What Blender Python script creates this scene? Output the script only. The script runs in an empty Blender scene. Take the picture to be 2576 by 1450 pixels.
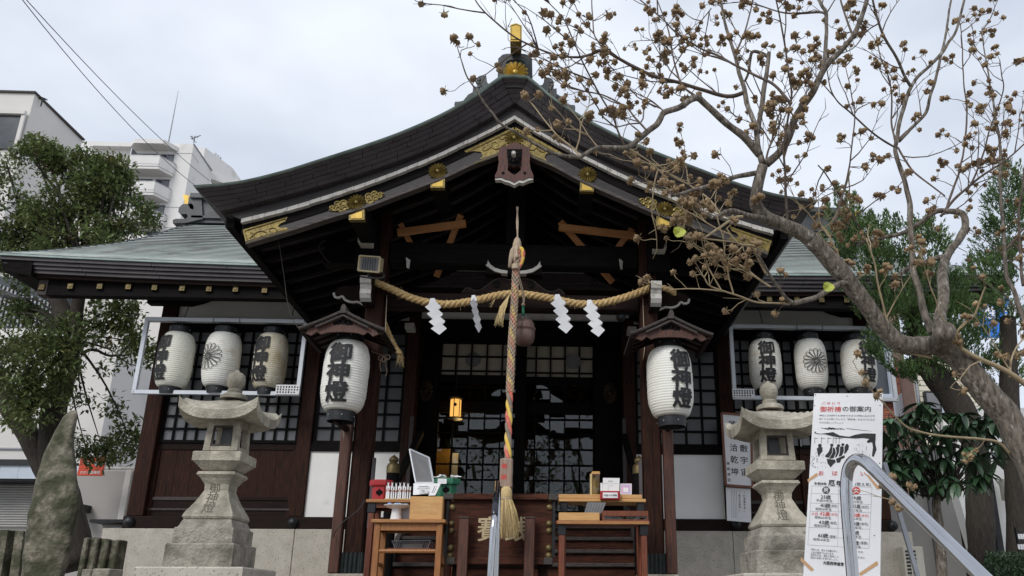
import bpy, bmesh, math, random
import numpy as np
from mathutils import Vector, Matrix, noise
from mathutils.geometry import tessellate_polygon
random.seed(11)
R = math.radians
sc = bpy.context.scene
COL = sc.collection

# ------------------------------------------------------------------ camera
F_PX, PITCH, YAW, ROLL, CAM_X, PPX, PPY = 2033.75, 0.324712, 0.0471428, 0.00074256, 0.442748, 1467.995, 830.226
W_PX, H_PX = 2576.0, 1450.0
fwd = Vector((math.sin(YAW)*math.cos(PITCH), math.cos(YAW)*math.cos(PITCH), math.sin(PITCH)))
rgt0 = Vector((math.cos(YAW), -math.sin(YAW), 0)); up0 = rgt0.cross(fwd)
rgt = rgt0*math.cos(ROLL) + up0*math.sin(ROLL); upv = up0*math.cos(ROLL) - rgt0*math.sin(ROLL)
cam_d = bpy.data.cameras.new('camera'); cam = bpy.data.objects.new('camera', cam_d); COL.objects.link(cam)
cam.matrix_world = Matrix(((rgt.x, upv.x, -fwd.x, CAM_X), (rgt.y, upv.y, -fwd.y, 0), (rgt.z, upv.z, -fwd.z, 0), (0, 0, 0, 1)))
cam_d.sensor_width = 36.0; cam_d.lens = 36.0*F_PX/W_PX
cam_d.shift_x = (W_PX/2-PPX)/W_PX; cam_d.shift_y = (PPY-H_PX/2)/W_PX
cam_d.clip_start = 0.05; cam_d.clip_end = 2000
sc.camera = cam
CAM = Vector((CAM_X, 0, 0))
def ray(px, py): return fwd*F_PX + rgt*(px-PPX) - upv*(py-PPY)
def at(px, py, Y):                    # a measured picture point at a known distance Y in front of the eye
    d = ray(px, py); return CAM + d*(Y/d.y)
def atz(px, py, z):
    d = ray(px, py); return CAM + d*(z/d.z)
def atx(px, py, x):
    d = ray(px, py); return CAM + d*((x-CAM_X)/d.x)
def pxm(n, Y): return n*Y/F_PX*1.03   # n picture units at distance Y, in metres

# ------------------------------------------------------------------ sky, sun, exposure
world = bpy.data.worlds.new('World'); sc.world = world; world.use_nodes = True
nt = world.node_tree; nt.nodes.clear()
out = nt.nodes.new('ShaderNodeOutputWorld'); mixs = nt.nodes.new('ShaderNodeMixShader')
sky = nt.nodes.new('ShaderNodeTexSky'); sky.sky_type = 'NISHITA'; sky.sun_disc = False
SUN_EL, SUN_AZ = R(40), R(212)        # sun behind and to the left of the viewer, veiled by cloud
sky.sun_elevation = SUN_EL; sky.sun_rotation = SUN_AZ
b1 = nt.nodes.new('ShaderNodeBackground'); b1.inputs['Strength'].default_value = 0.08
b2 = nt.nodes.new('ShaderNodeBackground'); b2.inputs['Strength'].default_value = 0.96
tc = nt.nodes.new('ShaderNodeTexCoord'); mp = nt.nodes.new('ShaderNodeMapping'); mp.inputs['Scale'].default_value = (1.3, 1.3, 2.6)
nz = nt.nodes.new('ShaderNodeTexNoise'); nz.inputs['Scale'].default_value = 1.7; nz.inputs['Detail'].default_value = 5; nz.inputs['Roughness'].default_value = 0.5
cr = nt.nodes.new('ShaderNodeValToRGB')
cr.color_ramp.elements[0].position = 0.32; cr.color_ramp.elements[0].color = (0.545, 0.60, 0.70, 1)
cr.color_ramp.elements[1].position = 0.68; cr.color_ramp.elements[1].color = (0.85, 0.895, 0.97, 1)
L_ = nt.links.new
L_(tc.outputs['Generated'], mp.inputs['Vector']); L_(mp.outputs[0], nz.inputs['Vector']); L_(nz.outputs['Fac'], cr.inputs[0])
L_(cr.outputs[0], b2.inputs['Color']); L_(sky.outputs[0], b1.inputs['Color'])
L_(b1.outputs[0], mixs.inputs[1]); L_(b2.outputs[0], mixs.inputs[2]); mixs.inputs[0].default_value = 0.9; L_(mixs.outputs[0], out.inputs['Surface'])
sun_d = bpy.data.lights.new('sun', 'SUN'); sun_d.energy = 1.5; sun_d.angle = R(22); sun_d.color = (1.0, 0.97, 0.92)
sun = bpy.data.objects.new('sun', sun_d); COL.objects.link(sun)
sdir = Vector((math.sin(SUN_AZ)*math.cos(SUN_EL), math.cos(SUN_AZ)*math.cos(SUN_EL), math.sin(SUN_EL)))
sun.rotation_euler = sdir.to_track_quat('Z', 'Y').to_euler()
vs = sc.view_settings; vs.view_transform = 'Standard'; vs.look = 'None'; vs.gamma = 1; vs.use_curve_mapping = False; vs.exposure = 0.36
sc.cycles.max_bounces = 8; sc.cycles.transparent_max_bounces = 24

# ------------------------------------------------------------------ helpers
class MB:
    def __init__(s): s.v = []; s.f = []
    def add(s, vs, fs):
        b = len(s.v); s.v += [tuple(v) for v in vs]; s.f += [tuple(b+i for i in f) for f in fs]; return s
    def hexa(s, p):                    # 8 corners: bottom 4 (ccw), top 4
        return s.add(p, [(3,2,1,0),(4,5,6,7),(0,1,5,4),(1,2,6,5),(2,3,7,6),(3,0,4,7)])
    def box(s, x0, x1, y0, y1, z0, z1):
        return s.hexa([(x0,y0,z0),(x1,y0,z0),(x1,y1,z0),(x0,y1,z0),(x0,y0,z1),(x1,y0,z1),(x1,y1,z1),(x0,y1,z1)])
    def bev(s, x0, x1, y0, y1, z0, z1, b=.008):   # box with a chamfer round its front and upright edges
        xs = [(x0+b, y0), (x1-b, y0), (x1, y0+b), (x1, y1), (x0, y1), (x0, y0+b)]
        ring = lambda z, k: [(x + (k if x < (x0+x1)/2 else -k), y + (k if y < (y0+y1)/2 else -k), z) for x, y in xs]
        v = ring(z0, b)+ring(z0+b, 0)+ring(z1-b, 0)+ring(z1, b); fs = [tuple(range(5, -1, -1)), tuple(range(18, 24))]
        for k in range(3):
            for i in range(6): j = (i+1) % 6; fs.append((k*6+i, k*6+j, k*6+6+j, k*6+6+i))
        return s.add(v, fs)
    def beam(s, a, b, w, h, up=(0,0,1)):          # rectangular bar from a to b
        a = Vector(a); b = Vector(b); d = (b-a).normalized(); u = Vector(up)
        sx = d.cross(u).normalized(); sz = sx.cross(d).normalized()
        c = lambda p, i, j: p + sx*(w/2*i) + sz*(h/2*j)
        return s.hexa([c(a,-1,-1),c(a,1,-1),c(b,1,-1),c(b,-1,-1),c(a,-1,1),c(a,1,1),c(b,1,1),c(b,-1,1)])
    def tube(s, pts, r, n=8, cap=True):
        pts = [Vector(p) for p in pts]; m = len(pts); rs = r if hasattr(r, '__len__') else [r]*m
        b = len(s.v); ref = None
        for i, p in enumerate(pts):
            t = (pts[min(i+1, m-1)]-pts[max(i-1, 0)])
            t = t.normalized() if t.length > 1e-9 else Vector((0,0,1))
            if ref is None:
                ref = t.orthogonal().normalized()
            ref = (ref - t*ref.dot(t)); ref = ref.normalized() if ref.length > 1e-6 else t.orthogonal().normalized()
            o2 = t.cross(ref)
            for k in range(n):
                a = 2*math.pi*k/n; s.v.append(tuple(p + (ref*math.cos(a)+o2*math.sin(a))*rs[i]))
        for i in range(m-1):
            for k in range(n):
                k2 = (k+1) % n; s.f.append((b+i*n+k, b+i*n+k2, b+(i+1)*n+k2, b+(i+1)*n+k))
        if cap:
            s.f.append(tuple(b+k for k in range(n-1, -1, -1))); s.f.append(tuple(b+(m-1)*n+k for k in range(n)))
        return s
    def lathe(s, prof, n=24, c=(0,0,0), ax='z'):
        b = len(s.v); c = Vector(c)
        for r, z in prof:
            for k in range(n):
                a = 2*math.pi*k/n; x, y = r*math.cos(a), r*math.sin(a)
                s.v.append(tuple(c + (Vector((x, y, z)) if ax == 'z' else Vector((x, -z, y)) if ax == 'y' else Vector((z, x, y)))))
        for i in range(len(prof)-1):
            for k in range(n):
                k2 = (k+1) % n; s.f.append((b+i*n+k, b+i*n+k2, b+(i+1)*n+k2, b+(i+1)*n+k))
        s.f.append(tuple(b+k for k in range(n-1, -1, -1))); s.f.append(tuple(b+(len(prof)-1)*n+k for k in range(n)))
        return s
    def frust(s, lv, cx=0, cy=0):       # stack of square sections (half x, half y, z)
        v = []; fs = []
        for hx, hy, z in lv: v += [(cx-hx,cy-hy,z),(cx+hx,cy-hy,z),(cx+hx,cy+hy,z),(cx-hx,cy+hy,z)]
        fs.append((3,2,1,0)); n = len(lv)
        for i in range(n-1):
            for k in range(4): k2 = (k+1) % 4; fs.append((i*4+k, i*4+k2, i*4+4+k2, i*4+4+k))
        fs.append(tuple((n-1)*4+k for k in range(4)))
        return s.add(v, fs)
    def plate(s, polys, f, t):          # 2D outline (+ holes) given thickness t; f(u, v, w) -> point
        polys = [[(float(a), float(b)) for a, b in p] for p in polys]
        tri = tessellate_polygon([[Vector((a, b, 0)) for a, b in p] for p in polys])
        flat = [q for p in polys for q in p]; n = len(flat)
        v = [f(a, b, 0) for a, b in flat] + [f(a, b, t) for a, b in flat]; fs = []
        def area(i, j, k):
            (ax, ay), (bx, by), (cx, cy) = flat[i], flat[j], flat[k]; return (bx-ax)*(cy-ay)-(by-ay)*(cx-ax)
        for i, j, k in tri:
            if area(i, j, k) < 0: j, k = k, j
            fs.append((i, k, j)); fs.append((n+i, n+j, n+k))
        o = 0
        for p in polys:
            m = len(p)
            for i in range(m): j = (i+1) % m; fs.append((o+i, o+j, n+o+j, n+o+i))
            o += m
        return s.add(v, fs)
    def strip(s, top, bot, back):       # band between two polylines in front, given depth by vector back
        m = len(top); B = Vector(back)
        v = [Vector(p) for p in top]+[Vector(p) for p in bot]; v += [p+B for p in v]
        fs = []
        for i in range(m-1):
            fs += [(m+i, m+i+1, i+1, i), (2*m+i, 2*m+i+1, 3*m+i+1, 3*m+i), (i, i+1, 2*m+i+1, 2*m+i), (m+i+1, m+i, 3*m+i, 3*m+i+1)]
        fs += [(0, 2*m, 3*m, m), (m-1, 2*m-1, 4*m-1, 3*m-1)]
        return s.add(v, fs)
    def mesh(s, name):
        me = bpy.data.meshes.new(name); me.from_pydata(s.v, [], s.f); me.update(); return me
    def build(s, name, m, parent=None, smooth=False, fix=True, **kw):
        me = s.mesh(name)
        if fix:
            b = bmesh.new(); b.from_mesh(me); bmesh.ops.recalc_face_normals(b, faces=b.faces); b.to_mesh(me); b.free()
        return link(name, me, m, parent, smooth, **kw)
def link(name, me, m, parent=None, smooth=False, loc=None, rot=None, scale=None):
    if m and not me.materials: me.materials.append(m)
    if smooth:
        me.polygons.foreach_set('use_smooth', [True]*len(me.polygons))
        if smooth != 'all' and hasattr(me, 'set_sharp_from_angle'): me.set_sharp_from_angle(angle=R(40))
    o = bpy.data.objects.new(name, me); COL.objects.link(o)
    if loc is not None: o.location = loc
    if rot is not None: o.rotation_euler = rot
    if scale is not None: o.scale = scale
    if parent: put(o, parent)
    return o
def put(o, parent):
    o.parent = parent
    if parent.type == 'EMPTY': o.matrix_parent_inverse = Matrix.Translation(-parent.location)
def thing(name, label, cat, loc=(0,0,0), group=None):
    o = bpy.data.objects.new(name, None); COL.objects.link(o); o.location = loc; o.empty_display_size = .1
    o['label'] = label; o['category'] = cat
    if group: o['group'] = group
    return o
def tag(o, label, cat, group=None):
    o['label'] = label; o['category'] = cat
    if group: o['group'] = group
    return o
def struct(o): o['kind'] = 'structure'; return o
def stuff(o): o['kind'] = 'stuff'; return o
def lab(o, t): o['label'] = t; return o
def resample(pts, n):
    pts = [Vector(p) for p in pts]; d = [0]
    for a, b in zip(pts, pts[1:]): d.append(d[-1]+(b-a).length)
    res = []
    for i in range(n):
        t = d[-1]*i/(n-1); k = max(j for j in range(len(d)) if d[j] <= t+1e-9); k = min(k, len(pts)-2)
        u = (t-d[k])/max(d[k+1]-d[k], 1e-9); res.append(pts[k].lerp(pts[k+1], u))
    return res
def smooth_path(pts, n=6):              # Catmull-Rom through the points
    pts = [Vector(p) for p in pts]; q = [pts[0]*2-pts[1]]+pts+[pts[-1]*2-pts[-2]]; res = []
    for i in range(1, len(q)-2):
        a, b, c, d = q[i-1:i+3]
        for k in range(n):
            t = k/n; res.append(0.5*((2*b)+(c-a)*t+(2*a-5*b+4*c-d)*t*t+(3*b-a-3*c+d)*t**3))
    return res+[pts[-1]]

# ------------------------------------------------------------------ materials
def mat(name, c1, c2=None, rough=.7, metal=0, scale=6, stretch=(1,1,1), bump=0, bscale=None, island=0, spec=.5, lo=.35, hi=.65, detail=6, emit=None, coat=0, spots=None, trans=0, at_=(0,0,0)):
    m = bpy.data.materials.new(name); m.use_nodes = True; t = m.node_tree; b = t.nodes['Principled BSDF']; L = t.links.new
    b.inputs['Roughness'].default_value = rough; b.inputs['Metallic'].default_value = metal; b.inputs['Specular IOR Level'].default_value = spec
    if coat: b.inputs['Coat Weight'].default_value = coat; b.inputs['Coat Roughness'].default_value = .2
    c2 = c2 or tuple(x*.8 for x in c1)
    co = t.nodes.new('ShaderNodeTexCoord'); mp = t.nodes.new('ShaderNodeMapping'); mp.inputs['Scale'].default_value = stretch; mp.inputs['Location'].default_value = at_
    L(co.outputs['Object'], mp.inputs['Vector'])
    n = t.nodes.new('ShaderNodeTexNoise'); n.inputs['Scale'].default_value = scale; n.inputs['Detail'].default_value = detail; n.inputs['Roughness'].default_value = .62
    L(mp.outputs[0], n.inputs['Vector'])
    r = t.nodes.new('ShaderNodeValToRGB'); r.color_ramp.elements[0].position = lo; r.color_ramp.elements[1].position = hi
    r.color_ramp.elements[0].color = (*c1, 1); r.color_ramp.elements[1].color = (*c2, 1); L(n.outputs['Fac'], r.inputs[0])
    col = r.outputs[0]
    if spots:                            # (colour, scale, low, high): a second layer of specks or stains
        n2 = t.nodes.new('ShaderNodeTexNoise'); n2.inputs['Scale'].default_value = spots[1]; n2.inputs['Detail'].default_value = 4
        mp2 = t.nodes.new('ShaderNodeMapping'); mp2.inputs['Location'].default_value = (3.1+at_[0], 7.7+at_[1], 1.3+at_[2])
        if len(spots) > 4: mp2.inputs['Scale'].default_value = spots[4]
        L(co.outputs['Object'], mp2.inputs['Vector']); L(mp2.outputs[0], n2.inputs['Vector'])
        mr = t.nodes.new('ShaderNodeMapRange'); mr.inputs['From Min'].default_value = spots[2]; mr.inputs['From Max'].default_value = spots[3]
        L(n2.outputs['Fac'], mr.inputs['Value'])
        mx = t.nodes.new('ShaderNodeMix'); mx.data_type = 'RGBA'; L(mr.outputs[0], mx.inputs['Factor']); L(col, mx.inputs['A']); mx.inputs['B'].default_value = (*spots[0], 1)
        col = mx.outputs['Result']
    if island:
        g = t.nodes.new('ShaderNodeNewGeometry'); h = t.nodes.new('ShaderNodeHueSaturation')
        mr = t.nodes.new('ShaderNodeMapRange'); mr.inputs['To Min'].default_value = 1-island; mr.inputs['To Max'].default_value = 1+island
        L(g.outputs['Random Per Island'], mr.inputs['Value']); L(mr.outputs[0], h.inputs['Value']); L(col, h.inputs['Color'])
        mh = t.nodes.new('ShaderNodeMapRange'); mh.inputs['To Min'].default_value = .485; mh.inputs['To Max'].default_value = .52
        L(g.outputs['Random Per Island'], mh.inputs['Value']); L(mh.outputs[0], h.inputs['Hue']); col = h.outputs[0]
    L(col, b.inputs['Base Color'])
    if bump:
        bp = t.nodes.new('ShaderNodeBump'); bp.inputs['Strength'].default_value = bump; bp.inputs['Distance'].default_value = .02
        if bscale:
            n3 = t.nodes.new('ShaderNodeTexNoise'); n3.inputs['Scale'].default_value = bscale; n3.inputs['Detail'].default_value = 5; L(mp.outputs[0], n3.inputs['Vector']); L(n3.outputs['Fac'], bp.inputs['Height'])
        else: L(n.outputs['Fac'], bp.inputs['Height'])
        L(bp.outputs[0], b.inputs['Normal'])
    if trans:
        tl = t.nodes.new('ShaderNodeBsdfTranslucent'); ms = t.nodes.new('ShaderNodeMixShader'); ms.inputs[0].default_value = trans
        L(col, tl.inputs['Color']); L(b.outputs[0], ms.inputs[1]); L(tl.outputs[0], ms.inputs[2]); L(ms.outputs[0], t.nodes['Material Output'].inputs['Surface'])
    if emit: b.inputs['Emission Color'].default_value = (*emit[:3], 1); b.inputs['Emission Strength'].default_value = emit[3]
    return m
M = {}
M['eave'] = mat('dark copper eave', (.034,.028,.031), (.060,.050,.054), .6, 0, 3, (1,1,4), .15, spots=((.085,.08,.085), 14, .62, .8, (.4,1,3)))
M['patina'] = mat('green copper patina', (.37,.43,.405), (.49,.535,.51), .6, 0, 1.2, (1,1,1), .05, spots=((.22,.225,.205), 2.3, .50, .75), spec=.3)
M['patina_edge'] = mat('copper edge strip', (.30,.38,.35), (.19,.25,.23), .55, 0, 5)
M['copper_dark'] = mat('dark ridge copper', (.055,.06,.062), (.030,.032,.036), .5, 0, 4, bump=.1, spots=((.11,.15,.14), 5, .6, .75))
M['black_timber'] = mat('near black roof timber', (.0035,.0028,.0032), (.008,.006,.006), .8, 0, 5, (1,6,6), .15, spec=.12)  # one near-black timber colour for roof timbers, lattices and cut-outs
M['wood'] = mat('dark weathered timber', (.008,.005,.0045), (.022,.011,.008), .75, 0, 9, (1,12,12), .2, spec=.15)
M['wood_v'] = mat('dark upright timber', (.011,.0065,.005), (.048,.017,.010), .7, 0, 7, (9,9,.7), .25, spec=.15)
M['wood_red'] = mat('reddish upright timber', (.034,.012,.0075), (.105,.034,.018), .6, 0, 7, (10,10,.7), .3, spots=((.30,.27,.25), 3, .68, .8, (4,4,.6)))
M['wood_worn'] = mat('worn red gable timber', (.026,.009,.006), (.125,.032,.018), .6, 0, 12, (6,6,1.2), .3, lo=.3, hi=.75)
M['barge'] = mat('bargeboard timber', (.009,.0065,.0065), (.019,.012,.011), .5, 0, 6, (1.5,10,10), .2, spots=((.085,.07,.07), 9, .70, .84, (.5,4,9)))
M['gray_wood'] = mat('grey weathered timber', (.075,.062,.055), (.030,.024,.022), .8, 0, 8, (2,10,10), .3)
M['redbox'] = mat('offering box timber', (.026,.010,.007), (.078,.025,.014), .65, 0, 5, (1.2,8,7), .2, spec=.15, spots=((.13,.045,.02), 3, .6, .75, (.6,2,3)))
M['plaster'] = mat('white plaster', (.80,.79,.77), (.86,.85,.83), .9, 0, 2, bump=.03, spots=((.62,.61,.58), 3, .66, .82))
M['white'] = mat('white painted timber end', (.56,.54,.50), (.45,.43,.40), .85, 0, 8, bump=.08, spots=((.20,.18,.16), 11, .58, .74))
M['paper'] = mat('white paper', (.80,.80,.81), (.76,.76,.78), .8, 0, 3)
M['gold'] = mat('aged gilt metal', (.255,.19,.052), (.135,.098,.028), .45, .45, 18, bump=.25, bscale=45, spots=((.10,.07,.03), 10, .62, .75))
M['gold_bright'] = mat('bright gilt metal', (.62,.42,.075), (.48,.31,.055), .4, .35, 9)
M['brass'] = mat('old brass', (.20,.15,.065), (.11,.08,.036), .5, .6, 9)
M['bronze'] = mat('dull bronze', (.05,.038,.022), (.085,.06,.03), .5, .6, 9)
M['iron'] = mat('black iron', (.012,.013,.015), (.022,.023,.026), .45, .3, 9)
M['shoe'] = mat('dark green bronze shoe', (.012,.018,.019), (.03,.037,.036), .45, .4, 12)
M['granite'] = mat('pale speckled granite', (.40,.365,.31), (.50,.46,.40), .85, 0, 5, bump=.06, bscale=60, spots=((.15,.13,.11), 48, .60, .68))
M['stone'] = mat('old lantern stone', (.34,.31,.25), (.53,.485,.395), .92, 0, 16, bump=.7, bscale=55, spots=((.15,.135,.105), 3.6, .46, .74, (1,1,.6)))
M['stone2'] = mat('grey step stone', (.25,.23,.195), (.41,.375,.315), .92, 0, 20, bump=.8, bscale=48, spots=((.12,.11,.085), 4.2, .48, .72))
M['moss'] = mat('mossy standing stone', (.095,.088,.066), (.26,.23,.175), .95, 0, 18, bump=1.0, bscale=30, spots=((.055,.058,.032), 5, .40, .60))
M['engrave'] = mat('engraved stroke', (.10,.09,.07), (.14,.125,.10), .95)
M['ink'] = mat('black ink', (.012,.012,.014), (.016,.016,.018), .7)
M['greyink'] = mat('grey print', (.16,.16,.17), (.2,.2,.2), .8)
M['redink'] = mat('red print', (.65,.06,.05), (.6,.05,.045), .7)
M['lantern'] = mat('white lantern paper', (.82,.81,.76), (.72,.70,.62), .75, 0, 5, (1,1,.5), spots=((.58,.47,.30), 3, .66, .82))
M['lantern_old'] = mat('yellowed lantern paper', (.80,.77,.67), (.66,.60,.46), .75, 0, 5, (1,1,.5), spots=((.5,.36,.18), 3, .60, .78))
M['aluminium'] = mat('painted aluminium frame', (.62,.65,.70), (.55,.58,.63), .45, .1, 4)
M['chrome'] = mat('polished steel', (.50,.50,.515), (.43,.43,.445), .05, 1.0, 3, (1,1,.2))
M['rope'] = mat('rice straw rope', (.64,.45,.21), (.46,.30,.125), .9, 0, 40, (1,1,1), .5, spots=((.74,.57,.31), 22, .55, .7))
M['straw'] = mat('pale straw', (.60,.45,.24), (.42,.29,.13), .9, 0, 30, (6,6,.6), .3, island=.3)
M['cord_red'] = mat('faded red cord', (.52,.09,.07), (.60,.22,.16), .9, 0, 14, bump=.3, spots=((.50,.36,.28), 9, .56, .7))
M['cord_yellow'] = mat('yellow cord', (.68,.44,.05), (.66,.50,.16), .9, 0, 14, bump=.3)
M['cord_grey'] = mat('grey cord', (.27,.23,.18), (.17,.145,.115), .9, 0, 14, bump=.3, spots=((.50,.11,.07), 8, .60, .7))
M['cord_pale'] = mat('pale cord', (.48,.38,.28), (.38,.29,.21), .9, 0, 20)
M['bell'] = mat('brown bronze bell', (.20,.125,.105), (.14,.088,.075), .42, .35, 8)
M['pale_wood'] = mat('pale worn wood block', (.36,.26,.20), (.25,.17,.13), .8, 0, 8, (8,8,.8), .15)
M['oak'] = mat('orange brown furniture wood', (.36,.15,.045), (.25,.095,.028), .5, 0, 9, (8,8,.8), .1)
M['oak_x'] = mat('orange brown table board', (.42,.20,.07), (.30,.125,.04), .5, 0, 9, (.8,8,8), .1)
M['bright_wood'] = mat('light box wood', (.62,.36,.14), (.50,.26,.09), .5, 0, 5, (1,9,7), .05)
M['rail_wood'] = mat('fresh orange timber', (.74,.36,.15), (.62,.27,.11), .6, 0, 9, (3,9,9), .1)
M['mahogany'] = mat('red brown table wood', (.20,.055,.022), (.12,.030,.014), .45, 0, 9, (8,8,.8), .1)
M['redpaint'] = mat('red paint', (.40,.012,.018), (.33,.010,.014), .5, 0, 4)
M['greenpaint'] = mat('green paint', (.010,.16,.075), (.012,.12,.06), .5, 0, 4)
M['ceramic'] = mat('white ceramic', (.72,.72,.72), (.68,.68,.68), .25, 0, 3)
M['blue'] = mat('blue dish', (.22,.40,.75), (.35,.5,.8), .4)
M['clear_plastic'] = mat('milky plastic', (.45,.48,.58), (.4,.43,.52), .3)
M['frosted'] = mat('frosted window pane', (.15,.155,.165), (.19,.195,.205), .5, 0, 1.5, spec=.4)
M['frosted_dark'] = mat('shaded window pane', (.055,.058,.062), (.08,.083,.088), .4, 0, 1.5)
M['curtain'] = mat('cream curtain behind pane', (.36,.325,.26), (.43,.385,.31), .8, 0, 3)
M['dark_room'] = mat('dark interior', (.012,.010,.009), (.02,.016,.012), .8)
M['gilt_screen'] = mat('gilt interior panel', (.55,.33,.08), (.35,.19,.05), .5, .4, 6, bump=.3)
M['lamp'] = mat('lit paper lamp', (.9,.6,.2), (.9,.55,.15), .6, emit=(1.0, .50, .11, .75))
M['bark'] = mat('grey brown bark', (.075,.06,.048), (.23,.195,.16), .95, 0, 9, (6,6,1.5), 1.0, lo=.38, hi=.62, spots=((.36,.335,.30), 9, .58, .70, (5,5,1.5)))
M['twig'] = mat('brown twig', (.07,.05,.04), (.14,.105,.085), .9, 0, 20)
M['twig_pale'] = mat('pale twig', (.40,.32,.20), (.30,.23,.14), .9, 0, 20)
M['pod'] = mat('dry seed pod', (.33,.23,.125), (.15,.092,.05), .85, 0, 34, bump=.3, spots=((.46,.36,.21), 30, .56, .7))
M['bark_dark'] = mat('dark tree bark', (.022,.018,.014), (.052,.042,.032), .95, 0, 8, (6,6,1.2), 1.0)
M['leaf'] = mat('evergreen leaf', (.078,.112,.036), (.165,.198,.072), .42, 0, 1.1, island=.6, spots=((.20,.135,.06), 2.2, .60, .78), trans=.32)
M['leaf_big'] = mat('broad glossy leaf', (.020,.048,.022), (.040,.080,.034), .32, 0, 2, island=.5)
M['juniper'] = mat('juniper needle', (.052,.100,.028), (.115,.180,.052), .6, 0, 1.5, island=.6, trans=.25)
M['hedge'] = mat('hedge leaf', (.022,.05,.02), (.05,.09,.03), .45, 0, 2, island=.5)
M['apt'] = mat('off white apartment wall', (.64,.62,.595), (.70,.68,.655), .9, 0, .25, spots=((.5,.48,.45), .5, .6, .8))
M['apt2'] = mat('warm white apartment wall', (.58,.555,.52), (.63,.605,.57), .9, 0, .25)
M['cream'] = mat('cream siding', (.62,.58,.47), (.56,.52,.42), .8, 0, 1)
M['concrete'] = mat('grey wall render', (.36,.345,.33), (.42,.40,.385), .9, 0, .6)
M['brick'] = mat('red wall brick', (.25,.075,.05), (.34,.12,.085), .85, 0, 5, island=.25)
M['mortar'] = mat('brick mortar', (.22,.14,.115), (.18,.115,.095), .9)
M['gilt_letter'] = mat('pale gilt lettering', (.52,.42,.26), (.40,.31,.18), .6)
M['dark_glass'] = mat('dark building window', (.035,.042,.05), (.06,.068,.078), .15, 0, 1)
M['grey_metal'] = mat('grey metal', (.28,.29,.31), (.22,.23,.25), .45, .5, 3)
M['steel_blue'] = mat('pale blue metal sheet', (.52,.58,.66), (.46,.52,.6), .5, .1, 1)
M['shutter'] = mat('grey roller shutter', (.42,.41,.40), (.36,.355,.35), .6, .2, 2)
M['blue_sign'] = mat('blue banner', (.02,.20,.70), (.02,.17,.62), .6)
M['orange_sign'] = mat('red orange sign', (.75,.085,.03), (.68,.07,.028), .6)
M['tape'] = mat('brown paper tape', (.55,.32,.16), (.5,.28,.13), .6)
M['cream_metal'] = mat('cream painted metal', (.52,.43,.26), (.45,.37,.22), .5)
M['beige_plastic'] = mat('beige plastic', (.52,.50,.43), (.46,.44,.38), .5)
M['rubber'] = mat('black cable', (.015,.015,.017), (.02,.02,.02), .5)
M['sleeve'] = mat('dark blue black sleeve', (.012,.014,.022), (.02,.022,.03), .22)
M['pink'] = mat('pink printed card', (.75,.40,.52), (.45,.45,.75), .6, 0, 9, lo=.3, hi=.7)
M['grey_board'] = mat('grey written board', (.17,.17,.175), (.14,.14,.145), .6)
M['paving'] = mat('stone paving', (.17,.16,.14), (.22,.205,.18), .9, 0, 2, bump=.1)
M['earth'] = mat('bare earth', (.13,.105,.08), (.19,.16,.12), .95, 0, 3, bump=.4)
M['yellow_leaf'] = mat('yellow green leaf', (.42,.46,.06), (.36,.40,.06), .6)
def glass_mat():
    m = bpy.data.materials.new('window glass'); m.use_nodes = True; t = m.node_tree; t.nodes.clear(); L = t.links.new
    o = t.nodes.new('ShaderNodeOutputMaterial'); mx = t.nodes.new('ShaderNodeMixShader'); tr = t.nodes.new('ShaderNodeBsdfTransparent'); gl = t.nodes.new('ShaderNodeBsdfGlossy')
    tr.inputs[0].default_value = (.80,.83,.82,1); gl.inputs['Roughness'].default_value = .01; gl.inputs[0].default_value = (.9,.9,.9,1)
    fr = t.nodes.new('ShaderNodeFresnel'); fr.inputs[0].default_value = 1.5
    co = t.nodes.new('ShaderNodeTexCoord'); n = t.nodes.new('ShaderNodeTexNoise'); n.inputs['Scale'].default_value = 3; bp = t.nodes.new('ShaderNodeBump'); bp.inputs['Strength'].default_value = .02
    L(co.outputs['Object'], n.inputs['Vector']); L(n.outputs['Fac'], bp.inputs['Height']); L(bp.outputs[0], gl.inputs['Normal'])
    L(fr.outputs[0], mx.inputs[0]); L(tr.outputs[0], mx.inputs[1]); L(gl.outputs[0], mx.inputs[2]); L(mx.outputs[0], o.inputs[0])
    return m
M['glass'] = glass_mat()

# ------------------------------------------------------------------ lettering
_gl = {}
def glyph(ch, bold=0.0):
    k = (ch, bold)
    if k in _gl: return _gl[k]
    c = bpy.data.curves.new('glyph', 'FONT'); c.body = ch; c.size = 1; c.resolution_u = 2; c.align_x = 'CENTER'; c.offset = bold
    o = bpy.data.objects.new('glyph', c); me = bpy.data.meshes.new_from_object(o)
    v = [(p.co.x, p.co.y) for p in me.vertices]; f = [tuple(p.vertices) for p in me.polygons]
    w = 1.0 if ord(ch) > 255 else (max([a for a, b in v], default=0)-min([a for a, b in v], default=0))+.12
    bpy.data.objects.remove(o); bpy.data.curves.remove(c); bpy.data.meshes.remove(me)
    if v:
        cx = (max(a for a, b in v)+min(a for a, b in v))/2
        if ord(ch) > 255: v = [(a, b-.38) for a, b in v]
        else: v = [(a-cx, b-.36) for a, b in v]
    _gl[k] = (v, f, w); return _gl[k]
def letters(items, f, bold=.0, nrm=(0, -1, 0)):
    """items: (char, u, v, size[, sx]); f(u, v) -> point. Bold strokes are laid up from shifted sheets."""
    mb = MB(); N = Vector(nrm)
    sh = [(0, 0)] if not bold else [(0, 0)]+[(bold*math.cos(a), bold*math.sin(a)) for a in np.linspace(0, 2*math.pi, 7)[:-1]]
    for it in items:
        ch, u, v, s = it[:4]; sx = it[4] if len(it) > 4 else 1
        g, fs, w = glyph(ch, 0.0)
        for k, (dx, dy) in enumerate(sh):
            mb.add([Vector(f(u+(a+dx)*s*sx, v+(b+dy)*s))+N*(.0001*k) for a, b in g], fs)
    return mb
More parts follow.
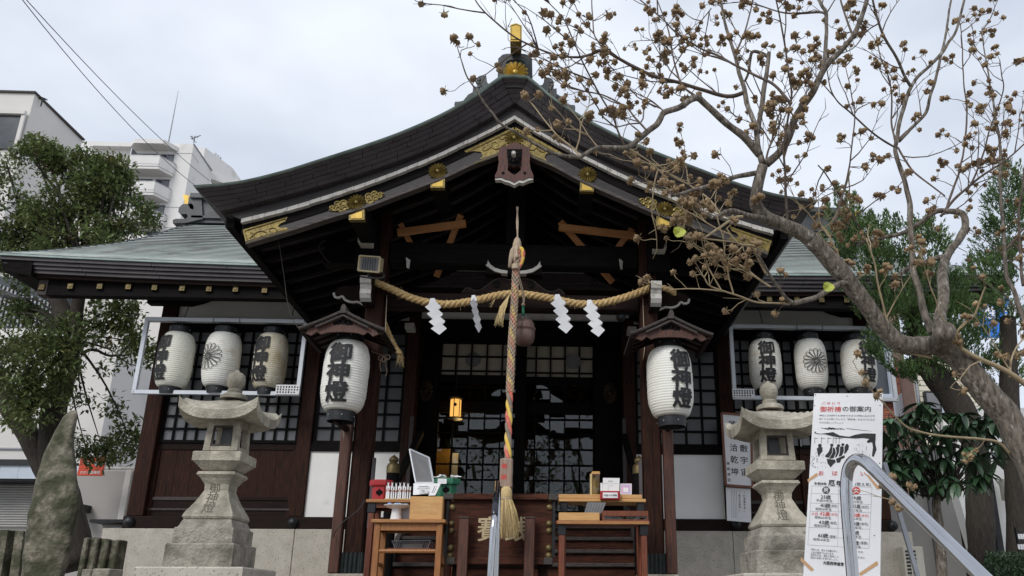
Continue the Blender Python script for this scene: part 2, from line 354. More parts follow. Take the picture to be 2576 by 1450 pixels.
def hline(txt, u, v, s, gap=1.0, sx=1, left=True):
    ws = [glyph(c)[2]*s*gap*sx if c != ' ' else .45*s*gap for c in txt]; tot = sum(ws); x = u if left else u-tot/2; res = []
    for c, w in zip(txt, ws):
        if c != ' ': res.append((c, x+w/2, v, s, sx))
        x += w
    return res
def vline(txt, u, v, s, gap=1.05): return [(c, u, v-i*s*gap, s) for i, c in enumerate(txt) if c != ' ']
def wrap(verts, faces, maxlen):         # split long edges so that print can follow a curved surface
    verts = [tuple(v) for v in verts]; tris = []
    for f in faces:
        for i in range(1, len(f)-1): tris.append((f[0], f[i], f[i+1]))
    mid = {}
    def m_(a, b):
        k = (min(a, b), max(a, b))
        if k not in mid: mid[k] = len(verts); verts.append(tuple((p+q)/2 for p, q in zip(verts[a], verts[b])))
        return mid[k]
    for _ in range(6):
        new = []; done = True
        for a, b, c in tris:
            def ln(i, j): return math.dist(verts[i], verts[j]) > maxlen
            s = (ln(a, b), ln(b, c), ln(c, a))
            if not any(s): new.append((a, b, c)); continue
            done = False
            if all(s): x, y, z = m_(a, b), m_(b, c), m_(c, a); new += [(a, x, z), (x, b, y), (z, y, c), (x, y, z)]
            elif s[0] and not s[1] and not s[2]: x = m_(a, b); new += [(a, x, c), (x, b, c)]
            elif s[1] and not s[0] and not s[2]: x = m_(b, c); new += [(a, b, x), (a, x, c)]
            elif s[2] and not s[0] and not s[1]: x = m_(c, a); new += [(a, b, x), (x, b, c)]
            elif s[0] and s[1]: x, y = m_(a, b), m_(b, c); new += [(x, b, y), (a, x, y), (a, y, c)]
            elif s[1] and s[2]: x, y = m_(b, c), m_(c, a); new += [(y, x, c), (a, b, x), (a, x, y)]
            else: x, y = m_(c, a), m_(a, b); new += [(a, y, x), (y, b, c), (y, c, x)]
        tris = new
        if done: break
    return verts, tris
def rosette(r, d=.02, n=16):             # chrysanthemum crest facing -Y, radius r
    mb = MB()
    for k in range(n):
        a = 2*math.pi*k/n; h = math.pi/n*.93
        P = lambda rr, da, y: (rr*math.sin(a+da), y, rr*math.cos(a+da))
        v = [P(.16*r,-h*.8,-.2*d), P(.16*r,h*.8,-.2*d), P(.80*r,-h,-.15*d), P(.80*r,h,-.15*d), P(.93*r,-h*.62,0), P(.93*r,h*.62,0), P(r,0,0), P(.2*r,0,-.7*d), P(.80*r,0,-d), P(.95*r,0,-.5*d)]
        mb.add(v, [(0,2,8,7),(7,8,3,1),(2,4,9,8),(8,9,5,3),(4,6,9),(9,6,5)])
    mb.lathe([(.20*r, 0), (.20*r, .7*d), (.12*r, d), (.02*r, 1.1*d)], 12, ax='y')
    return mb
# ------------------------------------------------------------------ ground and setting
KPX = 2576.0/3501.0
def zc(ox, oy, s): return lambda x, y: ((ox+x/s)*KPX, (oy+y/s)*KPX)
ZR = zc(650, 200, 2.0608); ZO = zc(1600, 60, 4.2657); ZS = zc(0, 250, 1.9333); ZP = zc(850, 700, 2.8622); ZQ = zc(1750, 700, 2.8622)
ZD = zc(1350, 1100, 2.2313); ZT = zc(1230, 1530, 3.2873); ZU = zc(1850, 1580, 3.708); ZL = zc(0, 950, 1.42); ZC = zc(2400, 900, 1.3542)
o = MB().box(-160, 160, -60, 200, -1.75, -1.65).build('ground', M['paving']); struct(o)
o = MB().box(-40, 40, 5.0, 60, -1.64, 0.0).build('terrace', M['paving']); struct(o)
for i in range(9):
    o = MB().bev(-2.4, 2.2, 1.75+.36*i, 1.75+.36*(i+1)-.004, -1.64, -1.64+.18*(i+1)-.01, .012).build('stone_step', M['stone2']); struct(o)
for sx in (-1, 1):
    a, b = (-12, -2.42) if sx < 0 else (2.22, 12)
    o = MB().hexa([(a,1.7,-1.64),(b,1.7,-1.64),(b,4.98,-1.64),(a,4.98,-1.64),(a,1.8,-1.55),(b,1.8,-1.55),(b,4.98,-.05),(a,4.98,-.05)]).build('planted_bank', M['earth']); struct(o)

# ------------------------------------------------------------------ shrine hall
hall = thing('shrine_hall', 'dark timber shrine hall with gabled porch, gilt fittings and green copper roof', 'shrine', (0, 13, 0))
def P(px, Y): return at(px[0], px[1], Y)
TOP = [(2290,137),(2200,140),(2110,203),(2000,283),(1800,397),(1600,490),(1400,570),(1150,655),(900,735),(640,815),(340,885),(38,915)]
BOT = [(2286,318),(2278,322),(2146,402),(2040,462),(1830,575),(1620,665),(1410,742),(1160,825),(900,903),(640,975),(400,1036),(215,1080)]
def fix0(v, side): return Vector((v.x*1.0, v.y, v.z))
def curve_xz(pts, Y, n):                # half profile: list of (|x|, z)
    w = [P(ZR(*p), Y) for p in pts]; w[0].x = 0
    for p in w: p.x = -abs(p.x)
    if n: w = resample(smooth_path(w, 6), n)
    return [(-p.x, p.z) for p in w]
NB = 90
top3 = [P(ZR(*p), 8.36) for p in TOP]; bot3 = [P(ZR(*p), 8.56) for p in BOT]
top3[0].x = 0; bot3[0].x = 0
def dense(ps):
    head = [ps[0].lerp(ps[1], k/3) for k in range(3)]
    return head + smooth_path(ps[1:], 8)
topc = dense(top3); botc = dense(bot3); NP = len(topc)
def lay(t, sx, off=0):
    res = []
    for a, b in zip(topc, botc):
        p = a.lerp(b, t); res.append(Vector((sx*abs(p.x), p.y+off, p.z)))
    return res
NLAY = 5
for sx in (-1, 1):
    MB().strip(lay(-.07, sx, -.03), lay(.005, sx, -.03), (0, .35, 0)).build('copper_edge', M['patina_edge'], hall)
    for k in range(NLAY):
        t0, t1 = k/NLAY+.004, (k+1)/NLAY-.018
        A = lay(t0, sx); B = lay(t1, sx); rnd = random.Random(k*7+sx)
        cuts = [0, 3]; i = 3+rnd.randint(4, 9)
        while i < NP-4: cuts.append(i); i += rnd.choice((6, 7, 8))
        cuts.append(NP-1)
        for a, b in zip(cuts, cuts[1:]):
            ta = A[a:b+1]; tb = B[a:b+1]; j = rnd.uniform(-.004, .004)
            g = .006
            ta = [p.copy() for p in ta]; tb = [p.copy() for p in tb]
            if a > 0: ta[0] = ta[0].lerp(ta[1], g/max((ta[1]-ta[0]).length, .01)); tb[0] = tb[0].lerp(tb[1], g/max((tb[1]-tb[0]).length, .01))
            for p in ta+tb: p.y += j
            MB().strip(ta, tb, (0, .30, 0)).build('eave_board', M['eave'], hall)
    # solid of the roof behind the boards and its side eaves
    A = lay(.0, sx, .06); B = lay(.98, sx, .06)
    MB().strip(A, B, (0, 5.2, 0)).build('roof', M['eave'], hall)
    MB().strip(lay(-.05, sx, .02), lay(-.003, sx, .02), (0, 5.3, 0)).build('roof_sheet', M['patina'], hall)
    WH = [(2290,402),(2110,500),(1880,610),(1730,680),(1500,775),(1270,862),(970,962),(640,1062),(360,1130)]
    wt = [P(ZR(*p), 8.60) for p in WH]; wt[0].x = 0; wt = smooth_path(wt, 8)
    wb = [p+Vector((0,0,-.062)) for p in wt]
    # recessed brown strip between the boards and the white ends, and dark soffit blocks
    q = [Vector((sx*abs(p.x), p.y+.03, p.z)) for p in wt]; ub = lay(.97, sx, .08)
    qq = resample(q, 40); uu = resample(ub, 40)
    MB().strip([Vector((a.x, 8.63, a.z+.02)) for a in uu], [Vector((a.x, 8.63, a.z+.004)) for a in qq], (0, .12, 0)).build('eave_fillet', M['barge'], hall)
    n = 26; full = resample(wt, n*2+1)
    for i in range(n):
        seg = [Vector((sx*abs(p.x), p.y+random.uniform(-.002,.002), p.z)) for p in full[2*i:2*i+3]]
        if i: seg[0] = seg[0].lerp(seg[1], .04)
        seg[2] = seg[2].lerp(seg[1], .03)
        h = random.uniform(.045, .054)
        MB().strip(seg, [p+Vector((0,0,-h)) for p in seg], (0, .10, 0)).build('white_block', M['white'], hall)
    wbq = resample([Vector((sx*abs(p.x), 0, p.z)) for p in wt], 40)
    MB().strip([Vector((a.x, 8.66, a.z+.01)) for a in wbq], [Vector((a.x, 8.66, a.z-.17)) for a in wbq], (0, .10, 0)).build('shadow_fillet', M['black_timber'], hall)
    # bargeboard
    BT = [(2290,482),(2100,572),(1930,655),(1690,758),(1480,838),(1270,915),(1000,1000),(690,1095),(372,1190)]
    BB = [(2290,640),(2120,705),(1990,752),(1790,845),(1500,955),(1230,1055),(1000,1122),(720,1212),(395,1308)]
    bt = [P(ZR(*p), 8.67) for p in BT]; bb = [P(ZR(*p), 8.67) for p in BB]; bt[0].x = bb[0].x = 0
    bt = smooth_path(bt, 5); bb = smooth_path(bb, 5)
    f_ = lambda ps, dy=0, dz=0: [Vector((sx*abs(p.x), p.y+dy, p.z+dz)) for p in ps]
    bg = MB().strip(f_(bt), f_(bb), (0, .09, 0)).build('bargeboard', M['barge'], hall)
    MB().strip(f_(bb, -.02, .03), f_(bb, -.02, -.012), (0, .11, 0)).build('bargeboard_lip', mat('worn board lip '+str(sx), (.022,.017,.016), (.10,.085,.08), .7, 0, 14, (.6,6,6), .2), bg)
    def gold(poly, Y=8.664, th=.008, name='gilt_plate', par=bg, m='gold'):
        w = [P(ZR(*p), Y) for p in poly]; pl = [(sx*abs(p.x), p.z) for p in w]
        MB().plate([pl], lambda u, v, t: Vector((u, Y-t, v)), th).build(name, M[m], par)
    gold([(2291,487),(1930,655),(1950,668),(1995,655),(2050,662),(2062,692),(2030,722),(2010,735),(1988,752),(2291,640)])
    gold([(372,1210),(690,1118),(672,1150),(640,1163),(618,1185),(640,1198),(672,1193),(716,1208),(395,1306)])
    # raised edge and scrolls on the two plates
    def relief(poly, r=.006, Y=8.652):
        w = [P(ZR(*p), Y) for p in poly]; w = [Vector((sx*abs(p.x), p.y, p.z)) for p in smooth_path(w, 4)]
        MB().tube(w, r, 5).build('scroll_relief', M['gold'], bg)
    for pl in ([(385,1216),(530,1173),(672,1130)], [(405,1295),(560,1250),(700,1208)], [(383,1222),(395,1260),(404,1292)],
               [(420,1268),(470,1225),(520,1220),(545,1245),(520,1262),(498,1248)], [(455,1275),(440,1235),(425,1228)], [(520,1262),(570,1250),(610,1215),(590,1195),(560,1203),(562,1222)], [(600,1225),(650,1215),(690,1207)],
               [(1950,662),(2100,590),(2285,500)], [(2000,742),(2150,685),(2286,628)], [(2225,600),(2160,640),(2120,620),(2140,590),(2170,600),(2165,618)], [(2120,625),(2080,650),(2060,640),(2075,620)], [(2230,560),(2190,570),(2185,550)]):
        relief(pl)
    for (zx, zy, r) in ((2287,562,.128),(1745,796,.116),(1172,1017,.112)):
        c = P(ZR(zx, zy), 8.66); x = 0 if zx > 2200 else sx*abs(c.x)
        if zx > 2200 and sx > 0: continue
        rosette(r, .025).build('crest', M['gold'], bg, loc=(x, 8.66, c.z) , fix=True)
    # leafy scrolls either side of the middle crest
    for dirn in (-1, 1):
        for kk, (du, dv, rr) in enumerate(((.15,.03,.05),(.15,-.045,.045),(.22,.045,.04),(.225,-.02,.038),(.29,.015,.03))):
            c = P(ZR(1172, 1017), 8.66); sl = math.radians(19)
            du2 = du*dirn; dv2 = dv
            u = du2*math.cos(sl)-dv2*math.sin(sl); v = du2*math.sin(sl)+dv2*math.cos(sl)
            pts = [Vector((-(abs(c.x))+u+rr*math.cos(a)*(1-a/9), 8.655, c.z+v+rr*math.sin(a)*(1-a/9))) for a in np.linspace(0, 5.6, 12)]
            pts = [Vector((sx*abs(p.x), p.y, p.z)) for p in pts]
            MB().tube(pts, [.017-.001*i for i in range(12)], 6).build('leaf_scroll', M['gold'], bg)
        c = P(ZR(1172, 1017), 8.66); sl = math.radians(19)
        tip = [(.11,.05),(.2,.065),(.27,.04),(.335,0),(.27,-.03),(.2,-.06),(.11,-.05)]
        pl = [(-(abs(c.x))+u*dirn*math.cos(sl)-v*math.sin(sl), c.z+u*dirn*math.sin(sl)+v*math.cos(sl)) for u, v in tip]
        MB().plate([[(sx*abs(u), v) for u, v in pl]], lambda u, v, t: Vector((u, 8.666-t, v)), .01).build('leaf_plate', M['gold'], bg)
    # purlins with gilt end caps
    for cap in ([(1117,1138),(1119,1106),(1228,1062),(1228,1137)], [(1692,911),(1695,888),(1795,848),(1793,912)]):
        w = [P(ZR(*p), 8.63) for p in cap]; pl = [(sx*abs(p.x), p.z) for p in w]
        x0, x1 = min(p[0] for p in pl), max(p[0] for p in pl); zb = min(p[1] for p in pl)
        pu = MB().box(x0+.004, x1-.004, 8.70, 9.28, zb+.005, zb+.24).build('purlin', M['black_timber'], hall)
        MB().plate([pl], lambda u, v, t: Vector((u, 8.70-t, v)), .07).build('purlin_cap', M['gold'], pu)
        cx = sum(p[0] for p in pl)/4; cz = sum(p[1] for p in pl)/4
        MB().plate([[(cx+(u-cx)*.72, cz+(v-cz)*.68) for u, v in pl]], lambda u, v, t: Vector((u, 8.632-t, v)), .008).build('cap_panel', M['gold_bright'], pu)
    # rafters and soffit
    for j in range(12):
        y = 9.02+.37*j
        rp = [Vector((p.x, y, p.z-.015)) for p in lay(.99, sx)[2:]][::4]
        MB().strip(rp, [p+Vector((0,0,-.10)) for p in rp], (0, .085, 0)).build('rafter', M['black_timber'], hall)
    ep = lay(.99, sx)[-1]
    MB().box(*(sorted((ep.x-sx*.02, ep.x-sx*.12))), 8.7, 13.3, ep.z-.13, ep.z-.02).build('eave_rail', M['black_timber'], hall)
    # pillar, bronze shoe, stone base
    xo, xi = sx*1.84, sx*1.62
    pil = MB().bev(*sorted((xo, xi)), 9.62, 9.84, .30, 4.9, .02).build('pillar', M['wood_v'], hall)
    MB().box(*sorted((sx*1.726, sx*1.731)), 9.6185, 9.63, .6, 3.0).build('split', M['black_timber'], pil)
    sh = MB()
    sh.box(*sorted((sx*1.851, sx*1.609)), 9.60, 9.86, .30, .52)
    for k in range(5):
        xx = 1.609+.242*(k+.5)/5
        sh.tube([(sx*xx, 9.603, .302), (sx*xx, 9.603, .53)], .021, 8)
        sh.tube([(sx*1.612, 9.60+.05*k, .302), (sx*1.612, 9.60+.05*k, .53)], .02, 8)
    sh.build('bronze_shoe', M['shoe'], pil, smooth=True)
    MB().bev(*sorted((sx*1.99, sx*1.52)), 9.5, 9.98, 0, .298, .02).build('base_stone', M['stone'], pil)
    MB().bev(*sorted((sx*1.605, sx*1.565)), 9.66, 9.71, .80, 1.62, .006).build('side_board', mat('mauve grey board '+str(sx), (.10,.085,.09), (.075,.062,.065), .7), pil)
    # beam ends and carved noses on the pillar
    MB().bev(*sorted((sx*1.935, sx*1.775)), 9.30, 9.60, 4.245, 4.355, .006).build('beam_end', M['white'], pil)
    MB().box(*sorted((sx*2.0, sx*1.72)), 9.5, 9.95, 4.0, 4.66).build('bracket_block', M['black_timber'], pil)
    nt_ = at(1655, 707, 9.28).z; nb_0 = at(1648, 771, 9.38).z; nx = 1.7*.5+.5*(abs(at(921, 725, 9.3).x)+at(1653, 735, 9.3).x)/2+.0; nx = (abs(at(921, 725, 9.3).x)+at(1653, 735, 9.3).x)/2-.065
    pr = [(a_, nb_0+(nt_-nb_0)*(b_-3.63)/.36) for a_, b_ in [(9.28,3.99),(9.27,3.93),(9.285,3.88),(9.31,3.86),(9.33,3.80),(9.32,3.73),(9.35,3.67),(9.40,3.63),(9.62,3.63),(9.62,3.99)]]
    MB().plate([pr], lambda u, v, t: Vector((sx*(nx+t), u, v)), .13).build('carved_nose', M['wood'], pil)
    fp = [Vector((0, a-.004, b)) for a, b in pr[:8]]
    fm = MB()
    for a, b in zip(fp, fp[1:]): fm.add([(sx*(nx-.002),a.y,a.z),(sx*(nx+.132),a.y,a.z),(sx*(nx+.132),b.y,b.z),(sx*(nx-.002),b.y,b.z)], [(0,1,2,3)])
    fm.build('white_nose_face', M['white'], pil)
    # side scroll of the lower beam
    sp = [(1.86,3.76),(2.02,3.80),(2.14,3.80),(2.22,3.77),(2.265,3.71),(2.245,3.655),(2.19,3.645),(2.15,3.66),(2.10,3.61),(2.02,3.585),(1.95,3.59),(1.86,3.555)]
    MB().plate([[(sx*u, v) for u, v in sp]], lambda u, v, t: Vector((u, 9.68+t, v)), .12).build('beam_scroll', M['wood'], hall)
    ed = [Vector((sx*u, 9.674, v)) for u, v in ((2.262,3.70),(2.24,3.648),(2.19,3.638),(2.15,3.655),(2.10,3.603),(2.02,3.578),(1.95,3.583),(1.87,3.548))]
    MB().tube(smooth_path(ed, 4), .016, 6).build('white_edge', M['white'], hall)
    MB().box(*sorted((sx*1.83, sx*2.45)), 9.70, 9.90, 4.12, 4.43).build('tie_beam', M['black_timber'], hall)
    ke = [(sx*2.44,4.43),(sx*2.50,4.40),(sx*2.52,4.3),(sx*2.46,4.25),(sx*2.44,4.2),(sx*2.36,4.12)]
    MB().tube(smooth_path([Vector((u, 9.70, v)) for u, v in ke], 3), .008, 5).build('pale_edge', M['gray_wood'], hall)
    # orange timber frame hung in the gable
    tf = thing('hanging_timber_frame', 'orange timber frame hung under the gable %s of the bell rope' % ('left' if sx < 0 else 'right'), 'timber frame', (sx*.8, 10.3, 4.5), 'orange timber frames under the porch roof')
    if sx < 0: rl, sa, sb = [(1000,586),(1172,563)], [(1007,563),(1066,677)], [(1160,541),(1098,697)]
    else: rl, sa, sb = [(1406,572),(1598,594)], [(1592,574),(1508,684)], [(1409,558),(1541,711)]
    for nm, (a, b), dy, hh, de in (('rail', rl, 0, .085, 0), ('strut', sa, .085, .075, .35), ('strut', sb, .085, .075, .35)):
        pa = at(*a, 9.97+dy); pb = at(*b, 9.97+dy+de)
        MB().beam(pa, pb, .07, hh, (0,0,1) if nm == 'rail' else (0,1,0)).build(nm, M['rail_wood'], tf)

# ridge purlin, beams across the porch
MB().box(-.10, .10, 8.75, 13.2, 5.12, 5.5).build('ridge_purlin', M['black_timber'], hall)
mbm = MB().bev(-1.62, 1.62, 9.68, 9.90, 4.125, 4.435, .02).build('main_beam', M['black_timber'], hall)
MB().tube([(-1.5, 9.676, 4.30), (1.6, 9.676, 4.30)], .004, 4).build('beam_groove', M['wood'], mbm)
MB().bev(-1.62, 1.62, 9.68, 9.86, 3.525, 3.735, .02).build('lower_beam', M['wood'], hall)
MB().box(-.12, .12, 9.70, 9.88, 4.44, 5.4).build('king_post', M['black_timber'], hall)
kz = [(-.66,3.74),(-.62,3.79),(-.58,3.81),(-.50,3.78),(-.40,3.80),(-.28,3.90),(-.20,3.945),(-.12,3.95),(-.06,3.93),(.06,3.93),(.12,3.95),(.20,3.945),(.28,3.90),(.40,3.80),(.50,3.78),(.58,3.81),(.62,3.79),(.66,3.74)]
frog = MB().plate([kz], lambda u, v, t: Vector((u, 9.70+t, v)), .12).build('frog_leg_strut', M['wood'], hall)
MB().tube(smooth_path([Vector((u, 9.697, v)) for u, v in kz], 2), .006, 5).build('pale_edge', M['gray_wood'], frog)
for s in (-1, 1):
    MB().lathe([(.05, -.004), (.05, .01)], 14, (s*.22, 9.70, 3.87), 'y').build('eye_hole', M['black_timber'], frog)
    cb = [(.08,4.02),(.16,4.03),(.24,4.055),(.30,4.10),(.335,4.16),(.34,4.11),(.36,4.09),(.30,4.045),(.24,4.005),(.16,3.985),(.08,3.98)]
    MB().plate([[(s*u, v) for u, v in cb]], lambda u, v, t: Vector((u, 9.60+t, v)), .10).build('bracket_tip', M['white'], hall)
MB().box(-.36, .36, 9.63, 9.8, 3.985, 4.12).build('bracket', M['black_timber'], hall)
for s in (-1, 1):
    w = at(*((1028, 665) if s < 0 else (1563, 668)), 9.66)
    MB().hexa([(w.x-.012,9.60,w.z-.07),(w.x+.012,9.64,w.z-.07),(w.x+.012,9.66,w.z-.06),(w.x-.012,9.66,w.z-.06),(w.x-.03,9.60,w.z+.07),(w.x+.02,9.64,w.z+.05),(w.x+.02,9.66,w.z+.05),(w.x-.03,9.66,w.z+.07)]).build('wedge', M['white'], hall)

# pendant under the gable apex
gp = [(2170,690),(2182,640),(2290,600),(2390,640),(2396,690),(2392,740),(2400,790),(2420,835),(2418,852),(2385,848),(2345,868),(2318,862),(2284,884),(2250,866),(2215,858),(2190,845),(2152,852),(2148,836),(2165,800),(2176,740)]
heart = [(2283,780),(2262,765),(2240,775),(2236,795),(2262,818),(2283,830),(2306,818),(2332,795),(2328,775),(2305,765)]
toxz = lambda pl, Y: [(P(ZR(*p), Y).x, P(ZR(*p), Y).z) for p in pl]
g = MB().plate([toxz(gp, 8.62), toxz(heart, 8.62)], lambda u, v, t: Vector((u, 8.66-t, v)), .07).build('pendant', M['wood_worn'], hall)
MB().plate([toxz([(2232,640),(2340,640),(2332,765),(2305,752),(2283,768),(2262,752),(2240,765)], 8.585)], lambda u, v, t: Vector((u, 8.589-t, v)), .006).build('dark_panel', M['black_timber'], g)
pe = [P(ZR(*p), 8.60) for p in [(2150,850),(2190,850),(2215,862),(2250,871),(2284,889),(2318,868),(2345,873),(2385,855),(2418,848)]]
MB().strip([p+Vector((0,0,.028)) for p in pe], [p+Vector((0,0,-.012)) for p in pe], (0, .07, 0)).build('white_lip', M['white'], g)
c = P(ZR(2281, 693), 8.57)
rosette(.082, .03, 8).build('bolt_flower', M['iron'], g, loc=(c.x, 8.57, c.z))
c2 = P(ZR(2281, 668), 8.53)
MB().lathe([(.026, 0), (.026, .09), (.022, .10)], 12, (c.x, 8.57, c.z), 'y').build('bolt_peg', M['white'], g, smooth=True)
for zx in (2205, 2358):
    c3 = P(ZR(zx, 808), 8.588); MB().lathe([(.018, 0), (.018, .006)], 10, (c3.x, 8.59, c3.z), 'y').build('peg_hole', M['black_timber'], g)
MB().box(-.05, .06, 8.66, 8.80, 4.86, 5.12).build('pendant_tenon', M['black_timber'], g)

# ridge-end ornament over the gable
def xzO(pl, Y): return [(at(*ZO(*p), Y).x, at(*ZO(*p), Y).z) for p in pl]
body = [(428,1010),(432,905),(440,600),(470,575),(500,545),(560,530),(810,530),(870,545),(905,575),(936,600),(942,905),(960,1010)]
orn = MB().plate([xzO(body, 8.42)], lambda u, v, t: Vector((u, 8.75-t, v)), .33).build('ridge_ornament', M['copper_dark'], hall)
arch = [(552,900),(552,680),(575,650),(620,632),(760,632),(805,650),(830,680),(830,900)]
fr = [(538,905),(538,672),(566,636),(612,616),(768,616),(814,636),(844,672),(844,905)]
MB().plate([xzO(fr, 8.42), xzO(arch, 8.42)], lambda u, v, t: Vector((u, 8.421-t, v)), .02).build('arch_rim', M['copper_dark'], orn)
c = at(*ZO(690, 800), 8.41); rosette(.165, .035).build('crest', M['gold_bright'], orn, loc=(c.x, 8.418, c.z))
for s in (-1, 1):
    sc_ = [(430,985),(340,975),(290,962),(272,925),(268,852),(205,845),(150,862),(124,915),(132,985),(180,1020),(130,1010),(76,1000),(66,1100),(100,1160),(430,1160)]
    w = xzO(sc_, 8.46); w = [(s*abs(u), v) for u, v in w]
    MB().plate([w], lambda u, v, t: Vector((u, 8.66-t, v)), .2).build('ornament_scroll', M['copper_dark'], orn)
    for (zx, zy) in ((160,900),(150,950),(170,1000),(200,1040)):
        q = at(*ZO(zx, zy), 8.45); MB().lathe([(.03,0),(.02,.012),(.004,.015)], 10, (s*abs(q.x), 8.46, q.z), 'y').build('curl_stud', M['copper_dark'], orn)
    w = [P(ZR(*p), 8.62) for p in [(2010,235),(1960,262),(1925,305),(1895,312),(1868,312),(1862,330),(1868,350),(1900,345),(2005,290)]]
    MB().plate([[(s*abs(p.x), p.z) for p in w]], lambda u, v, t: Vector((u, 8.72-t, v)), .12).build('ornament_tail', M['copper_dark'], orn)
f0 = [at(*ZO(*p), 7.95) for p in [(615,360),(785,360),(785,128),(702,95),(615,122)]]
b0 = [at(*ZO(*p), 8.50) for p in [(622,560),(778,560),(778,330),(702,300),(622,330)]]
bar = MB().add(f0+b0, [(4,3,2,1,0),(0,1,6,5),(1,2,7,6),(2,3,8,7),(3,4,9,8),(4,0,5,9)]).build('ridge_bar', M['gold'], orn)
cf = sum(f0, Vector())/5
MB().add([cf+(p-cf)*.995+Vector((0,-.004,0)) for p in f0]+[cf+(p-cf)*.995+Vector((0,-.015,0)) for p in f0], [(4,3,2,1,0),(5,6,7,8,9)]+[(i,(i+1)%5,(i+1)%5+5,i+5) for i in range(5)]).build('bar_face', M['gold_bright'], bar)
rim = MB()
for i in range(5):
    a = cf+(f0[i]-cf)*.84+Vector((0,-.016,0)); b = cf+(f0[(i+1)%5]-cf)*.84+Vector((0,-.016,0)); rim.tube([a, b], .006, 5)
rim.build('face_rim', M['gold'], bar)
MB().box(-.16, .16, 8.75, 13.5, 5.95, 6.35).build('ridge', M['copper_dark'], hall)

# ------------------------------------------------------------------ main roof
HIP = [((0,1208),0),((250,1200),.16),((560,1170),.36),((800,1140),.52),((1000,1095),.69),((1150,1045),.85),((1300,1008),1.0)]
hp = smooth_path([P(ZS(*p), 12.0+3.4*u) for p, u in HIP], 8)
NC = 28
rows = resample(hp, NC+1)
zc_ = lambda x, xe, u: -.10*(1-u)**2*(1-(abs(x)/xe)**3)
def rowpts(r, u, n=28):
    xe = -r.x; return [Vector((-xe+2*xe*i/n, r.y+.04*(1-u)*(1-(abs(-xe+2*xe*i/n)/xe)**2), r.z+zc_(-xe+2*xe*i/n, xe, u))) for i in range(n+1)]
for k in range(NC):
    a = rowpts(rows[k], k/NC); b = rowpts(rows[k+1], (k+1)/NC)
    lift = .062
    v = [p+Vector((0,-.012,lift)) for p in a]+[p+Vector((0,.03,.012)) for p in b]+[p+Vector((0,-.012,lift-.011)) for p in a]+[p+Vector((0,.03,.004)) for p in b]
    n = len(a); fs = []
    for i in range(n-1): fs += [(i,i+1,n+i+1,n+i), (2*n+i,2*n+i+1,i+1,i), (2*n+i+1,2*n+i,3*n+i,3*n+i+1)]
    rc = MB().add(v, fs).build('roof_course', M['patina'], hall)
    q0 = v[2*n:3*n]; MB().strip([p+Vector((0,.004,-.001)) for p in q0], [p+Vector((0,.012,-.040)) for p in q0], (0, .02, 0)).build('shade_lip', M['eave'], rc)  # dark strip paints in the shade line under each course
v = []; fs = []
for k in range(NC+1):
    v += [p+Vector((0,.02,-.02)) for p in rowpts(rows[k], k/NC)]
n = 29
for k in range(NC):
    for i in range(n-1): fs.append((k*n+i, k*n+i+1, (k+1)*n+i+1, (k+1)*n+i))
MB().add(v, fs).build('roof_deck', M['copper_dark'], hall)
for s in (-1, 1):                        # end slopes and the back slope
    q = [Vector((s*-p.x, p.y, p.z-.01)) for p in rows]; yb = 19.5
    m = len(q); qb = [Vector((p.x, max(p.y, 13.1), p.z)) for p in q]
    v = q+qb; MB().add(v, [(i, i+1, m+i+1, m+i) for i in range(m-1)]).build('end_slope', M['patina'], hall)
    MB().tube([p+Vector((0,0,.03)) for p in q], .05, 6).build('hip_ridge', M['copper_dark'], hall)
q = [p.copy() for p in rows]
v = []; 
for p in q: xx_ = max(p.x, -6.3); v += [Vector((xx_, 15.4+(15.4-p.y)*1.05, p.z)), Vector((-xx_, 15.4+(15.4-p.y)*1.05, p.z))]
MB().add(v, [(2*i, 2*i+1, 2*i+3, 2*i+2) for i in range(len(q)-1)]).build('back_slope', M['patina'], hall)
# layered front eave
e0 = rowpts(rows[0], 0)
MB().strip([p+Vector((0,-.03,.035)) for p in e0], [p+Vector((0,-.03,0.005)) for p in e0], (0, .2, 0)).build('copper_edge', M['patina_edge'], hall)
for k in range(4):
    h = .057; z0 = -.0-k*h; cut = random.Random(k)
    for i in range(0, 28, 2):
        a = [p+Vector((0, .0+.035*k+cut.uniform(-.003,.003), z0)) for p in e0[i:i+3]]
        a[0] = a[0].lerp(a[1], .012)
        # eave narrows a little layer by layer at its ends
        sc2 = 1-.006*k
        a = [Vector((p.x*sc2, p.y, p.z)) for p in a]
        MB().strip(a, [p+Vector((0,0,-h+.006)) for p in a], (0, .25, 0)).build('eave_board', M['eave'], hall)
a = [Vector((p.x*.97, p.y+.16, p.z-.228)) for p in e0]
MB().strip(a, [p+Vector((0,0,-.05)) for p in a], (0, .15, 0)).build('eave_batten', M['wood'], hall)
a = [Vector((max(-7.0, min(7.0, p.x)), p.y+.2, p.z-.262)) for p in e0]
MB().strip(a, [p+Vector((0,0,-.02)) for p in a], (0, 1.5, .70)).build('soffit', M['black_timber'], hall)
for s in (-1, 1):
    ce = Vector((s*-rows[0].x, 0, rows[0].z))
    MB().hexa([(ce.x-s*.05,12.05,ce.z-.22),(ce.x-s*.5,12.05,ce.z-.3),(ce.x-s*.5,13.0,ce.z-.3),(ce.x-s*.05,13.1,ce.z-.22),(ce.x,12.02,ce.z),(ce.x-s*.5,12.02,ce.z-.03),(ce.x-s*.5,13.0,ce.z-.03),(ce.x,13.1,ce.z)]).build('side_eave', M['black_timber'], hall)
x = -6.9
CAPS = [(104,722),(176,720),(250,720),(322,721),(388,723),(457.5,725),(525,726.5),(592,727.5),(665,730)]
xs = [at(px, py, 12.22) for px, py in CAPS]
allx = [(-abs(p.x), p.z) for p in xs]+[(abs(p.x), p.z) for p in xs]
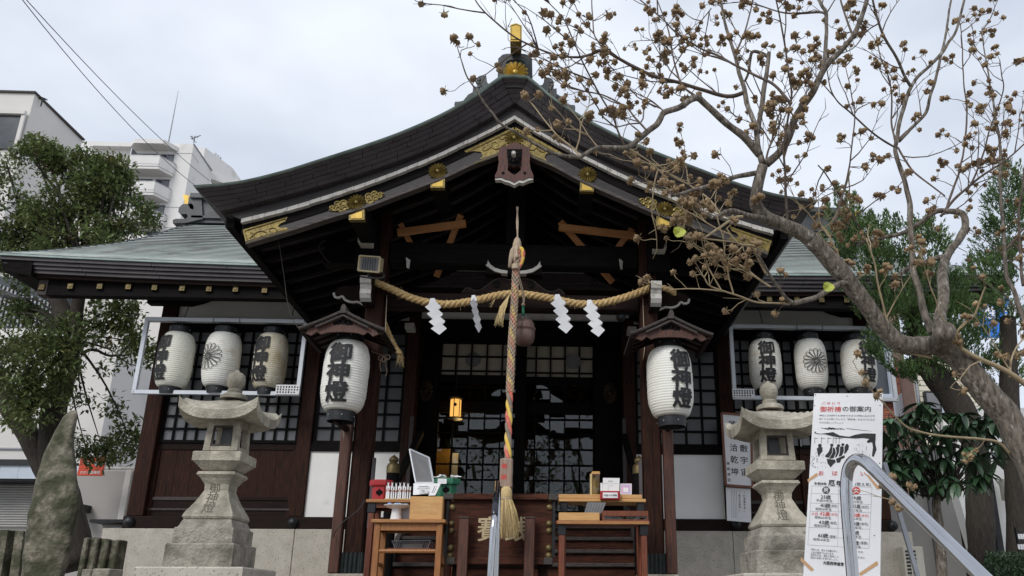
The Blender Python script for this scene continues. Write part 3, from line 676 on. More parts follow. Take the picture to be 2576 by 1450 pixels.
for cx, cz in allx:
    rf = MB().hexa([(cx-.045,12.24,cz-.055),(cx+.045,12.24,cz-.055),(cx+.045,13.5,cz+.50),(cx-.045,13.5,cz+.50),(cx-.045,12.24,cz+.055),(cx+.045,12.24,cz+.055),(cx+.045,13.5,cz+.61),(cx-.045,13.5,cz+.61)]).build('eave_rafter', M['black_timber'], hall)
    MB().bev(cx-.042, cx+.042, 12.22, 12.239, cz-.045, cz+.045, .004).build('rafter_cap', M['brass'], rf)
    MB().lathe([(.026,0),(.022,.006),(.004,.008)], 10, (cx, 12.22, cz), 'y').build('cap_boss', M['brass'], rf)
ez1 = at(400, 713, 12.26).z; ez0 = at(400, 747, 12.26).z; exl = at(122, 730, 12.3).x
MB().box(exl, -exl, 12.262, 12.42, ez0, ez1+.1).build('eave_purlin', M['black_timber'], hall)
for s in (-1, 1): MB().box(*sorted((s*-exl*1.0, s*(-exl+.14))), 12.25, 12.43, ez0, ez1+.05).build('purlin_end', M['gray_wood'], hall)
# ridge box and its ends
zt = rows[-1].z
MB().box(-6.75, 6.75, 15.15, 15.65, zt-.05, zt+.46).build('ridge_box', M['copper_dark'], hall)
MB().box(-6.85, 6.85, 15.05, 15.75, zt+.46, zt+.56).build('ridge_cap', M['copper_dark'], hall)
MB().box(-6.78, 6.78, 15.10, 15.70, zt+.03, zt+.08).build('ridge_moulding', M['copper_dark'], hall)
pr = [(1178,1030),(1176,1008),(1195,1000),(1262,1000),(1275,985),(1268,968),(1225,970),(1212,955),(1216,928),(1240,905),(1300,900),(1312,915),(1312,940),(1290,935),(1276,905),(1280,860),(1295,843),(1362,843),(1372,1000),(1320,1012),(1270,1025)]
for s in (-1, 1):
    w = [P(ZS(*p), 15.35) for p in pr]; w = [(s*abs(p.x), p.z) for p in w]
    oe = MB().plate([w], lambda u, v, t: Vector((u, 15.1+t, v)), .6).build('ridge_end_scroll', M['copper_dark'], hall)
    gb = [P(ZS(*p), 15.3) for p in [(1212,806),(1290,822),(1276,850),(1276,882),(1222,868)]]
    MB().plate([[(s*abs(p.x), p.z) for p in gb]], lambda u, v, t: Vector((u, 15.28+t, v)), .24).build('ridge_bar', M['gold_bright'], oe)
    q = P(ZS(1258, 842), 15.27); MB().lathe([(.02,0),(.02,.01)], 8, (s*abs(q.x), 15.28, q.z), 'y').build('bar_bolt', M['iron'], oe)
# ------------------------------------------------------------------ hall walls
WY = 13.36
def post(x0, x1, z0=1.28, z1=5.25, y=WY, m='wood_v', d=.25): return MB().bev(x0, x1, y, y+d, z0, z1, .012).build('post', M[m], hall)
for s in (-1, 1):
    post(*sorted((s*6.16, s*5.90))); post(*sorted((s*3.635, s*3.405))); post(*sorted((s*1.955, s*1.755)), z0=1.0)
    MB().bev(*sorted((s*6.17, s*1.755)), WY-.06, WY+.2, 1.085, 1.278, .015).build('sill_beam', M['wood'], hall)
    MB().box(*sorted((s*5.90, s*1.955)), WY+.02, WY+.15, 4.44, 4.62).build('lintel', M['black_timber'], hall)
    MB().box(*sorted((s*6.9, s*1.6)), WY-.1, WY+.2, 5.03, 5.3).build('wall_plate', M['black_timber'], hall)
    MB().box(*sorted((s*5.90, s*1.955)), WY+.06, WY+.12, 4.622, 5.028).build('plaster_panel', M['plaster'], hall)
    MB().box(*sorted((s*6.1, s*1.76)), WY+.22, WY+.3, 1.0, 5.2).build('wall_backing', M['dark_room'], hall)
    MB().box(*sorted((s*6.13, s*6.05)), WY+.26, 18.8, 1.08, 5.1).build('side_wall', M['plaster'], hall)
    # corner bracket under the eave and its white end
    MB().plate([[(s*5.3,5.02),(s*5.3,4.93),(s*5.45,4.86),(s*5.65,4.80),(s*6.35,4.80),(s*6.35,5.02)]], lambda u, v, t: Vector((u, WY-.18+t, v)), .16).build('corner_bracket', M['black_timber'], hall)
    w = at(412, 733, 12.95); MB().hexa([(s*abs(w.x)-.085,12.93,w.z-.055),(s*abs(w.x)+.085,12.93,w.z-.055),(s*abs(w.x)+.085,13.2,w.z-.055),(s*abs(w.x)-.085,13.2,w.z-.055),(s*abs(w.x)-.085,12.95,w.z+.055),(s*abs(w.x)+.085,12.95,w.z+.055),(s*abs(w.x)+.085,13.2,w.z+.055),(s*abs(w.x)-.085,13.2,w.z+.055)]).build('beam_end', M['white'], hall)
    w = at(1030, 820, 13.1); MB().box(s*abs(w.x)-.075, s*abs(w.x)+.075, 13.08, 13.34, w.z-.045, w.z+.045).build('beam_end', M['white'], hall)
    # nail covers
    for px in ((-325, -737) if s < 0 else (2247, 1800)):
        q = at(abs(px), 1316, WY-.07) if px < 0 else at(px, 1330, WY-.07)
        if px == 1800: q = Vector((3.55, WY, 1.19))
        MB().lathe([(.085,0),(.082,.03),(.062,.062),(.025,.08),(.004,.084)], 18, (q.x, WY-.061, 1.185), 'y').build('nail_cover', M['iron'], hall, smooth=True)
    # granite plinth slabs
    e = [1.62, 2.4, 3.47, 4.95, 6.42]
    for a, b in zip(e, e[1:]): MB().bev(*sorted((s*a+(.004*s), s*b-(.004*s))), WY-.12, WY+.3, 0, 1.083, .006).build('granite_slab', M['granite'], hall)
    # white panel between the posts beside the stairs
    MB().box(*sorted((s*3.405, s*1.955)), WY+.05, WY+.12, 1.278, 2.34).build('plaster_panel', M['plaster'], hall)
    MB().box(*sorted((s*3.405, s*1.955)), WY+.02, WY+.14, 2.34, 2.47).build('window_rail', M['black_timber'], hall)

# lattice windows: a dark lattice in front of separate panes
_pane = {}
def pane(w, h, m):
    k = (round(w, 3), round(h, 3), m)
    if k not in _pane: _pane[k] = MB().box(-w/2, w/2, -.004, .004, -h/2, h/2).mesh('pane'); _pane[k].materials.append(M[m])
    return _pane[k]
def lattice(x0, x1, z0, z1, nx, nz, y, par, m, bar=.034, name='lattice_window', skip=()):
    lt = MB(); fr = .05
    lt.box(x0, x1, y, y+.04, z0, z0+fr); lt.box(x0, x1, y, y+.04, z1-fr, z1)
    lt.box(x0, x0+fr, y+.001, y+.041, z0, z1); lt.box(x1-fr, x1, y+.001, y+.041, z0, z1)
    xs = [x0+fr/2+(x1-x0-fr)*i/nx for i in range(nx+1)]; zs = [z0+fr/2+(z1-z0-fr)*j/nz for j in range(nz+1)]
    for xx in xs[1:-1]: lt.box(xx-bar/2, xx+bar/2, y+.008, y+.03, z0+.01, z1-.01)
    for zz in zs[1:-1]: lt.box(x0+.01, x1-.01, y+.010, y+.033, zz-bar/2, zz+bar/2)
    o = lt.build(name, M['black_timber'], par)
    for i in range(nx):
        for j in range(nz):
            me = pane(xs[i+1]-xs[i]-.004, zs[j+1]-zs[j]-.004, m)
            link('pane', me, None, o, loc=((xs[i]+xs[i+1])/2, y+.045+random.uniform(0,.003), (zs[j]+zs[j+1])/2), rot=(random.uniform(-.006,.006), 0, random.uniform(-.006,.006)))
    return o
for s in (-1, 1):
    a, b = sorted((s*5.90, s*3.635)); mid = (a+b)/2
    for k, (xa, xb, yy) in enumerate(((a, mid+.03, WY+.10), (mid-.03, b, WY+.05))):
        w = lattice(xa, xb, 2.47, 4.44, 6, 9, yy, hall, 'frosted')
        MB().bev(xa, xb, yy+.02, yy+.06, 2.36, 2.468, .004).build('window_rail', M['wood'], hall)
        nb = 4
        for i in range(nb):
            p0 = xa+.06+(xb-xa-.12)*i/nb; p1 = xa+.06+(xb-xa-.12)*(i+1)/nb
            MB().box(p0+.002, p1-.002, yy+.035+.002*(i % 2), yy+.06, 1.60, 2.358).build('door_board', M['wood_v'], hall)
        MB().bev(xa, xb, yy+.015, yy+.06, 1.545, 1.598, .003).build('bottom_rail', M['gray_wood'] if k == 0 else M['wood'], hall)
        MB().box(xa, xb, yy+.03, yy+.06, 1.42, 1.544).build('bottom_board', M['wood'], hall)
        MB().bev(xa, xb, yy+.01, yy+.06, 1.385, 1.418, .003).build('bottom_rail', M['gray_wood'], hall)
        MB().box(xa, xb, yy+.028, yy+.06, 1.28, 1.384).build('bottom_board', M['wood'], hall)
        for xx in (xa, xb-.055): MB().box(xx, xx+.055, yy+.012, yy+.062, 1.28, 2.36).build('stile', M['wood_v'], hall)
        q = MB().box(xb-.045 if k == 0 else xa+.015, xb-.02 if k == 0 else xa+.04, yy-.004, yy+.012, 2.50, 2.62).build('latch', M['grey_metal'], w)
    a, b = sorted((s*3.405, s*1.955))
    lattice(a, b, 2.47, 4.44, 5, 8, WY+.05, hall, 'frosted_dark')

# door bay: recessed boards with crests, lattice doors, dark room behind
for s, (xa, xb) in ((-1, (-1.755, -1.468)), (1, (1.31, 1.755))):
    MB().box(xa, xb, 13.82, 13.90, 1.0, 4.6).build('side_door', M['black_timber'], hall)
    cx = -1.655 if s < 0 else 1.565
    rosette(.20, .02).build('crest', M['bronze'], hall, loc=(cx, 13.815, 3.49), scale=(.62, 1, 1))
MB().box(-1.755, 1.755, WY, WY+.25, 4.43, 4.66).build('door_lintel', M['black_timber'], hall)
MB().box(-1.755, 1.755, WY+.06, WY+.12, 4.662, 5.0).build('plaster_panel', M['plaster'], hall)
MB().box(-1.755, 1.755, WY-.1, WY+.2, 5.03, 5.3).build('wall_plate', M['black_timber'], hall)
MB().box(-1.755, 1.755, WY+.25, 13.95, 4.43, 4.60).build('door_head', M['black_timber'], hall)
zz = [at(1300, (1100+y/2.2313)*KPX, 13.9).z for y in (165, 270, 380, 412, 470, 507, 612, 697, 738, 850, 968, 1090, 1208, 1320, 1440)]
def door(xa, xb, nx, y):
    mb = MB(); d = .05
    mb.box(xa, xa+.045, y, y+d, 1.1, zz[0]); mb.box(xb-.045, xb, y, y+d, 1.1, zz[0]); mb.box(xa, xb, y+.001, y+d, zz[0]-.02, zz[0]+.03)
    mb.box(xa, xb, y+.001, y+d, zz[4], zz[3]); mb.box(xa, xb, y+.001, y+d, zz[7], zz[6]); mb.box(xa, xb, y+.001, y+d, 1.1, zz[14])
    xs = [xa+.02+(xb-xa-.04)*i/nx for i in range(nx+1)]
    for xx in xs[1:-1]: mb.box(xx-.013, xx+.013, y+.006, y+.03, 1.2, zz[0])
    for k in (1, 2, 5, 8, 9, 10, 11, 12, 13): mb.box(xa+.02, xb-.02, y+.008, y+.032, zz[k]-.013, zz[k]+.013)
    dr = mb.build('lattice_door', M['black_timber'], hall)
    for i in range(nx):
        cx = (xs[i]+xs[i+1])/2; w = xs[i+1]-xs[i]
        for a, b in ((0,1),(1,2),(2,3)):
            link('curtain_pane', pane(w-.03, zz[a]-zz[b]-.02, 'curtain'), None, dr, loc=(cx, y+.06, (zz[a]+zz[b])/2))
        for a, b in ((4,5),(5,6),(7,8),(8,9),(9,10),(10,11),(11,12),(12,13),(13,14)):
            link('pane', pane(w-.004, zz[a]-zz[b]-.004, 'glass'), None, dr, loc=(cx, y+.040+random.uniform(0, .002), (zz[a]+zz[b])/2), rot=(random.uniform(-.012,.012), 0, random.uniform(-.012,.012)))
    return dr
dl = door(-1.468, -.06, 5, 13.90); dr_ = door(-.03, 1.31, 5, 13.96)
MB().bev(-.10, .085, 13.865, 13.90, 1.1, zz[0], .006).build('meeting_stile', M['black_timber'], hall)
for px, py in ((1307, 910), (1552-110, 910), (1000+190, 905)):
    q = at(px, py, 13.95); MB().lathe([(.14,0),(.14,.002)], 28, (q.x, 13.945, q.z), 'y').build('curtain_crest', M['greyink'], hall)
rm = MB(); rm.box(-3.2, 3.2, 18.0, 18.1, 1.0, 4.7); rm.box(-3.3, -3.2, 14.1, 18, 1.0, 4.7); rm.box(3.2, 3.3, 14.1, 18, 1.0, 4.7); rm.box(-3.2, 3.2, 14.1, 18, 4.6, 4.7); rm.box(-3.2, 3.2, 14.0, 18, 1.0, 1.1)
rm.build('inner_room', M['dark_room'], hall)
q = at(1146, 1028, 13.75)
lamp = thing('hanging_lamp', 'lit yellow hanging lamp before the left lattice door', 'lamp', (q.x, 13.75, q.z-.15))
w = .095
for k in range(6):
    a0 = math.pi/3*k+.2; a1 = a0+math.pi/3
    p = lambda a, z: (q.x+w*math.sin(a), 13.75+w*math.cos(a), q.z+z)
    MB().add([p(a0+.06,-.155), p(a1-.06,-.155), p(a1-.06,.15), p(a0+.06,.15)], [(0,1,2,3)]).build('lit_panel', M['lamp'], lamp)
    MB().tube([p(a0,-.17), p(a0,.18)], .008, 5).build('bar', M['iron'], lamp)
MB().lathe([(.13,.0),(.15,.01),(.10,.06),(.02,.09)], 12, (q.x, 13.75, q.z+.16)).build('lamp_top', M['iron'], lamp)
MB().lathe([(.13,.0),(.13,.02)], 12, (q.x, 13.75, q.z-.185)).build('lamp_base', M['iron'], lamp)
MB().lathe([(.03,0),(.03,.004)], 12, (q.x, 13.75-w*.98, q.z+.05), 'y').build('lamp_crest', M['iron'], lamp)
MB().tube([(q.x, 13.75, q.z+.2), (q.x, 13.75, 4.6)], .006, 5).build('hanger', M['iron'], lamp)
pl = bpy.data.lights.new('lamp_light', 'POINT'); pl.energy = 6; pl.color = (1, .62, .25); pl.shadow_soft_size = .06
plo = bpy.data.objects.new('lamp_light', pl); COL.objects.link(plo); put(plo, lamp); plo.location = (q.x, 14.6, q.z-.3)
a = at(1085, 1128, 15.2); b = at(1131, 1235, 15.2)
gs = MB().bev(a.x, b.x, 15.2, 15.24, b.z-.3, a.z, .006).build('gilt_screen', M['gilt_screen']); tag(gs, 'gold screen glinting inside the hall behind the left door', 'screen')
a = at(1138, 1140, 15.0); b = at(1150, 1205, 15.0)
o = MB().bev(a.x, b.x, 15.0, 15.03, b.z-.4, a.z, .003).build('paper_banner', M['plaster']); tag(o, 'narrow white banner standing inside next to the gold screen', 'banner')
# stairs up to the doors
for k in range(6):
    y = 10.95+.38*k; z = .10+.2*(k+1)
    MB().bev(-1.70, 1.78, y, y+.44, z-.055, z, .01).build('stair_tread', M['gray_wood'], hall)
    MB().box(-1.68, 1.76, y+.05, y+.08, z-.2, z-.057).build('stair_riser', M['redbox'], hall)
MB().box(-1.75, 1.755, 13.0, 14.0, 1.0, 1.09).build('veranda_floor', M['gray_wood'], hall)
for px, py, s in ((992, 1145, -1), (1607, 1147, 1)):
    q = at(px, py, 11.0); po = MB().lathe([(.085,.0),(.085, q.z-.24)], 16, (q.x, 11.0, 0)).build('newel_post', M['black_timber'], hall, smooth=True)
    MB().lathe([(.09,0),(.09,.10),(.078,.115),(.07,.13),(.05,.14),(.052,.15),(.062,.165),(.066,.185),(.055,.21),(.025,.232),(.006,.25)], 18, (q.x, 11.0, q.z-.25)).build('newel_cap', M['brass'], po, smooth=True)
    MB().beam((q.x, 11.05, q.z-.45), (q.x+s*.02, 13.3, q.z+.75), .09, .09).build('stair_rail', M['black_timber'], hall)
    MB().beam((q.x+s*.05, 10.8, .1), (q.x+s*.05, 13.2, 1.3), .06, .3).build('stair_stringer', M['gray_wood'], hall)
for px in (1027, 1572):
    q = at(px, 1190, 13.2); MB().bev(q.x-.03, q.x+.03, 13.2, 13.24, 1.3, 2.9, .004).build('pale_strip', M['gray_wood'], hall)

# ------------------------------------------------------------------ lanterns
def barrel(rx, hz, ribs=27, n=40):
    """local barrel, axis z, centre at the origin; returns builder and its radius function"""
    def rad(z):
        t = min(1, abs(z)/(hz)); return rx*(.62+.38*(1-t**3.4)**.55) if t < 1 else rx*.62
    prof = []
    for i in range(ribs*5+1):
        z = -hz+2*hz*i/(ribs*5); prof.append((rad(z)*(1-.019*(1-abs(math.sin(math.pi*i/5))**.7)), z))
    return MB().lathe(prof, n), rad
def on_barrel(rad, ang0, lift=.015):
    def f(u, v, r0): 
        a = ang0+u/r0; r = rad(v)+lift; return Vector((r*math.sin(a), -r*math.cos(a), v))
    return f
def paper_lantern(name, label, c, rx, hz, kind, ang0, group, m, tilt=0, hook=.3):
    t = thing(name, label, 'paper lantern', c, group)
    mb, rad = barrel(rx, hz)
    rl = random.Random(label); q = rl.uniform(.95, 1.0); y = rl.uniform(0, .06)
    lm = mat('lantern paper '+str(len(bpy.data.materials)), (.90*q,.89*q,(.85-y)*q), (.83*q,.81*q,(.74-y)*q), .75, 0, 5, (1,1,.5), spots=((.56,.45,.28), 3.2, .60 if m == 'lantern' else .54, .82), at_=(rl.uniform(0,9), rl.uniform(0,9), rl.uniform(0,9)), trans=.12)
    if m == 'lantern_old': lm = mat('yellowed lantern paper 2', (.78,.74,.62), (.62,.55,.40), .75, 0, 5, (1,1,.5), spots=((.5,.36,.18), 3, .54, .78), at_=(2,5,1), trans=.12)
    dent = [rl.uniform(-.008, .008) for _ in range(40)]
    mb.v = [((x*(1+dent[int((z_/hz+1)*13) % 40]+.012*noise.noise(Vector((x*6, y_*6, z_*5+q*90))))), y_*(1+.012*noise.noise(Vector((x*6, y_*6, z_*5+q*90)))), z_) for x, y_, z_ in mb.v]
    sh = mb.build('shade', lm, None, smooth='all'); sh.parent = t
    for z, nm in ((hz, 'top_ring'), (-hz, 'bottom_ring')):
        s = 1 if z > 0 else -1
        o = MB().lathe([(rx*.61, z-s*.01), (rx*.62, z+s*.02), (rx*.62, z+s*.105), (rx*.57, z+s*.11), (rx*.55, z+s*.05)] if s > 0 else [(rx*.55, z-.05), (rx*.57, z-.115), (rx*.60, z-.115), (rx*.62, z-.02), (rx*.61, z+.01)], 28).build(nm, M['iron'], None, smooth=True); o.parent = t
        for k in range(6):
            a = k*math.pi/3+.3
            r = MB().lathe([(.011,0),(.008,.006),(.002,.008)], 8, (0,0,0), 'y').build('rivet', M['grey_metal'], None, loc=(rx*.62*math.sin(a), -rx*.62*math.cos(a), z+s*.06), rot=(0,0,a)); r.parent = o
    f = on_barrel(rad, ang0)
    if kind == 'text':
        s = hz*.60
        mb = letters([(ch, 0, v, s, 1.12) for ch, v in (('御', hz*.55), ('神', 0), ('燈', -hz*.56))], lambda u, v: (u, 0, v), .034, (0, 0, 0))
        vs_, fs_ = wrap(mb.v, mb.f, .05)
        o = MB().add([f(a, b, rx) for a, _, b in vs_], fs_).build('lettering', M['ink'], None, fix=False); o.parent = t
    else:
        mb = MB(); Rr = hz*.50
        for k in range(16):
            a0 = 2*math.pi*k/16; h = math.pi/16*.97
            pt = lambda r, a: (r*math.sin(a), 0, r*math.cos(a))
            out_ = [pt(Rr*.14, a0-h), pt(Rr*.84, a0-h), pt(Rr*.93, a0-h*.72), pt(Rr, a0-h*.25), pt(Rr, a0+h*.25), pt(Rr*.93, a0+h*.72), pt(Rr*.84, a0+h), pt(Rr*.14, a0+h)]
            cx = sum(p[0] for p in out_)/8; cz_ = sum(p[2] for p in out_)/8
            wd = Rr*.042
            inn = []
            for i, p in enumerate(out_):
                d = Vector((p[0]-out_[i-1][0], 0, p[2]-out_[i-1][2])).normalized(); e = Vector((out_[(i+1) % 8][0]-p[0], 0, out_[(i+1) % 8][2]-p[2])).normalized()
                nn = Vector((d.z+e.z, 0, -(d.x+e.x))).normalized(); inn.append((p[0]+nn.x*wd, 0, p[2]+nn.z*wd))
            mb.add(out_+inn, [(i, (i+1) % 8, 8+(i+1) % 8, 8+i) for i in range(8)])
        ring = [(Rr*.10*math.sin(a), 0, Rr*.10*math.cos(a)) for a in np.linspace(0, 2*math.pi, 17)[:-1]]; rin = [(x*.5, 0, z*.5) for x, _, z in ring]
        mb.add(ring+rin, [(i, (i+1) % 16, 16+(i+1) % 16, 16+i) for i in range(16)])
        vs_, fs_ = wrap(mb.v, mb.f, .06)
        o = MB().add([f(a, b, rx) for a, _, b in vs_], fs_).build('crest_print', M['ink'], None, fix=False); o.parent = t
    o = MB().tube([(0,0,hz+.08), (.012,0,hz+.08+hook*.5), (0,0,hz+.08+hook)], .006, 5).build('hanger', M['iron'], None); o.parent = t
    t.rotation_euler = (0, tilt, 0)
    return t
FY = 12.85
fl = [((441, 908), 'text', -.52, 'white lantern with black characters at the far left of the left frame', 'lantern', 94, 138),
      ((558, 908), 'crest', -.42, 'white lantern with a flower crest in the left frame', 'lantern', 96, 136),
      ((680, 911), 'text', -.38, 'yellowed lantern with black characters beside the left frame\'s name plate', 'lantern_old', 88, 138),
      ((1925, 919), 'text', -.12, 'white lantern with black characters behind the right stone lantern', 'lantern', 86, 128),
      ((2040, 919), 'crest', .02, 'white lantern with a flower crest in the right frame', 'lantern', 86, 130),
      ((2160, 920), 'text', .22, 'white lantern with black characters partly behind juniper twigs', 'lantern', 94, 126)]
for (px, py), kind, ang, label, m, w, h in fl:
    c = at(px, py, FY+.12); w /= math.sqrt(1+((px-PPX)/F_PX)**2); paper_lantern('paper_lantern', label, c, pxm(w, FY)/2/1.0, pxm(h, FY)/2*1.02, kind, ang, 'white lanterns hung in the two metal frames', m, random.uniform(-.012,.012), hook=.2)
# frames
def frame(tl, tr, bl, br, label, plate_px, side):
    A, B, C_, D_ = at(*tl, FY), at(*tr, FY), at(*bl, FY), at(*br, FY)
    xa, xb = (A.x+C_.x)/2, (B.x+D_.x)/2; z1 = (A.z+B.z)/2; z0 = (C_.z+D_.z)/2
    t = thing('lantern_frame', label, 'lantern frame', ((xa+xb)/2, FY, z0), 'white metal frames holding three lanterns')
    k = .065
    MB().bev(xa, xb, FY, FY+.10, z1-k, z1, .004).build('top_bar', M['aluminium'], t)
    MB().bev(xa, xb, FY, FY+.06, z0, z0+k, .004).build('bottom_bar', M['aluminium'], t)
    MB().bev(xa, xa+k, FY+.002, FY+.06, z0+k, z1-k, .004).build('side_bar', M['aluminium'], t)
    MB().bev(xb-k, xb, FY+.002, FY+.06, z0+k, z1-k, .004).build('side_bar', M['aluminium'], t)
    for f in (.42, .58, .98): MB().box(xa+(xb-xa)*f-.012, xa+(xb-xa)*f+.012, FY-.004, FY+.105, z1-k-.004, z1+.004).build('clip', M['grey_metal'], t)
    for f in (.22, .88): MB().tube([(xa+(xb-xa)*f, FY+.1, z1), (xa+(xb-xa)*f, FY+.3, 4.95)], .007, 5).build('hanger_rod', M['iron'], t)
    (u0, v0), (u1, v1) = plate_px; a = at(u0, v0, FY-.01); b = at(u1, v1, FY-.01)
    pl = MB().bev(a.x, b.x, FY-.012, FY-.002, b.z, a.z, .002).build('name_plate', M['paper'], t)
    mb = MB(); n = 8
    for i in range(n):
        xx = a.x+(b.x-a.x)*(.09+.82*i/(n-1)); hh = a.z-b.z
        for j in range(3):
            if i == n-1 and j == 0: continue
            mb.box(xx-.011, xx+.011, FY-.0145, FY-.0118, b.z+hh*(.14+.27*j), b.z+hh*(.14+.27*j+random.uniform(.13,.2)))
    mb.build('print', M['ink'], pl)
    for xx in (xa+.02, xb-.03):
        MB().lathe([(.012,0),(.01,.005)], 8, (xx+.01, FY-.001, z0+.03), 'y').build('bolt', M['grey_metal'], t)
frame((362,798), (775,803), (332,991), (753,995), 'white metal frame of three lanterns on the left wing', ((695,968), (752,993)), -1)
frame((1835,816), (2240,821), (1843,1005), (2258,1009), 'white metal frame of three lanterns on the right wing', ((1842,978), (1899,1001)), 1)

# big porch lanterns under their little roofs
def lantern_roof(s, label, label2, cpx, ang):
    zA = 3.155; zE = 2.88; xc = s*1.862; hw = .475; y0, y1 = 8.715, 9.50
    t = thing('lantern_roof', label, 'lantern roof', (xc, 9.1, 2.7), 'small timber roofs over the porch lanterns')
    zz_ = lambda u: zE+(zA-.06-zE)*(1-abs(u)/hw)**1.15*1.0
    for d in (-1, 1):
        us = [d*hw*i/8 for i in range(9)]
        for k in range(5):               # boards running down the slope
            ya = y0+(y1-y0)*k/5+.003; yb = y0+(y1-y0)*(k+1)/5-.003
            MB().strip([Vector((xc+u, ya, zz_(u)+.02)) for u in us], [Vector((xc+u, ya, zz_(u))) for u in us], (0, yb-ya, 0)).build('roof_board', M['gray_wood'], t)
        MB().tube([(xc+u, y0-.008, zz_(u)+.022) for u in us], .017, 6).build('edge_roll', M['gray_wood'], t)
        MB().tube([(xc+u*.62, y0-.004, zz_(u*.62)-.03) for u in us], .014, 6).build('edge_roll', M['gray_wood'], t)
        q = [(0,zz_(0)-.01),(d*hw*.25,zz_(hw*.25)-.01),(d*hw*.5,zz_(hw*.5)-.01),(d*hw*.78,zz_(hw*.78)-.01),(d*hw*.86,zz_(hw*.86)-.045),(d*hw*.72,zz_(hw*.72)-.10),(d*hw*.60,zz_(hw*.6)-.075),(d*hw*.50,zz_(hw*.5)-.13),(d*hw*.36,zz_(hw*.36)-.14),(d*hw*.25,zz_(hw*.25)-.16),(0,zz_(0)-.215)]
        MB().plate([[(xc+u, v) for u, v in q]], lambda u, v, w: Vector((u, y0+.03+w, v)), .03).build('gable_board', M['wood_red'], t)
        MB().beam((xc+d*hw*.92, y0+.02, zE+.0), (xc+d*hw*.92, y1, zE+.0), .05, .05).build('eave_rail', M['wood'], t)
        for kk in range(4):
            yy = y0+.12+.17*kk; MB().beam((xc+d*.05, yy, zz_(.05)-.03), (xc+d*hw*.95, yy, zE-.0), .03, .035).build('rafter', M['wood'], t)
    for du, dv, rr in ((-.05,.0,.030),(0,.015,.04),(.05,.0,.035),(-.09,-.012,.022),(.09,-.012,.022)):
        MB().lathe([(rr,0),(rr,.003)], 14, (xc+du, y0+.029, zA-.165+dv), 'y').build('cut_out', M['black_timber'], t)
    MB().plate([[(xc-.035,zA-.07),(xc+.035,zA-.07),(xc+.028,zA),(xc+.012,zA+.035),(xc-.012,zA+.035),(xc-.028,zA)]], lambda u, v, w: Vector((u, y0-.03+w, v)), y1-y0+.03).build('ridge_cap', M['gray_wood'], t)
    MB().bev(*sorted((s*1.972, s*1.853)), 9.55, 9.66, .30, 3.26, .012).build('post', M['wood_red'], t)
    MB().box(xc-.03, xc+.03, 8.75, 9.66, zA-.24, zA-.19).build('hanging_arm', M['wood'], t)
    zl = at(*cpx, 9.08).z
    bl = at(855 if s < 0 else 1682, 1062, 9.3)
    MB().beam((bl.x, 9.05, bl.z-.02), (s*1.91, 9.56, bl.z-.03), .05, .06).build('lower_arm', M['wood'], t)
    c = at(*cpx, 9.08)
    paper_lantern('paper_lantern', label2, c, pxm(117, 9.08)/2/math.sqrt(1+((cpx[0]-PPX)/F_PX)**2), pxm(178, 9.08)/2, 'text', ang, 'large lanterns at the porch pillars', 'lantern', .045*(-s)*.4, hook=.12)
    return t
lantern_roof(-1, 'small weathered gabled roof on a post by the left porch pillar', 'large white lantern with black characters at the left porch pillar', (869, 949), -.09)
lantern_roof(1, 'small weathered gabled roof on a post by the right porch pillar', 'large white lantern with black characters at the right porch pillar', (1685, 964), .42)
# ------------------------------------------------------------------ rice straw rope with paper streamers
def twisted(path, r, nst, pitch, mats, par, name='strand', n=7, jit=0.0, phase=0):
    path = [Vector(p) for p in path]; L = [0]
    for a, b in zip(path, path[1:]): L.append(L[-1]+(b-a).length)
    N = int(L[-1]/pitch*14)+2; dn = resample(path, N)
    for k in range(nst):
        pts = []; ref = Vector((0,-1,0))
        for i, p in enumerate(dn):
            t = (dn[min(i+1, N-1)]-dn[max(i-1, 0)]).normalized(); a = t.cross(ref).normalized(); b = a.cross(t)
            an = 2*math.pi*(k/nst)+2*math.pi*(L[-1]*i/(N-1))/pitch+phase
            pts.append(p+(a*math.cos(an)+b*math.sin(an))*r*.50)
        rs = [r*.56*(1+jit*noise.noise(p*9)) for p in pts]
        MB().tube(pts, rs, n).build(name, mats[k % len(mats)], par, smooth='all')
shim = thing('sacred_rope', 'thick twisted straw rope swagged between the porch pillars', 'rope', (0, 9.5, 3.7))
RY = 9.52
pth = [at(*p, RY) for p in [(944,711),(985,728),(1040,752),(1095,764),(1140,765),(1200,755),(1250,744),(1290,739),(1330,742),(1390,752),(1450,764),(1500,765),(1560,752),(1610,735),(1650,718)]]
twisted(smooth_path(pth, 5), .048, 3, .20, [M['rope']], shim)
wl = [at(*p, Y) for p, Y in (((1645,722),9.5),((1680,728),9.5),((1697,738),9.6))]
twisted(smooth_path(wl, 5), .040, 3, .18, [M['rope']], shim)
tl_ = [at(*p, Y) for p, Y in (((962,800),9.9),((980,845),9.95),((995,875),9.95),((1008,892),9.95))]
twisted(smooth_path(tl_, 5), .036, 3, .18, [M['rope']], shim)
mb = MB(); rr = random.Random(3)
for k in range(26):
    a = at(1006+rr.uniform(-5,5), 888, 9.95); mb.tube([a, a+Vector((rr.uniform(-.04,.05), rr.uniform(-.03,.03), -rr.uniform(.06,.2)))], [.004,.001], 4)
for i in range(150):                       # loose straw ends along the rope
    p = resample(pth, 60)[rr.randint(0, 59)]; d = Vector((rr.uniform(-1,1), rr.uniform(-.8,.2), rr.uniform(-1,1))).normalized()
    mb.tube([p+d*.04, p+d*(.05+rr.uniform(.01,.05))+Vector((0,0,-.01))], [.0022,.0008], 3)
for (px, py) in ((1238,790),):
    for k in range(5):
        a = at(px+8, 752, 9.48); mb.tube([a, a+Vector((-.05+rr.uniform(-.02,.02), -.02, -.10+rr.uniform(-.03,.02)))], [.003,.001], 4)
stuff(mb.build('loose_straw', M['straw'], shim))
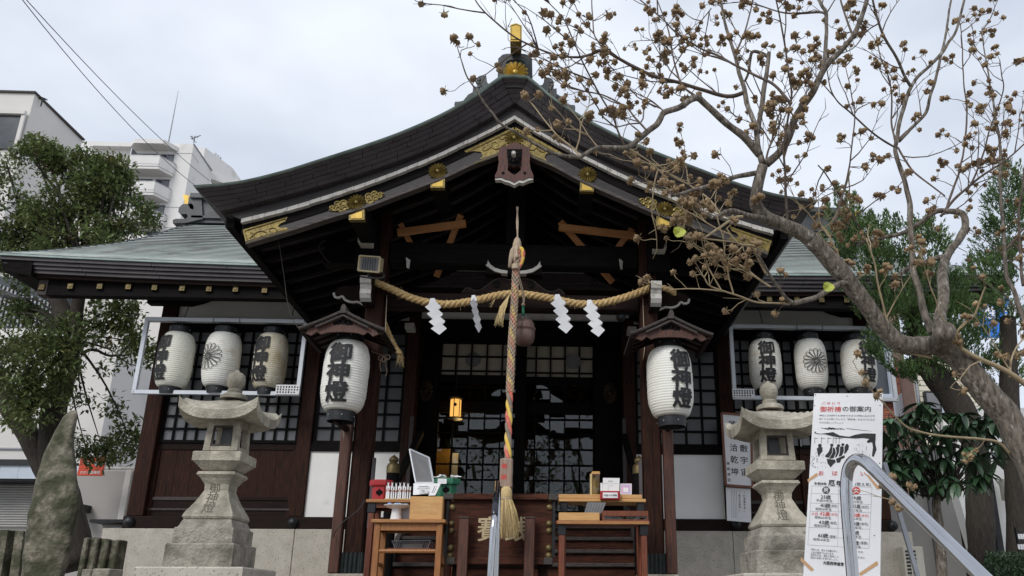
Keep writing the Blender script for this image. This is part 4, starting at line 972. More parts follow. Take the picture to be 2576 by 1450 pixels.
def streamer(px, py0, h, w, label, ph, narrow=1.0, dirn=1):
    z0 = at(px, py0, 9.44); sc_ = pxm(1, 9.44)
    t = thing('paper_streamer', label, 'paper streamer', (z0.x, 9.44, z0.z), 'white zigzag paper streamers on the straw rope')
    W = w*sc_*narrow; Hh = h*sc_; n = 4; seg = Hh/n*1.42
    o = MB().add([(z0.x-W*.16, 9.462, z0.z+.055),(z0.x+W*.05, 9.462, z0.z+.06),(z0.x+W*.22, 9.455, z0.z-.02),(z0.x-W*.2, 9.455, z0.z-.02)], [(0,1,2,3)]).build('tab', M['paper'], t)
    top = Vector((z0.x, 9.45, z0.z))
    for k in range(n):                   # each fold a tilted parallelogram, a step lower and to the side
        cx = z0.x+dirn*(k*W*.12); cz = z0.z-.02-Hh*(k+.4)/n*.98; y = 9.445-.010*(k % 2)-.002*k
        a = ph+.10*(k % 2)
        p = [(-W*.42, -seg*.12), (-W*.02, -seg*.60), (W*.46, seg*.10), (W*.06, seg*.58)]
        v = []
        for u, vv in p:
            u2 = u*math.cos(a)*.9-0; v.append((cx+u2, y+u*math.sin(a), cz+vv))
        if k == n-1: v[1] = (v[1][0]+W*.08, v[1][1], v[1][2]-.0)
        v2 = [(x, yy+.0015, z) for x, yy, z in v]
        MB().add(v+v2, [(0,1,2,3),(7,6,5,4),(0,4,5,1),(1,5,6,2),(2,6,7,3),(3,7,4,0)]).build('fold', M['paper'], t)
        if k < n-1:
            e = [v[1], v[2], (v[2][0]-W*.02, y+.03, v[2][2]-seg*.16), (v[1][0]+W*.10, y+.03, v[1][2]-seg*.02)]
            MB().add(e, [(0,1,2,3)]).build('fold', M['paper'], t)
streamer(1089, 760, 82, 52, 'zigzag paper streamer at the lowest point of the rope\'s left swag', .25)
streamer(1192, 752, 86, 50, 'narrow edge-on paper streamer close left of the bell rope', .95, .8)
streamer(1404, 750, 90, 52, 'zigzag paper streamer to the right of the bronze bell', .2)
streamer(1485, 764, 84, 50, 'zigzag paper streamer at the lowest point of the rope\'s right swag', .15)

# ------------------------------------------------------------------ bell rope and bell
br = thing('bell_rope', 'thick red yellow and grey bell rope with wood block and straw tassel', 'bell rope', tuple(at(1276, 1200, 8.2)))
bp = [at(*p, Y) for p, Y in (((1305,622),8.86),((1298,680),8.84),((1294,760),8.80),((1288,850),8.70),((1284,950),8.58),((1280,1050),8.45),((1277,1158),8.30))]
bp = smooth_path(bp, 8); NBp = len(bp)
cut = int(NBp*.70)
twisted(bp[:cut+1], .035, 3, .30, [M['cord_red'], M['cord_yellow'], M['cord_grey']], br, jit=.12)
twisted(bp[cut:], .037, 3, .40, [M['cord_red'], M['cord_yellow'], M['cord_grey']], br, jit=.18, phase=1.0)
twisted(bp[:int(NBp*.32)], .037, 2, .22, [M['cord_grey'], M['cord_red']], br, jit=.1, phase=2.2)
nb_ = resample(bp[int(NBp*.06):cut+2], 150)
for d in (-1, 1):                          # net of thin cord round the upper part
    for k in range(6):
        pts = [p+Vector((math.cos(2*math.pi*k/6+d*i*.22)*.040, math.sin(2*math.pi*k/6+d*i*.22)*.040, 0)) for i, p in enumerate(nb_)]
        MB().tube(pts, .0048, 4).build('net_cord', M['cord_pale'], br)
for a in (0, 1): 
    pts = [at(1303-a*3, 521, 8.92), at(1300+a*3, 560, 8.92), at(1303-a*2, 602, 8.9)]
    MB().tube(smooth_path(pts, 4), .009, 6).build('hanging_cord', M['cord_pale'], br, smooth='all')
kn = at(1301, 612, 8.87)
MB().lathe([(.01,.08),(.035,.05),(.05,.0),(.055,-.05),(.05,-.10),(.03,-.13)], 14, kn).build('knot', M['cord_pale'], br, smooth='all')
for k, (dx, l) in enumerate(((-.05,.26),(-.07,.34),(-.02,.30),(.0,.22))):
    MB().tube([kn+Vector((dx*.4,-.05,-.06)), kn+Vector((dx*.9,-.06,-.12)), kn+Vector((dx,-.06,-.20)), kn+Vector((dx*1.05,-.06,-l))], [.012,.014,.02,.026 if k % 2 else .008], 7).build('pale_tassel', M['cord_pale'], br, smooth='all')
for k, m in enumerate(('cord_yellow', 'cord_red')):
    MB().tube(smooth_path([kn+Vector((.0,.0,-.06)), kn+Vector((.06+.012*k,-.03,-.09-.03*k)), kn+Vector((.075,-.03,-.19)), kn+Vector((.05,-.03,-.29)), kn+Vector((.0,-.03,-.34-.03*k))], 4), .023, 8).build('rope_loop', M[m], br, smooth='all')
q = at(1297, 672, 8.80)
MB().lathe([(.043,-.03),(.047,0),(.043,.03)], 16, q).build('binding', M['cord_pale'], br, smooth=True)
st = MB(); rr = random.Random(8)
for k in range(30):
    a = at(1281, 742, 8.76); st.tube([a, a+Vector((-.06+rr.uniform(-.05,.03), -.03, -.17)), a+Vector((-.10+rr.uniform(-.06,.05), -.03, -.36+rr.uniform(-.06,.05)))], [.003,.003,.001], 4)
st.build('side_straw', M['straw'], br)
ba, bb_ = at(1274, 1156, 8.28), at(1273, 1228, 8.22)
bc = (ba+bb_)/2; hw = pxm(30, 8.25)/2
blk = MB().bev(bc.x-hw, bc.x+hw, bc.y-.05, bc.y+.05, bb_.z, ba.z, .012).build('wood_block', M['pale_wood'], br)
letters([('奉', bc.x-.02, bb_.z+(ba.z-bb_.z)*.72, .062), ('納', bc.x-.02, bb_.z+(ba.z-bb_.z)*.36, .062)], lambda u, v: Vector((u, bc.y-.0512, v)), .012).build('lettering', M['redink'], blk, fix=False)
tp = at(1274, 1230, 8.2)
MB().lathe([(.03,.02),(.05,.0),(.058,-.04),(.058,-.08),(.055,-.10)], 20, tp).build('tassel_head', M['straw'], br, smooth='all')
MB().lathe([(.058,-.008),(.062,0),(.058,.008)], 20, tp+Vector((0,0,-.10))).build('tassel_tie', M['cord_pale'], br, smooth='all')
for ch in range(4):
    st = MB()
    for k in range(110):
        a = rr.uniform(0, 6.283); r0 = .052*math.sqrt(rr.random()); r1 = r0*1.9+rr.uniform(0, .03); l = rr.uniform(.27, .405)
        p0 = tp+Vector((r0*math.cos(a), r0*math.sin(a), -.09)); p2 = tp+Vector((.03+r1*math.cos(a+.1), r1*math.sin(a+.1), -.09-l)); p1 = p0.lerp(p2, .45)+Vector((math.cos(a)*.012, math.sin(a)*.012, 0))
        st.tube([p0, p1, p2], [.0042,.0036,.0012], 4)
    st.build('straw_tassel', M['straw'], br)
bl = thing('bronze_bell', 'round brown bronze bell hung on a green clip behind the bell rope', 'bell', tuple(at(1320, 835, 9.05)))
c = at(1319, 836, 9.05)
Rb = pxm(58, 9.05)/2
MB().lathe([(.02,Rb*1.22),(Rb*.45,Rb*1.18),(Rb*.72,Rb*1.0),(Rb*.86,Rb*.72),(Rb*.90,Rb*.40),(Rb*.90,Rb*.36),(Rb*1.0,Rb*.32),(Rb*1.0,Rb*.20),(Rb*.90,Rb*.14),(Rb*.94,-.1*Rb),(Rb*.95,-.45*Rb),(Rb*.86,-.85*Rb),(Rb*.62,-1.14*Rb),(Rb*.3,-1.26*Rb),(.004,-1.28*Rb)], 36, c).build('body', M['bell'], bl, smooth='all')
tor = [c+Vector((.022*math.cos(a), 0, Rb*1.22+.022+.022*math.sin(a))) for a in np.linspace(0, 6.283, 13)]
MB().tube(tor, .005, 6).build('ring', M['grey_metal'], bl, smooth='all')
c2 = c+Vector((-.015, 0, Rb*1.22+.05))
MB().tube([c2, c2+Vector((-.005,0,.05)), c2+Vector((-.006,0,.12))], [.022,.017,.012], 8).build('green_clip', M['greenpaint'], bl, smooth='all')
c3 = c2+Vector((-.006, 0, .12)); ctop = at(1298, 640, 8.95)
for k in (-1, 1): MB().tube(smooth_path([c3, c3+Vector((.008*k,-.02,.12)), ctop+Vector((.02+.006*k,0,-.2)), ctop], 5), .007, 6).build('cord', M['cord_pale'], bl, smooth='all')
MB().lathe([(.02,-.01),(.022,0),(.02,.012)], 10, c3+Vector((0,0,.01))).build('cord_knot', M['cord_pale'], bl, smooth='all')

# floodlight, camera, cables on the porch
fl_ = thing('floodlight', 'square cream floodlight under the white beam end at the left pillar', 'floodlight', tuple(at(929, 664, 9.2)))
cs = [at(*ZP(*p), 9.2) for p in [(1072,648),(1275,668),(1290,520),(1088,505)]]
ci = [at(*ZP(*p), 9.19) for p in [(1092,635),(1258,652),(1268,530),(1104,520)]]
MB().add(cs+[p+Vector((.01,.16,.05)) for p in cs], [(0,1,2,3),(7,6,5,4),(0,4,5,1),(1,5,6,2),(2,6,7,3),(3,7,4,0)]).build('housing', M['cream_metal'], fl_)
MB().add(ci, [(0,1,2,3)]).build('lens', M['frosted'], fl_, fix=False)
rmb = MB()
for i in range(4): rmb.tube([cs[i].lerp(cs[(i+1) % 4], .0)+Vector((0,-.012,0)), cs[(i+1) % 4]+Vector((0,-.012,0))], .012, 6)
rmb.build('bezel', M['cream_metal'], fl_)
gm = MB()
for k in range(1, 7):
    a = ci[0].lerp(ci[1], k/7)+Vector((0,-.012,0)); b = ci[3].lerp(ci[2], k/7)+Vector((0,-.012,0)); gm.tube([a, b], .0045, 5)
gm.build('guard_grille', M['iron'], fl_)
q = at(930, 694, 9.2)
MB().tube(smooth_path([at(905,696,9.2), at(935,700,9.18), at(962,700,9.18), at(966,690,9.2), at(950,686,9.3), at(930,688,9.4)], 4), .011, 6).build('bracket', M['iron'], fl_, smooth='all')
MB().tube([at(931,686,9.25), at(931,698,9.3)], .03, 8).build('joint', M['iron'], fl_)
cc = thing('security_camera', 'small dark security camera under the lower beam near the right pillar', 'camera', tuple(at(1565, 795, 9.9)))
q = at(1562, 796, 9.85)
MB().lathe([(.055,-.06),(.06,-.05),(.06,.05),(.05,.06)], 16, q, 'y').build('body', M['iron'], cc, smooth=True)
MB().lathe([(.03,.061),(.028,.066)], 14, q, 'y').build('lens', M['dark_glass'], cc)
MB().box(q.x+.05, q.x+.10, q.y-.02, q.y+.02, q.z-.02, q.z+.06).build('mount', M['grey_metal'], cc)
def cable(label, pts, r=.006, m='rubber', name='cable'):
    o = MB().tube(smooth_path(pts, 6), r, 5).build(name, M[m], smooth='all'); return tag(o, label, 'cable')
cable('thin grey wire hanging from the roof corner to the left lantern roof', [at(700,600,8.9), at(715,700,9.0), at(722,755,9.0), at(733,795,8.9), at(752,828,8.8)], .004, 'gray_wood')
cable('black cable looping beside the foot of the left pillar', [at(921,1256,9.55), at(900,1285,9.5), at(862,1315,9.45), at(842,1340,9.45), at(840,1352,9.5)], .006)
cable('pale cord hanging straight down from the left end of the lower beam', [at(1052+270-1, 0, 9)*0+at(1322,740,9.6) if False else at(973,742,9.6), at(969,850,9.55)], .005, 'cord_pale')
cable('pale cord hanging straight down beside the right pillar', [at(1617,745,9.6), at(1620,830,9.6), at(1622,870,9.6), at(1618,905,9.6)], .005, 'cord_pale')
tw = thing('string_bundle', 'tangle of pale string tied beside the left lantern roof', 'string', tuple(at(966, 900, 9.5)))
mb = MB(); c = at(966, 895, 9.52); rr = random.Random(5)
for k in range(6):
    a = rr.uniform(0, 6.28); e = c+Vector((math.cos(a)*.08, 0, math.sin(a)*.08))
    mb.tube(smooth_path([c, c+Vector((math.cos(a+.5)*.06,-.02,math.sin(a+.5)*.06)), e, c+Vector((math.cos(a-.5)*.06,-.01,math.sin(a-.5)*.06)), c], 5), .0045, 5)
mb.tube(smooth_path([c, c+Vector((-.04,0,-.1)), c+Vector((-.02,0,-.2))], 4), .004, 5); mb.tube(smooth_path([c, c+Vector((.03,0,-.12)), c+Vector((.05,0,-.19)), c+Vector((.04,0,-.26))], 4), .004, 5)
mb.tube([at(935,885,9.5), c], .004, 5)
mb.build('loops', M['cord_pale'], tw)

# ------------------------------------------------------------------ offering box
ob = thing('offering_box', 'dark red timber offering box with brass studs and two front props', 'offering box', (0, 8.7, 0))
BY = 8.45
bx = [at(1131, 1250, BY).x, at(1391, 1250, BY).x]
zt_ = 1.05; zb_ = at(1260, 1418, BY).z
MB().bev(bx[0]+.0, bx[1]-.0, BY, BY+.75, zb_+.05, zt_-.06, .006).build('front_board', M['redbox'], ob)
for k, (f0_, f1_) in enumerate(((0,.09),(.09,.91),(.91,1))):
    x0, x1 = -.585, .585
    MB().bev(x0+(x1-x0)*f0_+.001, x0+(x1-x0)*f1_-.001, BY-.055, BY+.81, zt_-.062, zt_, .006).build('top_rim', M['gray_wood'] if k != 1 else M['redbox'], ob)
    x0, x1 = -.535, .535
    MB().bev(x0+(x1-x0)*f0_+.001, x0+(x1-x0)*f1_-.001, BY-.05, BY+.8, zb_-.012, zb_+.055, .006).build('bottom_rim', M['gray_wood'] if k != 1 else M['redbox'], ob)
for x0 in (-.47, .38): MB().hexa([(x0-.02 if x0<0 else x0+.02,BY+.05,0),(x0+.08 if x0<0 else x0+.12,BY+.05,0),(x0+.08 if x0<0 else x0+.12,BY+.7,0),(x0-.02 if x0<0 else x0+.02,BY+.7,0),(x0,BY+.05,zb_-.014),(x0+.1,BY+.05,zb_-.014),(x0+.1,BY+.7,zb_-.014),(x0,BY+.7,zb_-.014)]).build('leg', M['wood'], ob)
for px in (1168, 1318+15):
    a = at(px, 1306, BY-.10); MB().bev(a.x-.05, a.x+.05, BY-.13, BY-.058, 0, a.z, .006).build('prop', M['gray_wood'] if 0 else M['wood_red'], ob)
    MB().bev(a.x-.051, a.x+.051, BY-.131, BY-.057, a.z+.001, a.z+.02, .006).build('prop_cap', M['gray_wood'], ob)
for s in (0, 1):
    for py, r in ((1259,.018),(1277,.032),(1318,.030),(1336,.030),(1379,.032),(1399,.032)):
        q = at((1137 if s == 0 else 1384)-(3 if s == 0 and py > 1300 else 0), py, BY); q.x = bx[0]+.035 if s == 0 else bx[1]-.035
        MB().lathe([(r*1.15,-.002),(r*1.05,.008),(r*.7,.02),(r*.3,.024),(.002,.025)], 14, (q.x, BY, q.z), 'y').build('stud', M['brass'], ob, smooth=True)
    xx = bx[0]-.012 if s == 0 else bx[1]+.012
    MB().box(xx-.014, xx+.014, BY-.012, BY+.05, zb_+.06, zt_-.07).build('corner_strap', M['iron'], ob)
q1 = at(1229, 1331, BY); q2 = at(1296, 1331, BY)
letters([('賽', q1.x+.01, q1.z, .26), ('銭', q2.x+.02, q2.z, .26)], lambda u, v: Vector((u, BY-.0022, v)), .012).build('gilt_lettering', M['gilt_letter'], ob, fix=False)
mb = MB()
for k in range(12): mb.box(-.5+.085*k, -.46+.085*k, BY, BY+.75, zt_-.03, zt_-.001)
mb.build('coin_grille', M['wood'], ob)

# ------------------------------------------------------------------ left tables and what stands on them
def legtable(name, label, x0, x1, y0, y1, zt, leg, wood, board, rails=(), apron=.07, brackets=False):
    t = thing(name, label, 'table', ((x0+x1)/2, (y0+y1)/2, 0))
    MB().bev(x0, x1, y0, y1, zt-.035, zt, .006).build('top', M[board], t)
    ins = .03
    for xx in (x0+ins, x1-ins-leg):
        for yy in (y0+ins, y1-ins-leg):
            MB().bev(xx, xx+leg, yy, yy+leg, 0, zt-.036, .005).build('leg', M[wood], t)
            if brackets and yy < (y0+y1)/2: MB().bev(xx-.012, xx+leg+.012, yy-.008, yy+leg+.008, zt-.14, zt-.037, .004).build('bracket', M['iron'], t)
    if apron:
        MB().box(x0+ins+leg, x1-ins-leg, y0+ins+.01, y0+ins+.03, zt-.036-apron, zt-.036).build('apron', M[wood], t)
        MB().box(x0+ins+leg, x1-ins-leg, y1-ins-.03, y1-ins-.01, zt-.036-apron, zt-.036).build('apron', M[wood], t)
        for xx in (x0+ins+.01, x1-ins-.03): MB().box(xx, xx+.02, y0+ins+leg, y1-ins-leg, zt-.036-apron, zt-.036).build('apron', M[wood], t)
    for z in rails:
        MB().tube([(x0+ins+leg*.5, y0+ins+leg*.5, z), (x1-ins-leg*.5, y0+ins+leg*.5, z)], .02, 8).build('stretcher', M[wood], t, smooth=True)
        for xx in (x0+ins+leg*.5, x1-ins-leg*.5): MB().tube([(xx, y0+ins+leg*.5, z-.12), (xx, y1-ins-leg*.5, z-.12)], .02, 8).build('stretcher', M[wood], t, smooth=True)
    return t
TY = 8.25
a = at(934, 1306, TY); b = at(1121, 1307, TY); zt1 = a.z
legtable('stool_table', 'orange brown wooden table with a rail, left of the offering box', a.x, b.x, TY, TY+.45, zt1, .058, 'oak', 'oak_x', (at(1020, 1386, TY).z,))
TB = 8.95
a2 = at(921, 1256, TB); b2 = at(1125, 1256, TB); zt2 = a2.z
legtable('side_table', 'tall brown table behind the left orange table', a2.x, b2.x+.1, TB, TB+.45, zt2, .06, 'mahogany', 'oak_x', (), .05, True)
# fortune box with lettering
a = at(1033, 1249, TY+.06); b = at(1115, 1249, TY+.06)
fb = thing('fortune_box', 'light wooden box on the left orange table', 'box', ((a.x+b.x)/2, TY+.2, zt1))
MB().bev(a.x, b.x, TY+.06, TY+.36, zt1+.002, a.z, .006).build('box', M['bright_wood'], fb)
letters(hline('おみくじ', (a.x+b.x)/2, zt1+.5*(a.z-zt1), .062, 1.0, 1, False), lambda u, v: Vector((u, TY+.0585, v)), 0).build('lettering', mat('faint pale lettering', (.66,.42,.2), (.6,.36,.15), .5), fb, fix=False)
def dish(px, label, Y):
    q = at(px, 1305, Y); s = 1
    t = thing('footed_dish', label, 'dish', (q.x, Y, zt1))
    MB().lathe([(.060,0),(.055,.03),(.048,.09),(.046,.115),(.09,.125),(.128,.145),(.130,.152),(.10,.146),(.03,.135),(.003,.134)], 20, (q.x, Y, zt1+.002)).build('dish', M['ceramic'], t, smooth=True)
    rr = random.Random(2)
    for k in range(7):
        x, y = q.x+rr.uniform(-.075,.075), Y+rr.uniform(-.05,.06)
        MB().lathe([(.004,.0),(.024,.004),(.026,.016),(.016,.028),(.003,.032)], 9, (x, y, zt1+.142)).build('blue_charm', M['blue'] if k % 3 else M['paper'], t, smooth=True)
dish(996, 'white footed dish of small blue charms on the left table', TY+.17)
q = at(1020, 1302, TY+.28)
pb = thing('plastic_bottle', 'milky plastic container behind the white footed dish', 'container', (q.x, TY+.28, zt1))
MB().frust([(.05,.035,zt1+.002),(.05,.035,zt1+.10),(.035,.03,zt1+.15),(.02,.02,zt1+.155),(.02,.02,zt1+.18)], q.x, TY+.28).build('bottle', M['clear_plastic'], pb)
# hexagonal collecting boxes
def hexbox(px0, px1, top, label, m, cat='box', Y=9.12):
    a = at(px0, 1240, Y); b = at(px1, 1240, Y); cx = (a.x+b.x)/2; r = (b.x-a.x)/2
    zt = at((px0+px1)/2, top, Y).z
    t = thing('charm_box', label, cat, (cx, Y+.1, zt2), 'hexagonal painted charm boxes')
    hexp = lambda rr, z: [(cx+rr*math.cos(k*math.pi/3), Y+.12+rr*.72*math.sin(k*math.pi/3), z) for k in range(6)]
    def hexlathe(lv):
        v = []; fs = [tuple(range(5,-1,-1))]
        for rr, z in lv: v += hexp(rr, z)
        n = len(lv)
        for i in range(n-1):
            for k in range(6): k2 = (k+1) % 6; fs.append((i*6+k, i*6+k2, i*6+6+k2, i*6+6+k))
        fs.append(tuple((n-1)*6+k for k in range(6))); return MB().add(v, fs)
    hexlathe([(r*.74, zt2+.002), (r*.74, zt-.065)]).build('body', M[m], t)
    hexlathe([(r*.97, zt-.065), (r, zt-.05), (r, zt-.008), (r*.97, zt)]).build('lid', M[m], t)
    c_ = (cx, Y+.12-r*.74*.72*math.sin(math.pi/3)-.001, zt2+(zt-.06-zt2)*.55)
    MB().plate([[(c_[0]-.038,c_[2]),(c_[0]-.034,c_[2]+.016),(c_[0]-.016,c_[2]+.024),(c_[0],c_[2]+.045),(c_[0]+.016,c_[2]+.024),(c_[0]+.034,c_[2]+.016),(c_[0]+.038,c_[2]),(c_[0]+.034,c_[2]-.016),(c_[0]+.016,c_[2]-.024),(c_[0],c_[2]-.045),(c_[0]-.016,c_[2]-.024),(c_[0]-.034,c_[2]-.016)]], lambda u, v, w: Vector((u, c_[1]-w, v)), .002).build('dark_opening', M['black_timber'], t)
    return t, cx, r, zt
hexbox(922, 981, 1205, 'red hexagonal charm box by the left pillar', 'redpaint')
gt, gcx, gr, gzt = hexbox(1086, 1154, 1201, 'green hexagonal charm box with papers heaped on its lid', 'greenpaint', Y=8.75)
mb = MB(); rr = random.Random(4)
for k in range(14):
    x, y = gcx+rr.uniform(-.9,.9)*gr, 8.87+rr.uniform(-.05,.08); a = rr.uniform(0, 3.1)
    p = [Vector((x+math.cos(a)*rr.uniform(.02,.045)*e+math.sin(a)*.012*f, y+math.sin(a)*.03*e, gzt+.006+rr.uniform(0,.03)+(.012 if e*f > 0 else 0))) for e, f in ((-1,-1),(1,-1),(1,1),(-1,1))]
    mb.add(p, [(0,1,2,3)])
o = mb.build('folded_papers', M['paper']); tag(o, 'crumpled white papers lying on the green box lid', 'papers')
a = at(1100, 1203, 8.7); b = at(1122, 1216, 8.7)
o = MB().box(a.x, b.x, 8.745, 8.748, b.z, a.z).build('lid_label', M['paper'], gt)
letters(hline('・・・', a.x+.01, (a.z+b.z)/2, .02), lambda u, v: Vector((u, 8.743, v)), 0).build('print', M['ink'], o, fix=False)
# fan of paper arrows in a tray
ar = thing('paper_arrow_tray', 'two rows of white paper arrows stuck upright beside the red box', 'paper arrows', (at(1000, 1240, 9.0).x, 9.0, zt2))
rr = random.Random(6)
for row in range(2):
    for k in range((11, 6)[row]):
        q = at(972+(5.9*k if row == 0 else 10*k)+row*3, 1246, 9.02+.06*row); h = .155+.045*row+rr.uniform(-.008,.008); w = .0075
        MB().add([(q.x-w,q.y,zt2+.004),(q.x+w,q.y,zt2+.004),(q.x+w*.9,q.y,zt2+h*.62),(q.x-w*.9,q.y,zt2+h*.62)]+[(q.x-w*.9,q.y-.004,zt2+h*.66),(q.x+w*.9,q.y-.004,zt2+h*.66),(q.x+w*1.1,q.y-.004,zt2+h),(q.x+.002,q.y-.004,zt2+h*.9),(q.x-w*1.1,q.y-.004,zt2+h)], [(0,1,2,3),(4,5,6,7,8)]).build('paper_arrow', M['paper'], ar, fix=False)
        MB().lathe([(.006,0),(.006,.014)], 6, (q.x, q.y-.003, zt2+h*.6)).build('red_tie', M['cord_red'], ar)
a = at(968, 1246, 9.0); b = at(1036, 1250, 9.0)
MB().box(a.x, b.x, 8.985, 9.14, zt2+.001, zt2+.012).build('tray', M['straw'], ar)
# notices on the left table
def card(name, label, cat, quad, Y, m, texts=(), th=.006, ink='ink', lean=.0, group=None):
    """a sheet from four picture corners (bl, br, tr, tl) standing at distance Y (top leaning back)."""
    p = [at(*quad[0], Y), at(*quad[1], Y), at(*quad[2], Y+lean), at(*quad[3], Y+lean)]
    n = (p[1]-p[0]).cross(p[3]-p[0]).normalized()
    if n.y > 0: n = -n
    o = MB().add([q+n*0 for q in p]+[q-n*th for q in p], [(0,1,2,3),(7,6,5,4),(0,4,5,1),(1,5,6,2),(2,6,7,3),(3,7,4,0)]).build(name, M[m])
    tag(o, label, cat, group)
    f = lambda u, v: (p[0].lerp(p[1], u)).lerp(p[3].lerp(p[2], u), v)+n*.0012
    return o, f, n
def bars(f, rows, m, par, vert=False):
    mb = MB()
    for u0, u1, v0, v1 in rows: mb.add([f(u0,v0), f(u1,v0), f(u1,v1), f(u0,v1)], [(0,1,2,3)])
    return mb.build('print', M[m], par, fix=False)
nb, f, _ = card('notice_board', 'large grey written board leaning behind the green box', 'board', [ZT(630,400), ZT(830,400), ZT(778,118), ZT(560,22)], 9.5, 'grey_board', lean=.12)
rows = []
rr = random.Random(9)
for i in range(6):
    v = .82
    while v > .15:
        l = rr.uniform(.03,.07); rows.append((.16+.13*i-.022, .16+.13*i+.022, v-l, v)); v -= l+.02
bars(f, rows, 'greyink', nb)
mb = MB()
cor = [f(0,0), f(1,0), f(1,1), f(0,1)]
for i in range(4): mb.tube([cor[i], cor[(i+1) % 4]], .011, 5)
mb.build('rim', M['aluminium'], nb)
c1, f, _ = card('notice_card', 'white notice card standing left of the green box', 'notice', [ZT(598,535), ZT(835,520), ZT(838,402), ZT(605,404)], 8.92, 'paper', lean=.05)
bars(f, [(.25,.72,.66,.72),(.18,.8,.55,.575),(.18,.8,.48,.505)], 'greyink', c1)
c2_, f, _ = card('notice_card', 'smaller white note fixed low on the white notice card', 'notice', [ZT(668,525), ZT(765,515), ZT(765,465), ZT(668,467)], 8.90, 'paper')
bars(f, [(.25,.6,.6,.68),(.35,.65,.3,.4)], 'ink', c2_)
c3_, f, _ = card('notice_card', 'tilted white strip card in front of the green box', 'notice', [ZT(772,542), ZT(848,540), ZT(910,408), ZT(835,404)], 8.68, 'paper', lean=.04)
bars(f, [(.3,.38,.2,.8),(.6,.66,.15,.6),(.62,.66,.65,.8)], 'ink', c3_)
# wire basket under the left table
wb_ = thing('wire_basket', 'grey wire basket on the shelf under the left table', 'basket', tuple(at(1030, 1370, 8.5)))
A = [at(*ZT(*p), 8.45) for p in [(362,1052),(795,1048),(760,1138),(400,1138)]]; B = [p+Vector((0,.28,0)) for p in A]
wm = MB()
for i in range(4): wm.tube([A[i], A[(i+1) % 4]], .005, 4); wm.tube([B[i], B[(i+1) % 4]], .004, 4); wm.tube([A[i], B[i]], .005, 4)
for k in range(1, 18):
    t = k/18; wm.tube([A[0].lerp(A[1], t), A[3].lerp(A[2], t)], .0022, 3); wm.tube([B[0].lerp(B[1], t), B[3].lerp(B[2], t)], .0022, 3); wm.tube([A[3].lerp(A[2], t), B[3].lerp(B[2], t)], .0022, 3)
for k in range(1, 4):
    t = k/4; wm.tube([A[0].lerp(A[3], t), A[1].lerp(A[2], t)], .0022, 3)
wm.build('wires', M['grey_metal'], wb_)
zb2 = A[3].z
MB().box(A[3].x-.05, A[2].x+.05, 8.30, 8.66, zb2-.02, zb2-.004).build('shelf', M['mahogany'], wb_)
o = MB().box(A[3].x+.06, A[2].x-.06, 8.5, 8.68, zb2+.006, zb2+.05).build('folded_cloth', M['curtain']); tag(o, 'folded pale cloth lying in the wire basket', 'cloth')

# ------------------------------------------------------------------ right tables
a = at(*ZU(190,740), TY); b = at(*ZU(1380,752), TY); zr1 = a.z
rt = legtable('low_table', 'narrow red brown table right of the offering box', a.x, b.x, TY, TY+.34, zr1, .058, 'mahogany', 'mahogany', (), 0, True)
MB().box(a.x+.012, b.x-.012, TY-.006, TY+.0, zr1-.034, zr1-.003).build('front_edge', M['oak_x'], rt)
a2 = at(*ZU(225,462), 8.85); b2 = at(*ZU(1330,466), 8.85); zr2 = a2.z
rt2 = legtable('shelf_table', 'light topped shelf table behind the low table on the right', a2.x, b2.x, 8.85, 9.2, zr2, .05, 'mahogany', 'bright_wood', (), 0, True)
a3 = at(*ZU(222,408), 8.86); b3 = at(*ZU(1280,412), 8.86)
o = MB().bev(a3.x, b3.x, 8.86, 9.1, zr2+.002, a3.z, .004).build('display_board', M['bright_wood']); tag(o, 'long light wooden tray on the right shelf table', 'tray')
zr3 = a3.z
a = at(*ZU(225,640), TY+.05); b = at(*ZU(742,640), TY+.05)
o = MB().bev(a.x, b.x, TY+.05, TY+.25, zr1+.002, a.z, .004).build('wooden_tray', M['bright_wood']); tag(o, 'light wooden box on the low right table', 'box')
a = at(*ZU(775,618), TY+.05); b = at(*ZU(1358,625), TY+.05)
gc = thing('glass_case', 'red brown case with a glass front on the low right table', 'case', ((a.x+b.x)/2, TY+.15, zr1))
MB().bev(a.x, b.x, TY+.05, TY+.30, a.z-.055, a.z, .004).build('lid', M['mahogany'], gc)
MB().box(a.x, b.x, TY+.05, TY+.30, zr1+.001, zr1+.018).build('base', M['mahogany'], gc)
MB().box(a.x, b.x, TY+.29, TY+.30, zr1+.018, a.z-.055).build('back', M['redbox'], gc)
for xx in (a.x, b.x-.02): MB().box(xx, xx+.02, TY+.051, TY+.29, zr1+.018, a.z-.055).build('side', M['mahogany'], gc)
MB().box(a.x+.02, b.x-.02, TY+.056, TY+.06, zr1+.018, a.z-.055).build('glass', M['glass'], gc)
q = at(*ZU(1070,712), TY+.15)
o = MB().hexa([(q.x-.20,TY+.1,zr1+.02),(q.x+.08,TY+.1,zr1+.02),(q.x+.08,TY+.2,zr1+.02),(q.x-.20,TY+.2,zr1+.02),(q.x-.20,TY+.1,zr1+.028),(q.x+.08,TY+.1,zr1+.028),(q.x+.08,TY+.2,zr1+.028),(q.x-.20,TY+.2,zr1+.028)]).build('paper_stack', M['straw']); tag(o, 'thin stack of cream slips lying in the glass fronted case', 'slips')
o = MB().beam((q.x-.06,TY+.12,zr1+.06), (q.x+.08,TY+.15,zr1+.035), .05, .012).build('wooden_slip', M['straw']); tag(o, 'cream slip propped on the stack in the case', 'slip')
c4, f, _ = card('notice_card', 'grey printed sheet hanging between the two right tables', 'notice', [ZU(550,640), ZU(768,652), ZU(822,516), ZU(586,512)], 8.7, 'grey_board', lean=.02)
rows = []
for i in range(6):
    v = .9
    while v > .12:
        l = rr.uniform(.04,.12); rows.append((.12+.15*i-.014, .12+.15*i+.014, v-l, v)); v -= l+.03
